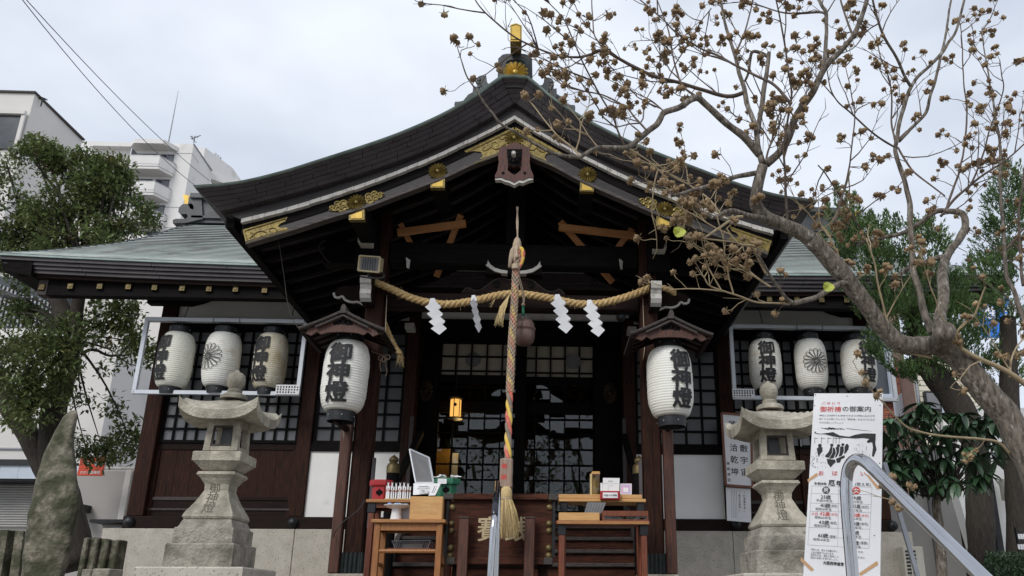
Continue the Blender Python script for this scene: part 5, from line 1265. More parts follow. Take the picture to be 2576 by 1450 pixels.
bars(f, rows, 'ink', c4)
c5, f, _ = card('notice_card', 'white price card in a clear stand on the right shelf', 'notice', [ZU(780,408), ZU(992,410), ZU(995,204), ZU(785,202)], 8.98, 'paper')
bars(f, [(.32,.6,.78,.82),(.03,.95,.655,.665),(.3,.36,.5,.52),(.3,.36,.42,.44),(.3,.36,.33,.35),(.3,.36,.24,.26),(.42,.6,.5,.52)], 'greyink', c5)
c6, f, _ = card('notice_card', 'pink and violet printed card on the right shelf', 'card', [ZU(1002,410), ZU(1148,412), ZU(1148,275), ZU(1002,275)], 9.0, 'paper')
mb = MB(); mb.add([f(.08,.06), f(.92,.06), f(.92,.92), f(.08,.92)], [(0,1,2,3)]); mb.build('print', M['pink'], c6, fix=False)
g2 = lambda u, v: f(u, v)+Vector((0,-.002,0))
mb = MB(); mb.add([g2(.28,.22), g2(.70,.20), g2(.72,.62), g2(.25,.64)], [(0,1,2,3)]); mb.build('white_square', M['paper'], c6, fix=False)
q = at(*ZU(875,425), 8.80)
pt = thing('name_block', 'small red block with a white label on the right shelf edge', 'label block', (q.x, 8.8, q.z))
MB().bev(q.x-.105, q.x+.105, 8.79, 8.85, q.z-.045, q.z+.048, .006).build('block', M['redpaint'], pt)
lb_ = MB().box(q.x-.08, q.x+.08, 8.785, 8.788, q.z-.028, q.z+.03).build('label_paper', M['paper'], pt)
letters(hline('代金入れ用箱', q.x, q.z, .024, 1.0, 1, False), lambda u, v: Vector((u, 8.7835, v)), .01).build('lettering', M['ink'], lb_, fix=False)
a = at(*ZU(640,122), 9.05); b = at(*ZU(745,160), 9.05)
lt_ = thing('acrylic_case', 'clear upright case with a light wooden lid on the right shelf', 'case', ((a.x+b.x)/2, 9.1, zr3))
MB().bev(a.x, b.x, 9.03, 9.14, b.z, a.z, .004).build('lid', M['bright_wood'], lt_)
for xx in (a.x+.004, b.x-.012): 
    for yy in (9.035, 9.125): MB().box(xx, xx+.008, yy, yy+.008, zr3, b.z).build('post', M['oak'], lt_)
MB().box(a.x+.004, b.x-.004, 9.034, 9.037, zr3+.001, b.z).build('glass', M['glass'], lt_)
MB().box(a.x+.01, b.x-.01, 9.12, 9.124, zr3+.001, b.z).build('back', M['gilt_screen'], lt_)
for k, (px, hh) in enumerate(((632,.24),(765,.14))):
    q = at(*ZU(px,400), 9.0); o = MB().box(q.x-.012, q.x+.012, 8.98, 8.99, zr3+.001, zr3+hh).build('paper_charm', M['straw'] if k == 0 else M['paper']); tag(o, ['narrow yellowish paper slip upright left of the clear case', 'narrow white paper slip upright right of the clear case'][k], 'paper slip')

# ------------------------------------------------------------------ calligraphy boards on the right post
BYc = 12.9
cb_, f, n_ = card('calligraphy_board', 'framed white board of black brush characters on the right wall', 'board', [(1826,1221), (1893,1226), (1889,1046), (1815,1040)], BYc, 'paper', th=.03)
mb = MB(); cor = [f(0,0), f(1,0), f(1,1), f(0,1)]
for i in range(4): mb.beam(cor[i], cor[(i+1) % 4], .035, .03, (0,1,0))
mb.build('frame', M['mahogany'], cb_)
W_ = (cor[1]-cor[0]).length; H_ = (cor[3]-cor[0]).length
fu = lambda u, v: f(u/W_, v/H_)
it = [(c_, W_*.72, H_*(.855-.165*i), W_*.30) for i, c_ in enumerate('仁風敷宇宙')]
it += [(c_, W_*.36, H_*(.855-.165*i), W_*.30) for i, c_ in enumerate('徳化洽乾坤')] + [(c_, W_*.13, H_*(.30-.075*i), W_*.13) for i, c_ in enumerate('東高津宮')]
letters(it, fu, .012).build('lettering', M['ink'], cb_, fix=False)
ex, f, n_ = card('explanation_sheet', 'plain white printed sheet under the framed calligraphy board', 'notice', [(1829,1310), (1890,1315), (1888,1230), (1826,1226)], BYc+.05, 'paper')
W_ = .42; H_ = .6; fu = lambda u, v: f(u, v)
it = []
for i, c_ in enumerate('「仁風敷宇宙」'): it.append((c_, .74, .86-.088*i, .075, 1.2))
for i, c_ in enumerate('「徳化洽乾坤」'): it.append((c_, .54, .86-.088*i, .075, 1.2))
letters(it, fu, .01).build('lettering', M['ink'], ex, fix=False)
rows = []
for i in range(4):
    v = .93
    while v > .10: l = rr.uniform(.02,.05); rows.append((.42-.07*i-.008, .42-.07*i+.008, v-l, v)); v -= l+.012
bars(f, rows, 'greyink', ex)
# ------------------------------------------------------------------ stone lanterns
def stone_lantern(label, fin, Y):
    c = at(*fin, Y); cx = c.x
    t = thing('stone_lantern', label, 'stone lantern', (cx, Y, 0), 'stone lanterns before the hall')
    Lx, Ly = 598.5, 930.6
    c0 = at(Lx, Ly, 7.5)                     # levels measured on the left lantern
    k = pxm(1, 7.35)/math.sqrt(1+((fin[0]-PPX)/F_PX)**2)
    z = lambda py, hw=0: at(Lx-(py-Ly)*.13, py, 7.5-hw*k).z+(c.z-c0.z)
    # finial
    zf = z(931); zb = z(1006); h = zf-zb; rb = 23.5*k
    MB().lathe([(rb*1.50,0),(rb*1.50,h*.10),(rb*1.25,h*.16),(rb*.80,h*.21),(rb*.84,h*.29),(rb*.66,h*.34),(rb*.85,h*.42),(rb*1.0,h*.55),(rb*1.02,h*.68),(rb*.90,h*.80),(rb*.62,h*.88),(rb*.30,h*.91),(rb*.24,h*.97),(.006,h)], 24, (cx, Y, zb)).build('finial', M['stone'], t, smooth=True)
    # roof stone with turned-up corners
    Rr = 101*k; z1 = zb+.012; ze = z(1030, 98); zeb = z(1053, 98); zr = z(1060, 44); N = 16; v = []; fs = []
    def hz(u, w, top):
        r = max(abs(u), abs(w)); c_ = min(abs(u), abs(w))/max(r, 1e-6)
        lift = (c_**3.4)*(r**3)*.120
        if top: return ze+(z1-ze)*(1-r)**.9*1.0+lift
        return (zeb if r > .86 else zeb+(zr+.02-zeb)*min(1, (.86-r)/.4))+lift*.86
    idx = {}
    for top in (1, 0):
        for i in range(N+1):
            for j in range(N+1):
                u, w = -1+2*i/N, -1+2*j/N; idx[top, i, j] = len(v); f = 1.0 if top else .985
                bow = 1-.03*(1-min(abs(u), abs(w))/max(abs(u), abs(w), 1e-6)**1.0) if max(abs(u), abs(w)) > .99 else 1
                v.append((cx+u*Rr*f*bow, Y+w*Rr*f*bow, hz(u, w, top)))
    for i in range(N):
        for j in range(N):
            fs.append((idx[1,i,j], idx[1,i+1,j], idx[1,i+1,j+1], idx[1,i,j+1])); fs.append((idx[0,i,j+1], idx[0,i+1,j+1], idx[0,i+1,j], idx[0,i,j]))
    for i in range(N):
        for a, b in (((i,0),(i+1,0)),((i,N),(i+1,N)),((0,i),(0,i+1)),((N,i),(N,i+1))): fs.append((idx[1,*a], idx[0,*a], idx[0,*b], idx[1,*b]))
    MB().add(v, fs).build('roof_stone', M['stone'], t, smooth=True)
    zl = z(1134, 42)
    # light chamber: four corner posts, sill and head, open windows
    w = 44*k; lc = MB(); p = .055
    for sx in (-1, 1):
        for sy in (-1, 1): lc.hexa([(cx+sx*w-(p if sx>0 else 0), Y+sy*w-(p if sy>0 else 0), zl),(cx+sx*w+(p if sx<0 else 0), Y+sy*w-(p if sy>0 else 0), zl),(cx+sx*w+(p if sx<0 else 0), Y+sy*w+(p if sy<0 else 0), zl),(cx+sx*w-(p if sx>0 else 0), Y+sy*w+(p if sy<0 else 0), zl),
                                   (cx+sx*w*.93-(p if sx>0 else 0), Y+sy*w*.93-(p if sy>0 else 0), zr),(cx+sx*w*.93+(p if sx<0 else 0), Y+sy*w*.93-(p if sy>0 else 0), zr),(cx+sx*w*.93+(p if sx<0 else 0), Y+sy*w*.93+(p if sy<0 else 0), zr),(cx+sx*w*.93-(p if sx>0 else 0), Y+sy*w*.93+(p if sy<0 else 0), zr)])
    lc.box(cx-w+.006, cx+w-.006, Y-w+.006, Y+w-.006, zl+.001, zl+.04); lc.box(cx-w*.93+.004, cx+w*.93-.004, Y-w*.93+.004, Y+w*.93-.004, zr-.04, zr+.04)
    lc.build('light_chamber', M['stone'], t)
    zi0, zi1 = zl+.055, zr-.05
    for s in (-1, 1):
        fm = MB()
        fm.box(cx-w+.06, cx-w+.075, Y+s*(w-.02)-.008, Y+s*(w-.02)+.008, zi0, zi1); fm.box(cx+w-.075, cx+w-.06, Y+s*(w-.02)-.008, Y+s*(w-.02)+.008, zi0, zi1)
        fm.box(cx-w+.06, cx+w-.06, Y+s*(w-.02)-.009, Y+s*(w-.02)+.007, zi0-.012, zi0+.006); fm.box(cx-w+.06, cx+w-.06, Y+s*(w-.02)-.009, Y+s*(w-.02)+.007, zi1-.006, zi1+.012)
        fm.build('window_frame', M['gray_wood'], t)
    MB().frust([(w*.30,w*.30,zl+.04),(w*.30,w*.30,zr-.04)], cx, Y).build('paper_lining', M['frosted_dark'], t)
    # platform, shaft, base, steps
    z2, z3, z4 = z(1135, 61), z(1160, 61), z(1184, 40)
    MB().frust([(.30*122*k,.30*122*k,z4),(.34*122*k,.34*122*k,z4+.012),(.5*122*k-.01,.5*122*k-.01,z3),(.5*122*k,.5*122*k,z3+.006),(.5*122*k,.5*122*k,z2-.008),(.5*122*k-.008,.5*122*k-.008,z2)], cx, Y).build('platform_stone', M['stone'], t)
    hw = [46, 49, 40, 31, 30, 43, 60, 63, 60]
    zs = [z(a, b) for a, b in zip((1186, 1193, 1203, 1219, 1234, 1262, 1290, 1299, 1305), hw)]
    sh = MB().frust([(h_*k, h_*k, zz__) for h_, zz__ in list(zip(hw, zs))[::-1]], cx, Y).build('shaft', M['stone'], t)
    sz = .105
    it = [('御', 0, z(1229, 32), sz*.92), ('神', 0, z(1252, 40), sz), ('燈', 0, z(1276, 52), sz*1.05)]
    def fs_(u, v):
        for (a, za), (b, zb_) in zip(zip(hw, zs), list(zip(hw, zs))[1:]):
            if zb_ <= v <= za: return Vector((cx+u, Y-(a+(b-a)*(za-v)/(za-zb_))*k-.0025, v))
        return Vector((cx+u, Y-60*k, v))
    mb = letters([(a, -.012+b, c_, d) for a, b, c_, d in it], lambda u, v: (u, 0, v), 0)
    vv, ff = wrap(mb.v, mb.f, .03)
    MB().add([fs_(a, b) for a, _, b in vv], ff).build('engraved_lettering', M['engrave'], sh, fix=False)
    z5, z6, z7, z8 = z(1306, 60), z(1327, 73), z(1366, 75), z(1427, 90)
    b = 73*k
    MB().frust([(b,b,z7),(b*1.0,b*1.0,z6-.01),(b*.985,b*.985,z6),(b*.93,b*.93,z6+.003),(b*.89,b*.89,z6+.022),(b*.86,b*.86,z6+.045),(b*.83,b*.83,z5-.012),(b*.80,b*.80,z5)], cx, Y).build('base_stone', M['stone2'], t)
    MB().frust([(83*k,83*k,z8),(83*k,83*k,z7-.014),(83*k-.012,83*k-.012,z7-.002)], cx, Y).build('step_stone', M['stone2'], t)
    MB().frust([(128*k,128*k,0),(128*k,128*k,z8-.014),(128*k-.012,128*k-.012,z8-.002)], cx, Y).build('step_stone', M['granite'], t)
    return t
stone_lantern('stone lantern with engraved characters in front of the left wing', (598.5, 930.6), 7.5)
stone_lantern('stone lantern with engraved characters standing beside the white sign board', (1931.6, 958.4), 7.5)

# ------------------------------------------------------------------ sign board on the right
ZB = zc(2700, 1320, 2.2275)
B0 = at(*ZB(187, 57), 5.6)
upd = Vector((math.sin(YAW)*0+.1977, .168, .966)).normalized(); hd = Vector((1, -.513, -.115)); hd = (hd-upd*hd.dot(upd)).normalized()
bn = hd.cross(upd).normalized()
if bn.y > 0: bn = -bn
def onb(zx, zy, lift=0):
    px, py = ZB(zx, zy); d = ray(px, py); t = (B0-CAM).dot(bn)/d.dot(bn); return CAM+d*t+bn*lift
bw = (onb(710, 62)-B0).length; ppm = 523/bw
def uvb(zx, zy): p = onb(zx, zy)-B0; return p.dot(hd), p.dot(upd)
sg = thing('sign_board', 'tall white prayer sign board with red and black Japanese print, leaning on its stand', 'sign board', tuple(onb(400, 1450)), None)
fb_ = lambda u, v, lift=0: B0+hd*u+upd*v+bn*lift
Hb = -uvb(300, 1450)[1]*1.08
MB().add([fb_(0,-Hb),fb_(bw*1.0,-Hb),fb_(bw,0),fb_(0,0)]+[fb_(0,-Hb,-.022),fb_(bw,-Hb,-.022),fb_(bw,0,-.022),fb_(0,0,-.022)], [(0,1,2,3),(7,6,5,4),(0,4,5,1),(1,5,6,2),(2,6,7,3),(3,7,4,0)]).build('board', M['paper'], sg)
LH = .0015
def sl(txt, zx0, zx1, zy, size, m='ink', bold=0, center=False):
    u0, v0 = uvb(zx0, zy); u1, _ = uvb(zx1, zy); s = size/ppm
    its = hline(txt, 0, 0, s); tot = sum((glyph(c)[2] if c != ' ' else .45)*s for c in txt); f = (u1-u0)/tot
    return [(c, u0+x*f, v0, s, f) for c, x, y, s, _ in its], m, bold
lines = [sl('ごきとう', 238, 392, 133, 25, 'redink'), sl('御祈祷', 230, 394, 178, 52, 'redink', .008), sl('の御案内', 398, 624, 176, 52, 'ink', .004),
 sl('神社には何時でも参拝できますが特におかげを', 225, 652, 226, 18), sl('頂こうとお思いでしたら「御祈祷」をおうけになる', 222, 652, 253, 18), sl('ものが宜しいでしょう', 225, 412, 280, 18),
 sl('お', 215, 262, 664, 44, 'redink', .01), sl('は', 320, 366, 664, 44, 'redink', .01), sl('ら', 425, 470, 664, 44, 'redink', .01), sl('い', 535, 580, 668, 44, 'redink', .01),
 sl('令和8年', 183, 284, 743, 24, 'ink', .02), sl('厄', 294, 346, 738, 50, 'ink', .03), sl('年', 352, 400, 741, 46, 'ink', .03), sl('(数え年)', 497, 622, 748, 29),
 sl('25歳', 235, 314, 845, 36, 'ink', .008), sl('平成14年生', 200, 328, 872, 23), sl('41歳', 230, 312, 910, 36, 'ink', .008), sl('(前厄)', 312, 366, 914, 24), sl('昭和61年生', 195, 322, 937, 23),
 sl('大厄', 165, 218, 974, 27, 'redink'), sl('42歳', 226, 308, 973, 36, 'redink', .01), sl('(本厄)', 310, 370, 978, 24, 'redink'), sl('昭和60年生', 190, 318, 1001, 23), sl('43歳', 220, 302, 1038, 36, 'ink', .008), sl('(後厄)', 304, 362, 1043, 24), sl('昭和59年生', 185, 312, 1063, 23),
 sl('61歳', 214, 296, 1138, 36, 'ink', .008), sl('(還暦)', 298, 358, 1148, 24), sl('昭和41年生', 179, 306, 1168, 23),
 sl('19歳', 475, 546, 853, 34, 'ink', .008), sl('平成20年生', 432, 558, 880, 22), sl('32歳', 475, 540, 917, 34, 'ink', .008), sl('(前厄)', 542, 606, 922, 24), sl('平成7年生', 435, 555, 946, 22),
 sl('33歳', 470, 538, 982, 34, 'redink', .01), sl('(本厄)', 540, 604, 987, 24, 'redink'), sl('平成6年生', 435, 552, 1010, 22), sl('34歳', 470, 534, 1048, 34, 'ink', .008), sl('(後厄)', 536, 600, 1051, 24), sl('平成5年生', 430, 550, 1075, 22),
 sl('37歳', 465, 530, 1116, 34, 'ink', .008), sl('平成2年生', 428, 548, 1143, 22), sl('61歳', 460, 530, 1193, 34, 'ink', .008), sl('(還暦)', 532, 596, 1195, 24), sl('昭和41年生', 425, 545, 1220, 22),
 sl('厄年とは、昔から災難が多く、', 162, 385, 1246, 18), sl('われ', 520, 560, 1264, 18), sl('人生の節目でもあります。', 162, 350, 1268, 18), sl('厄年の方は、神社に参拝して、', 160, 388, 1287, 18), sl('ために', 518, 575, 1306, 18), sl('厄除のお祓いを受けましょう。', 157, 380, 1307, 18), sl('大阪府神道青', 254, 414, 1347, 28, 'ink', .03)]
for m in ('ink', 'redink'):
    tot = MB()
    for its, mm, bold in lines:
        if mm == m: q = letters(its, lambda u, v: fb_(u, v, LH*2), bold, bn); tot.add(q.v, q.f)
    tot.build('lettering', M[m], sg, fix=False)
for ch, m, zx, zy in (('男', 'ink', 277, 795), ('女', 'redink', 507, 798)):
    u, v = uvb(zx, zy); r = 28/ppm
    d = MB().add([fb_(u+r*math.cos(a), v+r*math.sin(a), LH*1.6) for a in np.linspace(0, 2*math.pi, 29)[:-1]], [tuple(range(28))]).build('printed_disc', M[m], sg, fix=False)
    letters([(ch, u, v, 42/ppm)], lambda a, b: fb_(a, b, LH*2.6), .01, bn).build('lettering', M['paper'], d, fix=False)
ln = MB()
def line(x0, y0, x1, y1, w=1.6, lift=LH):
    a, b = onb(x0, y0, lift), onb(x1, y1, lift); d = (b-a).normalized(); n = d.cross(bn)*(w/ppm/2); ln.add([a-n, a+n, b+n, b-n], [(0,1,2,3)])
for a in ((170,762,627,771),(165,820,624,829),(158,893,620,903),(153,955,616,964),(144,1078,610,1092),(140,1212,605,1238),(170,762,138,1212),(627,771,604,1238),(372,766,366,1226),(367,1157,606,1168)): line(*a)
ln.build('ruled_lines', M['greyink'], sg, fix=False)
# printed ink picture of worshippers in a hall
pic = MB()
def blob(pts, lift=LH): 
    tri = tessellate_polygon([[Vector((a, b, 0)) for a, b in pts]]); pic.add([onb(a, b, lift) for a, b in pts], [tuple(t) for t in tri])
blob([(192,345),(205,362),(240,365),(330,352),(380,378),(452,388),(500,372),(560,362),(655,364),(655,398),(622,408),(560,398),(500,402),(440,398),(378,394),(330,386),(270,370),(210,368),(188,360)])
blob([(612,402),(655,398),(652,440),(662,486),(648,520),(640,542),(626,536),(634,470),(628,432),(600,430),(598,412)])
for q in ([(268,535),(298,500),(312,462),(326,466),(322,510),(300,548),(276,545)],[(330,468),(344,476),(352,510),(334,552),(300,556),(326,510)],[(350,470),(364,462),(378,470),(376,505),(360,540),(344,548),(357,508)],[(384,465),(398,458),(412,466),(412,500),(396,534),(372,540),(382,505)],[(418,460),(440,450),(452,458),(446,486),(428,512),(414,520),(418,490)],
 [(282,556),(345,562),(352,580),(330,600),(312,622),(288,590)],[(352,556),(418,528),(420,546),(392,560),(384,583),(360,588)]): blob(q)
blob([(206,478),(226,462),(250,468),(250,500),(232,520),(222,545),(214,520)])
for cx, cy, r in ((230,455,15),(320,452,13),(372,456,13),(405,448,12),(436,452,11),(600,425,12)):
    blob([(cx+r*math.cos(a), cy+r*math.sin(a)*.9) for a in np.linspace(0, 6.28, 13)[:-1]])
rr = random.Random(12)
for k in range(9): blob([(240+k*28,318+rr.uniform(-4,6)),(300+k*24,330+rr.uniform(-6,4)),(298+k*24,335),(238+k*28,322)]) if k < 6 else None
for x0 in (190,240,290,330,352,376): blob([(x0,392),(x0+3,392),(x0+2,440),(x0-1,440)]); blob([(x0,398),(x0+26,400),(x0+26,403),(x0,401)])
for k in range(30):
    x, y = rr.uniform(165,270), rr.uniform(500,620); l = rr.uniform(8,26); a = rr.uniform(.6,2.2); blob([(x,y),(x+2.5,y),(x+2.5+l*math.cos(a),y+l*math.sin(a)),(x+l*math.cos(a),y+l*math.sin(a))])
for k in range(22):
    x, y = rr.uniform(470,620), rr.uniform(410,540); l = rr.uniform(10,30); a = rr.uniform(-.3,1.8); blob([(x,y),(x+2,y+1.5),(x+2+l*math.cos(a),y+1.5+l*math.sin(a)),(x+l*math.cos(a),y+l*math.sin(a))])
for k in range(8): blob([(430+k*26,322+k*3),(480+k*20,330+k*2),(480+k*20,333+k*2),(430+k*26,325+k*3)])
pic.build('ink_picture', M['ink'], sg, fix=False)
for q in ([(136,713),(208,662),(214,685),(140,735)], [(574,667),(600,680),(690,780),(668,792)], [(86,1305),(186,1398),(166,1414),(84,1335)], [(527,1428),(664,1334),(676,1360),(540,1448)]):
    MB().add([onb(a, b, .003) for a, b in q], [(0,1,2,3)]).build('paper_tape', M['tape'], sg, fix=False)
for zx, zy in ((197,68),(190,152),(180,592),(437,80),(700,68),(688,150),(684,590),(645,1140),(116,1115)):
    c = onb(zx, zy, .002); MB().add([c+hd*.004*math.cos(a)+upd*.004*math.sin(a) for a in np.linspace(0, 6.28, 9)[:-1]], [tuple(range(8))]).build('tack', M['ink'], sg, fix=False)
sp = [at(2225,1165,5.9), at(2262,1300,5.75), at(2310,1455,5.6)]
MB().beam(sp[0], sp[2], .03, .02).build('stand_leg', M['grey_metal'], sg)
MB().beam(fb_(bw*.8, -.05, -.03), fb_(bw*.95, -Hb, -.03), .03, .02, (0,1,0)).build('stand_bar', M['grey_metal'], sg)

# ------------------------------------------------------------------ polished handrails
def bentpipe(pts, r, n=20): return MB().tube(pts, r, n)
hr = thing('handrail', 'polished steel handrail in the foreground crossing the white sign board', 'handrail', (1.2, 2.8, -.8), 'polished steel handrails')
r_ = .0225
pa = at(2158, 1600, 3.0); pb = at(2132, 1300, 3.0); pc = at(2128, 1235, 3.0)
top = [at(2130,1205,3.0), at(2134,1180,2.99), at(2144,1163,2.97), at(2160,1156,2.94), at(2180,1165,2.90), at(2203,1187,2.86)]
end = [at(2340,1322,2.58), at(2475,1455,2.36), at(2600,1578,2.2)]
path = [pa.lerp(pb, k/6) for k in range(7)]+smooth_path([pc]+top, 5)+[top[-1].lerp(end[0], k/4) for k in range(1, 5)]+end[1:]
pw = [pa+Vector((.02,0,-.75))]+path
bentpipe(pw, r_, 28).build('pipe', M['chrome'], hr, smooth='all')
hc = thing('handrail', 'polished steel handrail with a dark sleeve before the offering box', 'handrail', (.08, 6.4, 0), 'polished steel handrails')
t0 = at(1251, 1216, 7.35); t1 = at(1244, 1300, 6.35)
n0 = at(1240.5, 1330, 6.3); n1 = at(1232, 1475, 6.3)
pp = [t0+Vector((0,.03,-.012)), t0, t0.lerp(t1, .5), t1]+smooth_path([t1, at(1243.4,1310,6.32), n0], 5)[1:]+[n1, Vector((n1.x, n1.y, -.3))]
bentpipe(pp[3:], .0243, 20).build('pipe', M['chrome'], hc, smooth='all')
bentpipe([t0+Vector((0,.05,-.05)), t0+Vector((0,.022,-.01)), t0, t0.lerp(t1, .5), t1.lerp(t0, .04)], [.02,.0255,.0262,.0262,.0262], 20).build('dark_sleeve', M['sleeve'], hc, smooth='all')
f0 = at(1254, 1224, 7.4); f1 = at(1247, 1470, 7.4)
bentpipe([f0, f0.lerp(f1, .5), f1, Vector((f1.x, f1.y, 0))], .0243, 16).build('pipe', M['chrome'], hc, smooth='all')

# ------------------------------------------------------------------ standing stone, fences, air conditioner
ZF = zc(0, 1350, 2.335)
SY = 8.4
outl = [(150,1520),(165,1400),(190,1150),(215,950),(245,800),(275,690),(310,560),(345,450),(400,330),(450,235),(500,155),(545,108),(575,95),(608,98),(610,150),(600,220),(590,290),(582,380),(598,480),(605,560),(610,640),(620,720),(640,820),(632,920),(612,1000),(590,1060),(580,1110),(575,1200),(545,1300),(515,1400),(490,1520)]
w = [at(*ZF(*p), SY) for p in outl]
cxm = sum(p.x for p in w)/len(w); 
st = MB(); ring = []; nlev = 70
zs_ = np.linspace(min(p.z for p in w), max(p.z for p in w)-.01, nlev)
def span(zv):
    xs = []
    for a, b in zip(w, w[1:]+w[:1]):
        if (a.z-zv)*(b.z-zv) <= 0 and abs(a.z-b.z) > 1e-6: xs.append(a.x+(b.x-a.x)*(zv-a.z)/(b.z-a.z))
    return min(xs), max(xs)
v = []; fs = []; na = 48
for zv in zs_:
    x0, x1 = span(zv); hx = max((x1-x0)/2, .02); cx = (x0+x1)/2; hy = min(.20, hx*.75+.02)
    for k in range(na):
        a = 2*math.pi*k/na; sx = math.copysign(abs(math.cos(a))**.5, math.cos(a)); sy = math.copysign(abs(math.sin(a))**.55, math.sin(a))
        p = Vector((cx+hx*sx, SY+.18+hy*sy, zv)); q = noise.noise(p*3.5)*.02+noise.noise(p*9)*.016+noise.noise(p*22)*.008
        p.y += q*1.2; p.x += noise.noise(p*7)*.012-(p.y-SY)*.50; v.append(tuple(p))
for i in range(nlev-1):
    for k in range(na): k2 = (k+1) % na; fs.append((i*na+k, i*na+k2, (i+1)*na+k2, (i+1)*na+k))
fs.append(tuple((nlev-1)*na+k for k in range(na)))
v += [(x, y, -.02) for x, y, _ in v[:na]]; b0 = nlev*na
for k in range(na): k2 = (k+1) % na; fs.append((b0+k, b0+k2, k2, k))
o = MB().add(v, fs).build('standing_stone', M['moss'], smooth='all'); tag(o, 'tall pointed mossy standing stone before the dark tree trunk', 'standing stone')
def fencepost(name, quad, Y, d, m, label, cat, group):
    a, b, c, e = [at(*ZF(*p), Y) for p in quad]   # bl br tr tl
    o = MB().hexa([(a.x,Y,-.02),(b.x,Y,-.02),(b.x,Y+d,-.02),(a.x,Y+d,-.02),(e.x,Y,e.z),(c.x,Y,c.z),(c.x,Y+d,c.z),(e.x,Y+d,e.z)]).build(name, M[m]); return tag(o, label, cat, group)
g = 'rough stone fence posts'
fencepost('fence_post', [(-60,1450),(15,1450),(65,1080),(0,1080)], 10.2, .2, 'moss', 'stone fence post at the far left edge, left of the pale gap', 'fence post', g)
fencepost('fence_post', [(20,1450),(90,1450),(112,1082),(68,1082)], 10.6, .2, 'stone', 'pale rough stone fence post with iron hooks, at the far left', 'fence post', g)
fencepost('fence_post', [(92,1450),(165,1450),(188,1088),(122,1085)], 10.2, .2, 'moss', 'dark stone fence post against the standing stone\'s left side', 'fence post', g)
for zy in (1195, 1308):
    a = at(*ZF(25,zy), 10.35); b = at(*ZF(98,zy), 10.35); o = MB().tube([a, b], .018, 6).build('iron_bar', M['iron']); tag(o, ['upper', 'lower'][zy > 1200]+' iron bar between the stone posts at the far left', 'iron bar')
sf = thing('stone_fence', 'dark stone fence of upright slabs behind the standing stone', 'fence', tuple(at(*ZF(800,1400), 12)))
for k in range(7):
    x0 = 640+k*42; a = at(*ZF(x0-22,1400), 12.0); b = at(*ZF(x0+17,1400), 12.0); tz = at(*ZF(x0,1132+k*5), 12.0).z
    MB().bev(a.x, b.x, 12.0+.06*(k % 2), 12.25, 0, tz+random.uniform(-.02,.02), .015).build('slab', M['moss'], sf)
a = at(*ZF(655,1392), 9.5); b = at(*ZF(735,1388), 9.5); c = at(*ZF(880,1380), 9.5)
o = MB().bev(a.x, b.x-.005, 9.5, 9.8, 0, a.z, .01).build('kerb_stone', M['stone']); tag(o, 'pale stone block at the foot of the tree, left one of two', 'stone block')
o = MB().bev(b.x+.005, c.x, 9.5, 9.8, 0, b.z, .01).build('kerb_stone', M['stone']); tag(o, 'pale stone block touching the granite plinth, right one of two', 'stone block')
ac = thing('air_conditioner', 'beige outdoor air conditioner unit at the right end of the plinth', 'air conditioner', tuple(at(2300, 1430, 13)))
a = at(*ZC(935,1312), 13.0); b = at(*ZC(1022,1312), 13.0)
MB().bev(a.x-.02, b.x, 13.0, 13.35, 0, a.z, .01).build('case', M['beige_plastic'], ac)
gm = MB()
for k in range(16): gm.box(a.x+.01, b.x-.13, 12.992, 13.004, a.z-.09-.055*k, a.z-.06-.055*k)
gm.build('louvre', M['iron'], ac)
MB().box((a.x+b.x)/2-.08, (a.x+b.x)/2-.06, 12.985, 12.996, a.z-.95, a.z-.05).build('grille_bar', M['beige_plastic'], ac)
# ------------------------------------------------------------------ bare seed-pod tree in the foreground
def pod_mesh(seed):
    rr = random.Random(seed); mb = MB(); n = 15; v = []; fs = []
    lv = [(-.55,.16),(-.38,.62),(-.05,.98),(.30,1.0),(.62,.80),(.80,.55)]
    for j, (z, r) in enumerate(lv):
        for k in range(n):
            a = 2*math.pi*k/n; lobe = 1+.12*math.cos(5*a); tipz = (.16*math.cos(5*a)+rr.uniform(-.04,.04)) if j >= 4 else 0
            v.append((r*lobe*math.cos(a), r*lobe*math.sin(a), z+tipz))
    for j in range(len(lv)-1):
        for k in range(n): k2 = (k+1) % n; fs.append((j*n+k, j*n+k2, (j+1)*n+k2, (j+1)*n+k))
    b = len(v); v.append((0,0,.30)); fs += [((len(lv)-1)*n+k, (len(lv)-1)*n+(k+1) % n, b) for k in range(n)]
    fs.append(tuple(range(n-1, -1, -1)))
    mb.add(v, fs)
    for k in range(5):                     # dry calyx teeth
        a = 2*math.pi*k/5+.4+rr.uniform(-.2,.2); d = Vector((math.cos(a), math.sin(a), 0)); s = Vector((-math.sin(a), math.cos(a), 0)); o = rr.uniform(.9,1.5)
        mb.add([d*.25+s*.30+Vector((0,0,-.5)), d*.25-s*.30+Vector((0,0,-.5)), d*.85*o-s*.16+Vector((0,0,-.62)), d*1.15*o+Vector((0,0,-.72-rr.uniform(0,.5))), d*.85*o+s*.16+Vector((0,0,-.55))], [(0,1,2,3,4)])
    me = mb.mesh('seed_pod'); me.materials.append(M['pod']); me.polygons.foreach_set('use_smooth', [len(p.vertices) == 4 for p in me.polygons]); return me
PODS = [pod_mesh(k) for k in range(4)]
hib = thing('bare_tree', 'bare foreground tree hung with dry brown seed pods', 'tree', (3.2, 4.0, -1.5))
built = []                                 # (px, py, Y) along what already stands, so that branches start on wood
def A_(x, y): return (1103.7+.3553*x, .3553*y)
class Br:
    def __init__(s, pts, w0, w1, dY=None, pods=0, m='bark', name='branch', Y0=None, tw=45, up=.5):
        s.pts, s.w0, s.w1, s.dY, s.pods, s.m, s.name, s.Y0, s.tw, s.up = pts, w0, w1, dY, pods, m, name, Y0, tw, up
rt_ = random.Random(21); podlist = []; twigs = {'twig': MB(), 'twig_pale': MB()}
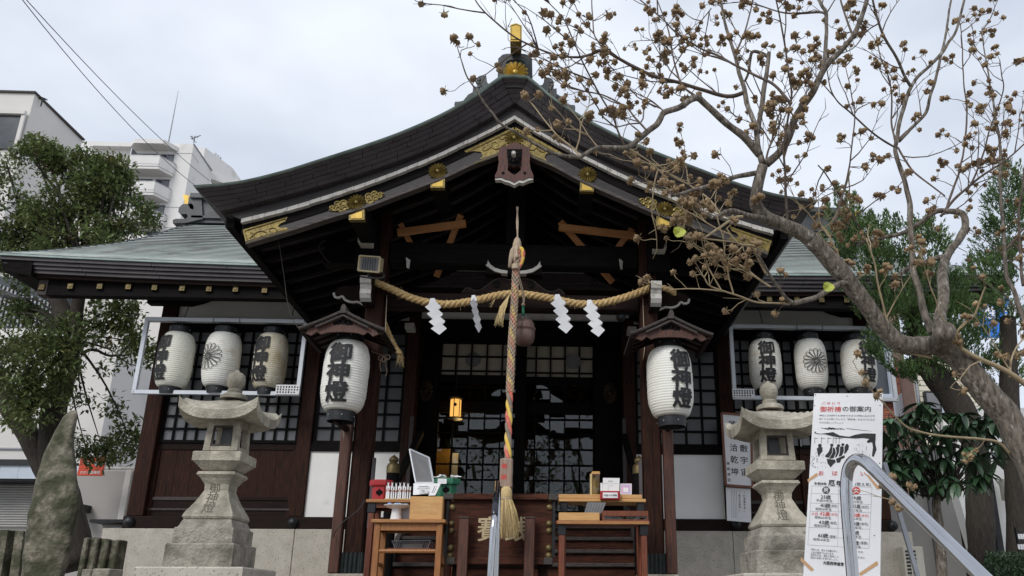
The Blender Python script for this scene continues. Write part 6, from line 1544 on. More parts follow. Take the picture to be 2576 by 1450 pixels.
def grow(b):
    px = b.pts
    if b.w0 > 14: b.w0 *= .87; b.w1 *= .88
    if b.Y0 is None:
        d, Y0 = min(((px[0][0]-q[0])**2+(px[0][1]-q[1])**2, q[2]) for q in built)
    else: Y0 = b.Y0
    dY = b.dY if b.dY is not None else rt_.uniform(-.55,.45)
    L = [0]
    for p, q in zip(px, px[1:]): L.append(L[-1]+math.dist(p, q))
    w = [at(p[0], p[1], Y0+dY*l/L[-1]) for p, l in zip(px, L)]
    sm = smooth_path(w, 6); n = len(sm); k = pxm(1, Y0)
    rs = [(b.w0+(b.w1-b.w0)*i/(n-1))*k/2*(1+.10*noise.noise(sm[i]*14)) for i in range(n)]
    sm = [p+Vector((noise.noise(p*7+Vector((5,0,0))), noise.noise(p*7+Vector((0,9,0))), noise.noise(p*7)))*min(.012, rs[i]*.9) for i, p in enumerate(sm)]
    if b.w0 > 9:                           # knots and old stubs on the thick wood
        rs = [r*(1+.25*max(0, noise.noise(p*4+Vector((3,1,7)))) ) for r, p in zip(rs, sm)]
    mb = MB().tube(sm, rs, 14 if b.w0 > 14 else 8 if b.w0 > 5 else 6)
    o = mb.build(b.name, M[b.m], hib, smooth='all')
    for i, p in enumerate(sm):
        d = p-CAM; zz = d.dot(fwd); built.append((PPX+F_PX*d.dot(rgt)/zz, PPY-F_PX*d.dot(upv)/zz, p.y))
    if b.pods <= 0: 
        return
    tm = twigs['twig_pale' if b.m == 'twig_pale' else 'twig']
    tot = L[-1]; nt_ = max(1, int(tot/b.tw*b.pods*1.0)); sl_ = [(sm[i+1]-sm[i]).length for i in range(n-1)]
    for t in range(nt_):
        f = (t+rt_.uniform(.1,.9))/nt_; i = min(int(f*(n-1)), n-2); p = sm[i].lerp(sm[i+1], rt_.random()); tg = (sm[i+1]-sm[i]).normalized()
        side = tg.cross(Vector((0,-1,0))); side = side.normalized() if side.length > .1 else Vector((1,0,0))
        d = (tg*rt_.uniform(.1,.7)+side*rt_.choice((-1,1))*rt_.uniform(.3,1)+Vector((0,rt_.uniform(-.5,.5),b.up*rt_.uniform(.2,1)))).normalized()
        l = rt_.uniform(.045,.14)
        e = p+d*l; m1 = p.lerp(e, .5)+Vector((rt_.uniform(-1,1),rt_.uniform(-1,1),rt_.uniform(-1,1)))*.012
        tm.tube([p, m1, e], [.0028,.0022,.0018], 4)
        cluster(e, d, tm, rt_.choice((1,2,2,3,3,4,4)))
        if rt_.random() < .7:             # bare side twig
            d2 = (d+Vector((rt_.uniform(-1,1),rt_.uniform(-1,1),rt_.uniform(-.6,1)))).normalized(); tm.tube([p, p+d2*.05, p+d2*rt_.uniform(.06,.13)], [.0020,.0016,.0008], 4)
    cluster(sm[-1], (sm[-1]-sm[-2]).normalized(), tm, rt_.choice((1,2,3)))
    if b.w0 > 16: return
    for t in range(max(1, int(tot/85*min(1, b.pods+.25)))):   # long fine shoots that fork again and carry pods
        i = rt_.randint(1, n-2); p = sm[i].copy(); tg = (sm[i+1]-sm[i]).normalized()
        side = tg.cross(Vector((0,-1,0))); side = side.normalized() if side.length > .1 else Vector((1,0,0))
        d = (tg*rt_.uniform(.4,1)+side*rt_.choice((-1,1))*rt_.uniform(.3,.9)+Vector((0,rt_.uniform(-.6,.6),b.up*rt_.uniform(.1,.9)))).normalized()
        pts = [p]; ns = rt_.randint(4, 7)
        for q in range(ns):
            d = (d+Vector((rt_.uniform(-1,1),rt_.uniform(-1,1),rt_.uniform(-.5,.9)))*.28).normalized(); p = p+d*rt_.uniform(.05,.085); pts.append(p.copy())
        tm.tube(pts, [.0042-.0028*j/ns for j in range(ns+1)], 5)
        for q in range(2, ns+1):
            e = pts[q]; dd = (d+Vector((rt_.uniform(-1,1),rt_.uniform(-1,1),rt_.uniform(-.4,1)))).normalized(); l = rt_.uniform(.03,.09)
            if rt_.random() < .62:
                tm.tube([e, e+dd*l*.5+Vector((0,0,.004)), e+dd*l], [.0022,.0018,.0014], 4); cluster(e+dd*l, dd, tm, rt_.choice((1,1,2,2,3)))
            else: tm.tube([e, e+dd*l*.6, e+dd*l], [.0018,.0013,.0007], 4)
def cluster(e, d, tm, n):
    for _ in range(n):
        dd = (d*.7+Vector((rt_.uniform(-1,1),rt_.uniform(-1,1),rt_.uniform(-.5,1)))).normalized(); q = e+dd*rt_.uniform(.015,.05)
        tm.tube([e, e.lerp(q, .5)+Vector((0,0,-.004)), q], [.0017,.0014,.0015], 4)
        vv = q-CAM; zz = vv.dot(fwd); qx, qy = PPX+F_PX*vv.dot(rgt)/zz, PPY-F_PX*vv.dot(upv)/zz
        if 1262 < qx < 1335 and 40 < qy < 215 or rt_.random() < .06: continue
        podlist.append((q+dd*.014, dd, rt_.uniform(.0115,.0215)))
T = [Br([(2700,1420),(2620,1230),(2548,1075),(2472,977),(2407,896),(2352,863)], 92, 57, .0, 0, 'bark', 'trunk', 4.0),
 Br([(2352,866),(2300,872),(2255,858),(2222,825),(2190,787),(2155,738),(2119,690),(2085,650),(2040,605)], 56, 46, -.25, 0),
 Br([(2040,605),(2000,580),(1967,564),(1930,549),(1905,520),(1899,495),(1907,452),(1917,415)], 47, 30, -.12, 0),
 Br([(2356,866),(2364,825),(2370,771),(2373,700),(2378,655)], 42, 29, .2, 0),
 Br([(2378,658),(2392,628),(2416,598),(2429,570),(2422,543),(2395,533),(2360,531),(2335,545),(2314,562),(2265,588),(2223,598),(2159,612)], 25, 11, .3, .25),
 Br([(2378,650),(2360,652),(2330,662),(2300,668),(2262,690)], 20, 12, .15, 0),
 Br([(1917,410),(1898,320),(1871,228),(1848,137),(1825,60),(1805,-30)], 20, 8, .3, .12),
 Br([(1926,411),(1967,379),(2003,297),(2030,250),(2058,206),(2086,160),(2115,125),(2145,91),(2165,45),(2185,-30)], 26, 13, -.3, .05),
 Br([(1912,390),(1880,355),(1857,333),(1807,292),(1775,262),(1757,246),(1735,252),(1708,270),(1672,281),(1660,300),(1651,313),(1630,330),(1615,345),(1595,360),(1576,370),(1540,371),(1505,371),(1480,384),(1462,396),(1448,396),(1420,392),(1388,384),(1350,364),(1324,348),(1290,330),(1260,313),(1238,285),(1221,263),(1195,222),(1175,192),(1160,150),(1150,118)], 24, 2.2, -.6, .28, 'bark', tw=60),
 Br([(1871,232),(1839,242),(1800,236),(1743,220),(1672,201),(1601,174),(1560,150),(1519,130),(1490,138),(1459,144),(1420,142),(1388,135),(1335,115),(1281,85),(1242,53),(1203,11),(1180,-30)], 12, 2.5, -.5, .85, 'twig'),
 Br([(1519,130),(1505,105),(1494,78),(1489,0),(1488,-30)], 5, 3, .1, .35, 'twig'),
 Br([(1990,262),(1949,215),(1903,192),(1840,158),(1800,140),(1761,121),(1708,89),(1665,46),(1598,-10)], 9, 4, .35, .7, 'twig'),
 Br([(1573,370),(1555,330),(1541,295),(1502,227),(1466,156),(1441,99),(1416,46),(1381,7),(1370,-20)], 6, 2, -.4, 1.0, 'twig'),
 Br([(1757,246),(1715,213),(1700,170),(1690,124),(1679,71),(1654,0),(1648,-20)], 7, 3, .25, 1.0, 'twig'),
 Br([(1898,434),(1870,440),(1840,448),(1800,462),(1761,473),(1720,485),(1690,494)], 14, 8, -.3, .5),
 Br([(1905,335),(1912,290),(1921,228),(1928,180),(1934,132)], 17, 13, .1, .4),
 Br([(1932,142),(1912,132),(1893,131),(1886,150),(1882,185),(1874,206)], 11, 7, .1, .2),
 Br([(1983,590),(1981,548),(1974,440),(1971,365),(1985,280),(1990,228),(1975,120),(1962,46),(1949,-20)], 8, 4, -.45, .7, 'twig'),
 Br([(2062,205),(2072,175),(2081,46),(2068,15),(2050,-20)], 13, 8, .1, .3),
 Br([(2080,46),(2070,32),(2012,34),(1960,30),(1900,10)], 9, 4, .2, .8, 'twig'),
 Br([(2145,91),(2130,50),(2115,0),(2110,-20)], 7, 5, .1, .2, 'twig'),
 Br([(2340,840),(2330,800),(2315,744),(2300,690),(2293,640),(2288,540),(2284,490),(2270,430),(2259,397),(2252,365),(2268,297),(2291,219),(2325,180),(2360,146),(2385,110),(2405,78),(2428,-10)], 21, 8, .15, .06),
 Br([(2260,355),(2285,330),(2310,305),(2332,274),(2350,210),(2364,151),(2378,95),(2387,46),(2393,-20)], 11, 6, .3, .05),
 Br([(2291,219),(2270,180),(2250,137),(2225,95),(2209,55),(2191,-20)], 9, 6, -.3, .9, 'bark'),
 Br([(2250,370),(2215,348),(2177,320),(2140,285),(2108,256),(2090,225),(2081,180)], 6, 3, -.3, .4, 'twig'),
 Br([(2252,365),(2243,300),(2241,228),(2230,180),(2213,137),(2205,90)], 6, 3, .2, 1.1, 'twig'),
 Br([(2100,560),(2118,498),(2135,430),(2140,388),(2150,297),(2142,240),(2136,206),(2125,160)], 6, 2.5, .3, .75, 'twig'),
 Br([(2365,545),(2400,505),(2451,457),(2497,425),(2535,400),(2590,350)], 8, 4, -.2, .8, 'twig'),
 Br([(2378,535),(2400,470),(2419,411),(2433,297),(2430,250),(2424,206),(2419,91),(2415,60)], 7, 3, .3, .6, 'twig'),
 Br([(2590,850),(2576,803),(2548,733),(2530,662),(2519,502),(2515,365),(2505,300),(2497,251),(2485,180),(2474,114),(2470,70)], 16, 3, .25, .75, 'bark', Y0=4.4),
 Br([(2572,720),(2570,662),(2562,571),(2568,500),(2576,434),(2590,330)], 9, 5, .1, .3, 'twig'),
 Br([(2430,485),(2456,434),(2475,380),(2492,320),(2524,228),(2520,190),(2515,151)], 6, 2.5, -.3, 1.3, 'twig'),
 Br([(2259,372),(2280,405),(2300,434),(2340,465),(2378,493)], 6, 4, -.2, .7, 'twig'),
 Br([(2058,415),(2076,434),(2095,465),(2113,493),(2128,515),(2140,539),(2165,575),(2191,607)], 4, 6, .2, .9, 'twig'),
 Br([(2140,430),(2110,520),(2090,560),(2040,600)], 4, 4, .1, .9, 'twig_pale'),
 Br([(2540,1140),(2510,1113),(2470,1106),(2420,1100),(2364,1097),(2320,1088),(2282,1075),(2250,1045),(2222,1015)], 7, 3.5, -.45, .12, 'twig_pale'),
 Br([(2345,898),(2310,893),(2271,880),(2250,850),(2233,809),(2218,755),(2206,706),(2200,662),(2180,600)], 8, 4, -.3, .22, 'twig_pale'),
 Br([(2150,738),(2119,711),(2060,745),(2005,765),(1985,758),(1972,744),(1950,710),(1929,679),(1905,640)], 20, 5, -.4, .55, 'bark'),
 Br([(2005,765),(1955,764),(1902,760),(1860,745),(1815,731),(1784,718),(1772,700),(1763,690)], 6, 3, -.15, .85, 'twig_pale'),
 Br([(1929,690),(1910,659),(1900,632),(1894,618),(1861,613),(1840,592),(1828,574)], 9, 4, -.1, .35, 'twig_pale'),
 Br([(1940,722),(1905,700),(1880,680),(1853,662),(1820,645),(1789,631)], 6, 2.5, .15, .9, 'twig_pale'),
 Br([(1950,555),(1900,545),(1840,532),(1800,548),(1766,538),(1730,515)], 20, 5, -.3, .5, 'bark'),
 Br([(1870,545),(1856,548),(1830,562),(1800,580),(1768,600),(1730,597),(1714,582),(1708,570)], 9, 3.5, -.2, .5, 'twig_pale'),
 Br([(1768,600),(1779,602),(1820,606),(1848,610),(1880,618)], 5, 3, .05, .25, 'twig_pale'),
 Br([(1576,370),(1594,380),(1637,409),(1672,444),(1700,475),(1725,505),(1760,530)], 5, 3, .15, .95, 'twig_pale'),
 Br([(1820,545),(1780,500),(1740,470),(1690,440),(1640,400)], 6, 2.5, .3, 1.0, 'twig_pale'),
 Br([(2150,735),(2135,700),(2110,650),(2085,590),(2060,560)], 8, 3, .2, .9, 'twig_pale'),
 Br([(2600,980),(2576,966),(2530,935),(2480,910),(2440,890),(2415,876)], 18, 10, -.1, .1, 'twig_pale'),
 Br([(2412,872),(2404,850),(2407,838),(2425,815),(2451,793),(2465,755),(2478,722)], 8, 3.5, -.2, .1, 'twig_pale'),
 Br([(2540,950),(2545,905),(2560,870),(2580,850)], 6, 3, .1, 1.4, 'twig_pale'),
 Br([(2320,1320),(2290,1260),(2285,1235)], 4, 2, -.1, .8, 'twig_pale', Y0=4.2),
 Br([(2520,640),(2545,610),(2590,560)], 7, 5, .1, .2, 'twig'),
 Br([(1926,405),(1945,340),(1960,290),(1992,250),(2040,180),(2060,140)], 6, 3, .4, 1.1, 'twig'),
 Br([(1848,140),(1870,90),(1885,40),(1900,-20)], 6, 4, .3, 1.2, 'twig'),
 Br([(1790,20),(1760,60),(1740,100),(1700,160),(1670,230)], 3, 4, .5, 1.0, 'twig', Y0=4.4),
 Br([(1630,335),(1600,300),(1575,270),(1520,240),(1470,230),(1420,215),(1370,180),(1340,140)], 6, 2.5, .4, .8, 'twig'),
 Br([(1672,281),(1640,255),(1600,235),(1530,200)], 5, 2.5, .3, .9, 'twig'),
 Br([(1462,396),(1440,372),(1405,345),(1375,310),(1345,270),(1332,255)], 6, 3, .1, .25, 'twig_pale'),
 Br([(1505,371),(1480,340),(1455,300),(1430,270)], 4, 2, .2, .8, 'twig_pale'),
 Br([(2230,175),(2270,120),(2300,60),(2310,30)], 0, 0) if False else Br([(2210,60),(2180,80),(2150,120),(2105,140)], 5, 3, .2, 1.0, 'twig')]
for b in T: grow(b)
for px, py, Y in ((2365,848,3.9),):       # cut stub on the fork
    c = at(px, py, Y); MB().tube([c+Vector((0,.02,-.03)), c+Vector((-.005,-.06,.0)), c+Vector((-.008,-.10,.008))], [.055,.05,.046], 14).build('branch_stub', M['bark'], hib, smooth='all')
for k, m in twigs.items(): stuff(m.build('twigs' if k == 'twig' else 'pale_twigs', M[k], hib, fix=False))
podlist.sort(key=lambda q: (q[0]-CAM).length/q[2])
def pod_matrix(p, d, s):
    q = d.to_track_quat('Z', 'Y'); return Matrix.Translation(p) @ q.to_matrix().to_4x4() @ Matrix.Rotation(rt_.uniform(0, 6), 4, 'Z') @ Matrix.Scale(s, 4)
rest = MB()
for i, (p, d, s) in enumerate(podlist):
    me = PODS[i % 4]
    if i < 298:
        o = bpy.data.objects.new('seed_pod', me); COL.objects.link(o); o.matrix_world = pod_matrix(p, d, s); o.parent = hib; o.matrix_parent_inverse = Matrix.Translation(-hib.location)
    else:
        mx = pod_matrix(p, d, s); rest.add([mx @ q.co for q in me.vertices], [tuple(f.vertices) for f in me.polygons])
print('pods', len(podlist))
if rest.v: stuff(rest.build('seed_pods', M['pod'], hib, fix=False))
for (px, py, Y) in ((1710,584,3.3),(2085,722,3.7)):
    c = at(px, py, Y); v = [c+Vector((math.cos(a)*.030*(1+.15*math.sin(3*a)), .01*math.sin(2*a), math.sin(a)*.026)) for a in np.linspace(0, 6.28, 11)[:-1]]
    MB().add([c]+v, [(0, i+1, (i+1) % 10+1) for i in range(10)]).build('last_leaf', M['yellow_leaf'], hib, fix=False)

# ------------------------------------------------------------------ foliage helpers
def leaf_quad(mb, c, d, n, l, w):
    d = d.normalized(); s = d.cross(n)
    if s.length < .05: s = d.orthogonal()
    s = s.normalized(); up = s.cross(d)
    mb.v += [tuple(c), tuple(c+d*l*.45+s*w*.5+up*w*.12), tuple(c+d*l-up*l*.10), tuple(c+d*l*.45-s*w*.5+up*w*.12)]
    b = len(mb.v)-4; mb.f += [(b, b+1, b+2), (b, b+2, b+3)]
def rv(r): 
    while True:
        v = Vector((r.uniform(-1,1), r.uniform(-1,1), r.uniform(-1,1)))
        if .05 < v.length < 1: return v
def crown(blobs, Y, dens, l, w, per=8, spread=.16, seed=1, depth=.8, thr=-.05, nf=1.6):
    r = random.Random(seed); mb = MB(); cs = []
    for (px, py, rx, ry, *e) in blobs:
        yy = Y+(e[0] if e else 0); c = at(px, py, yy); hx, hz = pxm(rx, yy), pxm(ry, yy); hy = (hx+hz)/2*depth
        n = int(dens*hx*hz*60)
        for _ in range(n):
            v = rv(r); v = v.normalized()*(v.length**.45); p = c+Vector((v.x*hx, v.y*hy, v.z*hz))
            if noise.noise(p*nf) < thr: continue
            cs.append(p); out = Vector((v.x, v.y-.25, v.z+.2))
            for k in range(per):
                d = (out*.5+rv(r)+Vector((0,0,-.15))).normalized()
                leaf_quad(mb, p+rv(r)*spread, d, Vector((r.uniform(-.5,.5), r.uniform(-.5,.5), 1)), l*r.uniform(.7,1.25), w*r.uniform(.75,1.2))
    return mb, cs
def limbs(mb, root, cs, n, r0, seed):
    r = random.Random(seed)
    for c in r.sample(cs, min(n, len(cs))):
        m = root.lerp(c, .5)+Vector((r.uniform(-.2,.2), r.uniform(-.2,.2), r.uniform(0,.3))); mb.tube(smooth_path([root, m, c], 4), [r0*(1-.85*i/8) for i in range(9)], 5)

# left evergreen
lt = thing('evergreen_tree', 'dark evergreen tree with a forked trunk left of the hall', 'tree', tuple(at(130, 1440, 15)))
ZV = zc(0, 880, 2.7885)
TYl = 15.0
def limb(pts, w0, w1, Y=TYl, z=ZV, name='limb', m='bark_dark', par=lt):
    w = smooth_path([at(*z(*p), Y) for p in pts], 5); n = len(w); k = pxm(1, Y)
    return MB().tube(w, [(w0+(w1-w0)*i/(n-1))*k/2*(1+.12*noise.noise(p*3)) for i, p in enumerate(w)], 14).build(name, M[m], par, smooth='all')
limb([(740,2950),(640,2500),(560,2150),(520,1900),(505,1650),(515,1450),(560,1300),(620,1120),(665,950),(700,780),(720,600),(745,430),(790,250),(820,60),(800,-150),(760,-420)], 84, 8, name='trunk')
limb([(640,640),(600,520),(545,400),(480,250),(380,60),(300,-150),(230,-420)], 52, 7)
limb([(530,2150),(400,1950),(300,1750),(190,1560),(90,1430),(20,1300),(-80,1050)], 52, 44)
limb([(770,930),(850,885),(930,890),(1010,930),(1100,940),(1250,930)], 9, 4); limb([(1110,940),(1190,990),(1260,1040)], 5, 2); limb([(1150,930),(1200,860),(1240,820)], 5, 2)
limb([(820,150),(950,-100),(1050,-300),(1100,-500)], 16, 4); limb([(700,-100),(600,-400),(560,-700)], 14, 4); limb([(250,-300),(150,-600),(60,-900)], 12, 4); limb([(800,-200),(780,-500),(700,-800)], 12, 4)
blobs = [(60,420,90,75),(25,520,80,90),(150,500,110,95),(120,590,110,75),(250,470,85,70),(300,520,80,75),(340,560,55,60),(270,570,100,60),(200,620,120,40,-.4),(90,390,55,50),(280,430,50,35),(200,430,55,45),(40,620,90,60),(330,490,48,45),(360,540,30,40),(140,400,34,30),(70,365,34,28),(215,395,26,22)]
mb, cs1 = crown(blobs, TYl-.1, 12.5, .115, .05, 10, .17, 3, .8, -.04, 1.7)
mb.build('upper_crown', M['leaf'], lt, fix=False)
blobs = [(40,830,85,65),(30,880,90,80,-1.0),(60,920,105,90,-1.2),(90,1030,70,50,-1.2),(30,760,60,40),(150,900,50,50,-1.3),(20,1000,80,60,-1.2),(110,960,80,60,-1),(110,780,60,35),(280,790,70,38),(330,800,60,45),(290,850,60,45),(340,880,40,50),(255,900,35,40),(370,905,22,50),(60,700,40,22),(230,1090,40,60,.2),(270,1060,40,35,.2),(300,1120,45,40,.2),(250,1140,35,38,.2),(205,1020,30,20,.2),(330,1090,30,30,.2),(175,850,45,60,-.9),(300,1010,28,18,.2),(210,1000,30,22,-.8),(250,1165,25,18,.2)]
mb, cs2 = crown(blobs, TYl+.3, 9.5, .12, .052, 8, .17, 5, .6, -.05, 1.7)
mb.build('lower_crown', M['leaf'], lt, fix=False)
mb = MB(); limbs(mb, at(*ZV(790,250), TYl), cs1, 40, .05, 2); limbs(mb, at(*ZV(700,780), TYl), cs2, 40, .03, 4); stuff(mb.build('twigs', M['bark_dark'], lt, fix=False))
# junipers
def juniper(label, blobs, spires, Y, seed, trunk):
    t = thing('juniper_tree', label, 'tree', tuple(at(trunk[0][0], trunk[0][1], Y)), 'dark green junipers right of the hall')
    r = random.Random(seed); mb = MB(); core = MB()
    for px, py, rx, ry in blobs:
        dy = r.uniform(-.3,.3); c = at(px, py, Y+dy); hx, hz = pxm(rx, Y), pxm(ry, Y); hy = (hx+hz)/2*.9
        for _ in range(int(210*max(hx*hz, .06)**.9*12)):
            v = rv(r); v = v.normalized()*(v.length**.35); p = c+Vector((v.x*hx, v.y*hy, v.z*hz))
            if noise.noise(p*2.9) < -.02: continue
            d0 = (Vector((v.x*.6, v.y*.6, .75))+rv(r)*.35).normalized(); L = r.uniform(.10,.20)
            for k in range(11):
                f = r.random(); d = (d0+rv(r)*.75).normalized(); leaf_quad(mb, p+d0*L*f, d, rv(r), r.uniform(.035,.075), .016)
    for px, py, h, w in spires:
        b = at(px, py, Y); hh, ww = pxm(h, Y), pxm(w, Y)/2
        for k in range(int(260*hh/.4)):
            f = r.random()**.9; rad = ww*(1-f)**.7; a = r.uniform(0, 6.28); p = b+Vector((math.cos(a)*rad*r.random()**.4, math.sin(a)*rad*r.random()**.4, hh*f))
            leaf_quad(mb, p, (Vector((math.cos(a)*.5, math.sin(a)*.5, 1))+rv(r)*.4).normalized(), rv(r), r.uniform(.04,.08), .017)
    mb.build('crown', M['juniper'], t, fix=False)
    w = smooth_path([at(x, y, Y+.2) for x, y, _ in trunk], 5); n = len(w); ws = [q[2] for q in trunk]; k = pxm(1, Y)/2
    MB().tube(w, [np.interp(i/(n-1)*(len(ws)-1), range(len(ws)), ws)*k*(1+.15*noise.noise(p*4)) for i, p in enumerate(w)], 14).build('trunk', M['bark_dark'], t, smooth='all')
    return t
juniper('dark juniper with leaning trunk behind the right lantern frame', [(2290,650,95,100),(2180,640,60,85),(2230,720,100,90),(2150,600,38,70),(2330,760,95,90),(2240,800,80,70),(2240,868,46,38),(2290,880,100,62),(2380,830,80,80),(2340,690,60,100),(2285,928,50,32),(2110,640,38,60),(2100,560,24,40),(2400,900,60,70),(2350,930,80,50)],
        [(2157,560,90,34),(2113,540,95,28),(2137,540,70,24),(2196,580,60,30),(2236,590,70,40),(2300,600,70,50),(2345,620,80,40),(2084,560,60,20),(2260,590,60,28)], 10.2, 31, [(2475,1500,68),(2468,1350,64),(2462,1220,62),(2452,1120,66),(2415,1030,74),(2365,960,66),(2320,900,50),(2290,780,40)])
juniper('dark green juniper growing at the right edge behind the bare tree', [(2530,560,45,110),(2545,480,34,70),(2500,640,48,70),(2480,720,60,75),(2540,720,50,90),(2440,800,40,55),(2420,820,50,60),(2550,850,40,80),(2460,880,55,60),(2510,950,60,50),(2570,620,40,100)],
        [(2539,470,85,34),(2560,480,70,26),(2450,720,85,22),(2505,600,70,28),(2430,740,60,18),(2575,520,110,26)], 10.8, 33, [(2560,1480,50),(2555,1250,50),(2540,1000,46),(2535,800,40)])
# broad-leaved shrub
bs = thing('broadleaf_shrub', 'broad leaved evergreen shrub with long drooping leaves behind the handrail', 'shrub', tuple(at(2370, 1450, 8.6)))
r = random.Random(17); BL = []
def big_leaf(var):
    rr = random.Random(var); v = []; n = 6; L = 1
    for i in range(n+1):
        f = i/n; w = .17*math.sin(math.pi*min(1, f*.92+.06))**.8*(1 if f < 1 else .05); y = f; z = -.28*f*f-.02
        v += [(-w, y, z+w*.35), (0, y, z), (w, y, z+w*.35)]
    fs = []
    for i in range(n):
        for k in (0, 1): fs.append((i*3+k, i*3+k+1, i*3+4+k, i*3+3+k))
    me = MB().add(v, fs).mesh('leaf'); me.materials.append(M['leaf_big']); me.polygons.foreach_set('use_smooth', [True]*len(me.polygons)); return me
LM = [big_leaf(0)]
wh = [(r.uniform(2225,2510), r.uniform(1015,1215)) for _ in range(45)]+[(2265,1050),(2300,1030),(2250,1100),(2285,1090),(2330,1060),(2370,1035),(2410,1050),(2300,1140),(2340,1160),(2260,1150),(2390,1110),(2440,1120),(2360,1120),(2420,1160),(2470,1150),(2330,1210),(2385,1200),(2290,1200),(2450,1200),(2480,1090),(2230,1060),(2240,1130),(2240,1190),(2500,1150),(2400,1080),(2350,1085),(2460,1060),(2310,1095),(2270,1220),(2435,1075),(2375,1165),(2410,1215),(2280,1165),(2500,1110),(2345,1025),(2225,1100),(2320,1015),(2295,1060),(2440,1160),(2490,1185)]
sticks = MB(); root = at(2365, 1250, 8.8); leaves = []
for px, py in wh:
    c = at(px+r.uniform(-8,8), py+r.uniform(-8,8), 8.6+r.uniform(-.35,.5)); sticks.tube(smooth_path([root+rv(r)*.05, root.lerp(c, .5)+Vector((0,0,-.05)), c], 3), [.010-.0012*i for i in range(7)], 5)
    n = r.randint(6, 9)
    for k in range(n):
        a = 2*math.pi*k/n+r.uniform(-.3,.3); leaves.append((c, a, r.uniform(-.95,.15), r.uniform(.16,.25)))
    sticks.tube([c, c+Vector((0,0,.05))], [.008,.003], 5)
rest = MB()
for i, (c, a, tl, s) in enumerate(leaves):
    mx = Matrix.Translation(c) @ Matrix.Rotation(a, 4, 'Z') @ Matrix.Rotation(tl, 4, 'X') @ Matrix.Scale(s, 4)
    if i < 290:
        o = bpy.data.objects.new('leaf', LM[0]); COL.objects.link(o); o.matrix_world = mx; o.parent = bs; o.matrix_parent_inverse = Matrix.Translation(-bs.location)
    else: rest.add([mx @ q.co for q in LM[0].vertices], [tuple(f.vertices) for f in LM[0].polygons])
if rest.v: stuff(rest.build('leaves', M['leaf_big'], bs, fix=False))
stuff(sticks.build('twigs', M['bark_dark'], bs, fix=False))
w = smooth_path([at(x, y, 8.8) for x, y in ((2372,1500),(2368,1400),(2362,1320),(2355,1270),(2362,1235))], 5)
MB().tube(w, [.058-.0008*i for i in range(len(w))], 12).build('trunk', M['bark'], bs, smooth='all')
# clipped hedge at the lower right corner
r = random.Random(5); mb = MB()
for k in range(2600):
    c = at(r.uniform(2478,2600), r.uniform(1392,1470), 9.6+r.uniform(-.25,.4))
    leaf_quad(mb, c, rv(r)+Vector((0,0,.4)), rv(r), r.uniform(.03,.05), .024)
o = mb.build('hedge', M['hedge'], fix=False); tag(o, 'low clipped hedge of small dark leaves at the lower right corner', 'hedge'); stuff(o)

# ------------------------------------------------------------------ buildings beyond
ZA = zc(230, 420, 3.815)
ap = thing('apartment_block', 'white apartment block with solid rounded balconies beyond the hall roof', 'building', tuple(at(400, 1200, 84)))
YW = 80
c0 = at(*ZA(1650,278), YW); zt = c0.z
xl = at(*ZA(60,300), YW).x
dep = atz(*ZA(1880,622), zt)
MB().add([(xl,YW,-2),(c0.x,YW,-2),(dep.x,dep.y,-2),(dep.x-14,dep.y+6,-2),(xl,YW+20,-2),(xl,YW,zt),(c0.x,YW,zt),(dep.x,dep.y,zt),(dep.x-14,dep.y+6,zt),(xl,YW+20,zt)], [(0,1,6,5),(1,2,7,6),(2,3,8,7),(3,4,9,8),(4,0,5,9),(5,6,7,8,9)]).build('wall', M['apt'], ap)
cpd = Vector((dep.x-c0.x, dep.y-c0.y, 0))
MB().tube([(c0.x,YW-.05,zt-.02),(dep.x+.05,dep.y,zt-.02)], .10, 4).build('coping', M['grey_metal'], ap)
for dz in (1.2, 13.2/2+1.2, 10.2):
    MB().tube([(at(*ZA(1400,300),YW).x,YW-.02,zt-dz),(c0.x,YW-.02,zt-dz),(c0.x+cpd.x*.35,YW+cpd.y*.35,zt-dz)], .03, 4).build('wall_joint', M['grey_metal'], ap)
def planslab(px_pts, z0, z1, name, m, par, Yf=78.2, inner=None):
    pts = [(at(*ZA(*p[:2]), p[2])) for p in px_pts]; pl = [(q.x, q.y) for q in pts]+[(pts[-1].x, YW+.5), (pts[0].x, YW+.5)]
    return MB().plate([pl], lambda u, v, t: Vector((u, v, z0+t)), z1-z0).build(name, M[m], par)
ztop = at(*ZA(1000,436), 78.2).z; zbot = at(*ZA(1000,598), 78.2).z; fh = ztop-at(*ZA(960,772), 78.2).z
plan = [(810,430,78.2),(1215,445,78.2),(1400,510,79.7)]
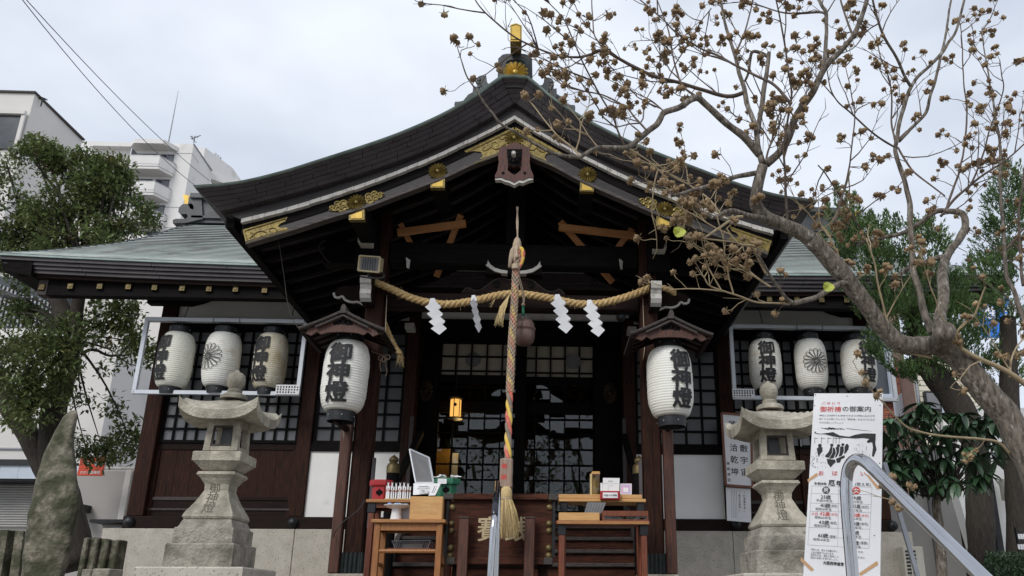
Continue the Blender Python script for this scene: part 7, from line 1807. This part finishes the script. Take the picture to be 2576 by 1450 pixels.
for fl_n in range(6):
    dz = -fh*fl_n
    bal = planslab(plan, zbot+dz, zbot+dz+.35, 'balcony_slab', 'apt', ap)
    pts = [at(*ZA(*p[:2]), p[2]) for p in plan]; pts = [Vector((p.x, p.y, 0)) for p in pts]; pts = pts+[Vector((pts[-1].x, YW, 0))]
    mb = MB()
    for a, b in zip(pts, pts[1:]):
        mb.beam((a.x,a.y,(zbot+ztop)/2+dz+.15), (b.x,b.y,(zbot+ztop)/2+dz+.15), .16, ztop-zbot-.3)
    mb.build('parapet', M['apt'], bal)
    mb = MB()
    for a, b in zip(pts, pts[1:]): mb.beam((a.x,a.y,ztop+dz+.04), (b.x,b.y,ztop+dz+.04), .2, .09); 
    for a, b in zip(pts, pts[1:]): mb.beam((a.x,a.y-.09,zbot+dz+.55), (b.x,b.y-.09,zbot+dz+.55), .03, .05)
    mb.build('parapet_cap', M['grey_metal'], bal)
    for wx0, wx1 in ((930,1170),(1225,1395)):
        a = at(*ZA(wx0,430), YW); b = at(*ZA(wx1,430), YW); zz1 = at(*ZA(1300,425), YW).z+dz; zz0 = zz1-1.9
        wn = MB().box(a.x, b.x, YW-.06, YW+.02, zz0, zz1).build('window', M['dark_glass'], ap)
        MB().box(a.x-.08, b.x+.08, YW-.10, YW-.061, zz1, zz1+.08).build('frame', M['grey_metal'], wn)
        MB().box((a.x+b.x)/2-.04, (a.x+b.x)/2+.04, YW-.10, YW-.061, zz0, zz1).build('frame', M['grey_metal'], wn)
        MB().box((a.x+b.x)/2+.1, b.x-.05, YW-.075, YW-.062, zz0, zz1-.1).build('pane', M['frosted'], wn)
    dv = at(*ZA(828,400), 78.3); MB().box(dv.x-.05, dv.x+.05, 78.3, YW, ztop+dz-.2, ztop+dz+1.0).build('divider', M['grey_metal'], ap)
roofp = [(310,212,79.2),(840,258,79.2),(870,262,78.4),(1250,272,78.4),(1440,370,79.9)]
pts = [at(*ZA(*p[:2]), p[2]) for p in roofp]; zr0 = pts[2].z
pl = [(q.x, q.y) for q in pts]+[(pts[-1].x, YW+.5), (pts[0].x, YW+.5)]
MB().plate([pl], lambda u, v, t: Vector((u, v, zr0+t)), at(*ZA(1000,212), 78.4).z-zr0).build('roof_slab', M['apt'], ap)
lb = [(300,382,79.2),(800,398,79.2)]
a = at(*ZA(300,390), 79.2); b = at(*ZA(800,400), 79.2)
for n in range(6): MB().box(a.x, b.x, 79.1, 79.3, zbot-.2-fh*n, ztop+.1-fh*n).build('parapet', M['apt'], ap)
a = at(*ZA(325,300), 79.3); MB().box(a.x-.15, a.x+.15, 79.2, 79.5, ztop, zr0).build('corner_post', M['apt'], ap)
o_ = MB().box(at(*ZA(930,700),YW+.1).x-30, at(*ZA(930,700),YW+.1).x-29, YW+1, YW+2, 1, 2)
# lift tower on the roof and the set-back wing
q = [at(*ZA(*p), 92) for p in [(1690,322),(1800,322),(1895,385),(2015,528)]]
pl = [(q[0].x,92),(q[1].x,92),(q[2].x+.6,97),(q[2].x+.6,102),(q[0].x,102)]
MB().plate([pl], lambda u, v, t: Vector((u, v, zt-2+t)), q[0].z-zt+2).build('lift_tower', M['apt'], ap)
w0 = atz(*ZA(1885,632), zt); w1 = atz(*ZA(2330,782), zt)
ex = Vector((w0.x-w1.x-8, 14, 0))
for nm, zz0, zz1, io in (('set_back_wing', -2, zt-2.6, 1.6), ('wing_roof', zt-1.0, zt, 0)):
    p0 = w0+Vector((0, io, 0)); p1 = w1+Vector((0, io, 0)); q_ = [p0, p1, p1+Vector((4, 16, 0)), p0+Vector((-4, 16, 0))]
    MB().hexa([(v_.x, v_.y, zz0) for v_ in q_]+[(v_.x, v_.y, zz1) for v_ in q_]).build(nm, M['apt'], ap)
for k in range(3):
    qq = at(*ZA(1912+28*k, 500+25*k), 96); MB().box(qq.x-.12, qq.x+.12, 95.9, 96.4, qq.z-1.6, qq.z+1.2).build('louvre_slot', M['grey_metal'], ap)
def mast(name, label, pts, rs, Y):
    o = MB().tube([at(*p, Y) for p in pts], rs, 6).build(name, M['grey_metal']); return tag(o, label, 'antenna')
mast('lightning_rod', 'thin lightning rod on the apartment roof', [(424,358),(437,290),(448.5,229)], [.075,.055,.02], YW)
ta = thing('tv_antenna', 'small television aerial on the apartment roof corner', 'antenna', tuple(at(487, 358, YW)))
mb = MB()
for a, b in (((487,362),(491,342)),((481,350),(505,341)),((480,347),(494,359)),((483,342),(486,352)),((488,345),(490,352)),((496,343),(497,347)),((479,345),(484,343))): mb.tube([at(*a,YW), at(*b,YW)], .045, 4)
mb.build('rods', M['iron'], ta)
# nearer white block at the left
nb2 = thing('white_building', 'nearer off white building with a brown roof line at the left edge', 'building', tuple(at(20, 1200, 56)))
c1 = at(88, 236, 52); z1 = c1.z; e1 = atz(207, 354, z1); l1 = at(-60, 234, 52)
MB().add([(l1.x,52,-2),(c1.x,52,-2),(e1.x,e1.y,-2),(l1.x,e1.y,-2),(l1.x,52,z1),(c1.x,52,z1),(e1.x,e1.y,z1),(l1.x,e1.y,z1)], [(0,1,5,4),(1,2,6,5),(2,3,7,6),(3,0,4,7),(4,5,6,7)]).build('wall', M['apt2'], nb2)
mb = MB().beam((l1.x,51.95,z1+.06), (c1.x+.1,51.95,z1+.06), .2, .14); mb.beam((c1.x,51.95,z1+.06), (e1.x+.1,e1.y,z1+.06), .2, .14); mb.build('roof_trim', M['gray_wood'], nb2)
a = at(-20, 292, 52); b = at(51, 331, 52)
wn = MB().box(a.x, b.x, 51.85, 52.05, b.z-1.5, a.z).build('window_recess', M['dark_glass'], nb2)
MB().box(a.x-.2, b.x+.25, 51.6, 51.849, a.z, a.z+.3).build('frame', M['apt2'], nb2)
MB().box(b.x, b.x+.25, 51.7, 51.849, b.z-1.5, a.z-.001).build('frame', M['apt2'], nb2)
for px in (50,):
    q = at(107, 250, 52.5); mb = MB(); mb.tube([q+Vector((0,0,-.6)), q], .05, 5); mb.tube([q+Vector((-.35,0,.05)), q+Vector((.35,0,-.05))], .05, 5); mb.tube([q+Vector((-.2,0,.2)), q+Vector((.25,0,.02))], .04, 5); mb.build('roof_fitting', M['iron'], nb2)
# low houses behind the tree
lh = thing('low_house', 'white house with a pale blue eave and a grey roller shutter at the lower left', 'house', tuple(at(60, 1300, 20)))
a = at(-60, 1090, 20); b = at(170, 1330, 20)
zs2 = [at(60, y, 20).z for y in (1085, 1128, 1168, 1182, 1212, 1330)]
MB().box(a.x-3, b.x+.3, 20.1, 24, 0, zs2[0]+2.2).build('wall', M['apt'], lh)
MB().box(a.x-3, b.x+.3, 20.06, 20.1, zs2[1]-.02, zs2[1]+.02).build('wall_joint', M['grey_metal'], lh)
MB().box(a.x-3, b.x, 19.3, 20.05, zs2[3], zs2[2]).build('eave_edge', M['iron'], lh)
for k in range(9): MB().box(a.x-.5+k*.42, a.x-.5+k*.42+.415, 19.35, 19.4, zs2[4]-.02, zs2[3]-.002).build('eave_panel', M['steel_blue'], lh)
MB().box(a.x-3, b.x, 19.4, 20.0, zs2[4]-.06, zs2[4]-.021).build('eave_soffit', M['iron'], lh)
n = 17
for k in range(n):
    z0_ = zs2[4]-.08-(k+1)*(zs2[4]-zs2[5]-.1)/n; MB().bev(a.x-.5, b.x-.2, 19.98+.0, 20.08, z0_+.006, z0_+(zs2[4]-zs2[5]-.1)/n, .02).build('shutter_slat', M['shutter'], lh)
rb = thing('rendered_building', 'beige rendered building with pipes and railings behind the evergreen tree', 'building', tuple(at(300, 1200, 26)))
a = at(-80, 700, 27); b = at(480, 700, 27)
MB().box(a.x, b.x, 27, 34, 0, at(200, 640, 27).z).build('wall', M['apt2'], rb)
for px in (305, 290-70): 
    q = at(px, 900, 26.9); MB().tube([(q.x,26.9,0),(q.x,26.9,at(px,760,26.9).z)], .09, 8).build('drain_pipe', M['white'], rb)
a = at(-10, 735, 26.5); b = at(140, 850, 26.5)
for k in range(16):
    x = a.x+(b.x-a.x)*k/16; MB().box(x, x+.06, 26.55, 26.6, b.z+.6-(k*.05), a.z+.3-(k*.05)).build('railing_bar', M['grey_metal'], rb)
MB().box(a.x-.5, b.x, 26.62, 26.9, b.z+.3, a.z+.6).build('dark_recess', M['dark_glass'], rb)
MB().box(a.x-.5, b.x+.4, 26.2, 26.62, b.z-.7, b.z+.2).build('balcony', M['apt'], rb)
a = at(250, 800, 26.9); b = at(300, 860, 26.9)
a = at(395,1000,26.9); b = at(470, 1090, 26.9); MB().box(a.x, b.x, 26.85, 27.0, b.z, a.z).build('window', M['dark_glass'], rb)
gw = thing('grey_annex', 'low grey rendered annex with a metal rail left of the hall', 'building', tuple(at(290, 1300, 18)))
a = at(262, 1183, 18); b = at(345, 1183, 18); c = at(300, 1345, 18)
MB().bev(at(190,1200,18).x, b.x+.6, 18, 21, 0, a.z, .02).build('wall', M['concrete'], gw)
MB().bev(at(318,1200,18).x, at(333,1200,18).x, 17.93, 18.0, at(318,1320,18).z, a.z+.002, .01).build('pilaster', M['apt'], gw)
MB().tube([(a.x-.2,18.1,a.z+.05),(b.x+.4,18.1,a.z+.05)], .03, 6).build('rail', M['white'], gw)
MB().box(at(245,1310,17.8).x, b.x+.2, 17.5, 18, at(245,1318,17.8).z, at(245,1310,17.8).z).build('ledge', M['iron'], gw)
for k in range(6): 
    zq = at(300, 1325, 17.7).z-.07*k; MB().box(at(281,1320,17.7).x, b.x+.2, 17.7, 17.98, zq-.06, zq-.01).build('louvre', M['grey_metal'], gw)
MB().box(at(198,1285,17.9).x, at(222,1285,17.9).x, 17.4, 18, at(200,1290,17.9).z, at(200,1272,17.9).z).build('canopy', M['iron'], gw)
rs = thing('red_sign', 'red orange shop sign hanging behind the evergreen tree\'s lowest leaves', 'sign', tuple(at(230, 1180, 17)))
a = at(203, 1150, 17.2); b = at(256, 1197, 17.2)
MB().bev(a.x, b.x, 17.2, 17.25, b.z, a.z, .005).build('panel', M['orange_sign'], rs)
letters(hline('さかえ整骨院', (a.x+b.x)/2, b.z+.065, .068, 1, 1, False), lambda u, v: Vector((u, 17.197, v)), .02).build('lettering', M['paper'], rs, fix=False)
for k in (-1, 1):
    cc_ = ((a.x+b.x)/2+k*.10, (b.z+a.z)/2+.06)
    MB().add([(cc_[0]+.055*math.cos(t_), 17.198, cc_[1]+.05*math.sin(t_)) for t_ in np.linspace(0, 6.28, 15)[:-1]], [tuple(range(14))]).build('white_mark', M['paper'], rs, fix=False)
# right side buildings
bk = thing('brick_building', 'red brick building with a grey framed window beyond the right wing', 'building', tuple(at(2250, 1200, 24)))
ca = at(2214, 920, 24); cb = at(2296, 1040, 24)
MB().box(ca.x-2.5, cb.x-.02, 24.05, 30, -1, at(2250,700,24).z).build('wall', M['mortar'], bk)
hh = .075; rr = random.Random(1); nrow = int((at(2250,905,24).z-at(2250,1075,24).z)/hh); z0 = at(2250,1075,24).z; mb = MB()
for j in range(nrow):
    x = ca.x-.5-(j % 2)*.12
    while x < cb.x-.05:
        mb.box(x, min(x+.22, cb.x-.02), 24.02+rr.uniform(0,.008), 24.06, z0+j*hh, z0+j*hh+.062); x += .235
stuff(mb.build('bricks', M['brick'], bk, fix=False))
a = at(2228, 930, 23.9); b = at(2252, 1000, 23.9)
mb = MB(); mb.box(b.x-.14, b.x+.02, 23.8, 24.0, b.z-.05, a.z+1.2); mb.box(a.x-.5, b.x-.14, 23.8, 24.0, b.z-.1, b.z+.08); mb.build('window_frame', M['steel_blue'], bk)
MB().box(a.x-.5, b.x-.14, 23.95, 24.01, b.z+.08, a.z+1.2).build('pane', M['dark_glass'], bk)
a = at(2238, 1002, 23.8); b = at(2279, 1040, 23.8)
MB().hexa([(a.x,23.5,b.z-.25),(b.x,23.9,b.z),(b.x,24,b.z),(a.x,23.6,b.z-.25),(a.x,23.5,a.z-.05),(b.x,23.9,a.z+.2),(b.x,24,a.z+.2),(a.x,23.6,a.z-.05)]).build('open_window', M['steel_blue'], bk)
cs_ = thing('cream_house', 'cream clapboard house with a grey window beyond the juniper trunk', 'house', tuple(at(2350, 1200, 23)))
ca = at(2297, 940, 23); cb = at(2480, 1080, 23)
MB().box(ca.x, cb.x, 23.05, 28, -1, at(2350,900,23).z).build('wall', M['mortar'], cs_)
nb_s = 16; z0 = at(2350,1120,23).z; z1 = at(2350,905,23).z
for k in range(nb_s): 
    za = z0+(z1-z0)*k/nb_s; zb_ = z0+(z1-z0)*(k+1)/nb_s-.008
    MB().hexa([(ca.x,22.98,za),(cb.x,22.98,za),(cb.x,23.05,za),(ca.x,23.05,za),(ca.x,23.0,zb_),(cb.x,23.0,zb_),(cb.x,23.05,zb_),(ca.x,23.05,zb_)]).build('siding_board', M['cream'], cs_)
MB().tube([(ca.x+.03,22.95,-1),(ca.x+.03,22.95,z1)], .05, 6).build('drain_pipe', M['grey_metal'], cs_)
a = at(2328, 990, 22.9); b = at(2364, 1030, 22.9)
wn = MB().box(a.x-.05, b.x+.04, 22.86, 22.99, b.z-.05, a.z+.05).build('window', M['iron'], cs_)
MB().box(a.x, b.x, 22.84, 22.862, b.z, a.z).build('pane', M['frosted'], wn)
a = at(2366, 1000, 22.9); b = at(2398, 1060, 22.9); MB().box(a.x, b.x, 22.9, 22.97, b.z, a.z).build('shutter', M['steel_blue'], cs_)
bsn = thing('blue_banner', 'blue banner with white characters glimpsed through the juniper', 'banner', tuple(at(2500, 790, 19)))
a = at(2455, 748, 19); b = at(2556, 850, 19)
MB().box(a.x, b.x, 19, 19.05, b.z, a.z).build('cloth', M['blue_sign'], bsn)
MB().box(a.x, b.x, 18.97, 19.06, a.z, a.z+.09).build('top_bar', M['white'], bsn)
q = at(2490, 786, 19); letters([('進', q.x, q.z, .40), ('学', q.x+.52, q.z, .40)], lambda u, v: Vector((u, 18.996, v)), .02).build('lettering', M['paper'], bsn, fix=False)
ra = thing('white_house', 'white house with an arched dark framed opening behind the shrub', 'house', tuple(at(2450, 1300, 15)))
a = at(2205, 1240, 15.5); b = at(2450, 1240, 15.5)
MB().box(a.x, b.x, 15.5, 18, 0, at(2300,1130,15.5).z).build('wall', M['concrete'], ra)
MB().box(at(2330,1200,15.4).x, at(2348,1200,15.4).x, 15.42, 15.5, 0, at(2340,1240,15.4).z).build('pale_pilaster', M['frosted'], ra)
a = at(2472, 1240, 13.5); b = at(2494, 1240, 13.5)
A0 = at(2485,1390,13.5).x; A1 = at(2524,1390,13.5).x; zA = at(2490,1075,13.5).z; zC = at(2490,1210,13.5).z
arc = [(A0-.10,0),(A1-.08,0),(A1-.2,zC*.6),(A1-.22,zC)]+[(A1+.10-.32*math.cos(t_), zC+(zA-zC)*.9*math.sin(t_)) for t_ in np.linspace(.1,1.4,6)]+[(A1+.3,zA+.25),(A0-.45,zA+.25),(A0-.40,zC)]
MB().plate([arc], lambda u, v, t: Vector((u, 13.5+t, v)), .25).build('arched_wall', M['plaster'], ra)
MB().box(at(2425,1300,13.9).x, A0-.05, 13.9, 14.1, 0, zA).build('dark_doorway', M['dark_room'], ra)
MB().box(A1-.12, A1-.02, 13.42, 13.6, 0, zC+.25).build('door_post', M['iron'], ra)
MB().box(A1-.02, A1+2, 13.7, 13.9, 0, zA+.4).build('inner_wall', M['plaster'], ra)
q = at(2545, 1230, 13.3); MB().bev(q.x-.12, q.x+.10, 13.3, 13.45, q.z-.18, q.z+.17, .01).build('meter_box', M['beige_plastic'], ra)
MB().tube([(q.x,13.38,q.z-.18),(q.x+.02,13.38,0)], .03, 6).build('conduit', M['beige_plastic'], ra)
MB().tube(smooth_path([Vector((q.x+.1,13.38,q.z+.15)), Vector((q.x+.08,13.38,q.z+.4)), Vector((q.x+.25,13.38,q.z+.55))], 4), .06, 8).build('vent_hose', M['iron'], ra)
psr = thing('slip_rack', 'row of white paper slips tied to a black rack at the lower right edge', 'rack', tuple(at(2566, 1400, 9.9)))
q0 = at(2556, 1338, 9.9); MB().beam(q0, q0+Vector((.4,0,0)), .02, .02).build('bar', M['iron'], psr); MB().beam(q0+Vector((0,0,-.12)), q0+Vector((.4,0,-.12)), .02, .02).build('bar', M['iron'], psr)
MB().box(q0.x-.01, q0.x+.01, 9.88, 9.92, 0, q0.z+.05).build('post', M['iron'], psr)
for k in range(10):
    q = at(2562+6*(k % 5), 1346+26*(k//5), 9.88); MB().box(q.x-.011, q.x+.011, 9.87, 9.885, q.z-.05, q.z+.01).build('paper_slip', M['paper'], psr)
# overhead wires
def wire(label, p0, p1, Y0, Y1, sag, r=.012):
    a, b = at(*p0, Y0), at(*p1, Y1); pts = [a.lerp(b, t_)+Vector((0,0,-sag*4*t_*(1-t_))) for t_ in np.linspace(0, 1, 13)]
    o = MB().tube(pts, r, 5).build('overhead_wire', M['rubber']); return tag(o, label, 'wire', 'overhead wires')
wire('lower of the two overhead wires crossing the sky to the porch roof tip', (42,-18), (500,474), 16, 30, .35)
wire('upper of the two overhead wires crossing the sky to the porch roof tip', (48,-20), (560,480), 16, 34, .30)
for k, (p, q, l) in enumerate((((240,1095),(460,1125),'upper thin wire between the tree trunk and the left lantern frame'), ((300,1105),(480,1150),'lower thin wire between the tree trunk and the left lantern frame'))): wire(l, p, q, 16, 16.5, .1, .012)
o = MB().tube([at(-20,728,24), at(60,760,24), at(130,800,24)], [.12,.12,.10], 8).build('dark_pipe', M['iron'], smooth='all'); tag(o, 'thick dark pipe slanting under the eave at the left edge', 'pipe')

# trees and houses on the other side of the precinct, behind the viewer; the door panes and the rails mirror them
r = random.Random(77); mb = MB()
spots_ = [Vector((r.uniform(-16,16), -13+r.uniform(-3,2), r.uniform(.3,7.5))) for k in range(75)]+[Vector((sg_*(17+r.uniform(-2,2)), r.uniform(-11,5), r.uniform(.3,5.5))) for k in range(18) for sg_ in (-1, 1)]
for c in spots_:
    R0 = r.uniform(.6,1.5)
    for j in range(int(70*R0)):
        v = rv(r); p = c+v.normalized()*R0*v.length**.5; leaf_quad(mb, p, rv(r), rv(r), r.uniform(.22,.42), r.uniform(.08,.14))
for x in (-9,-6,-3.5,-1,2,5,8.5): mb.tube([(x,-13,-1.6),(x+.3,-13,2),(x+.1,-13,5),(x-.4,-13,7.5)], [.24,.18,.1,.04], 8)
for k in range(30):
    c = r.choice(spots_); mb.tube([(c.x*.9,-13,2.2), c.lerp(Vector((c.x*.9,-13,2.2)), .4)+rv(r)*.3, c], [.06,.04,.015], 5)
o = mb.build('far_trees', M['leaf'], fix=False); tag(o, 'mass of evergreen trees across the precinct', 'trees'); stuff(o)
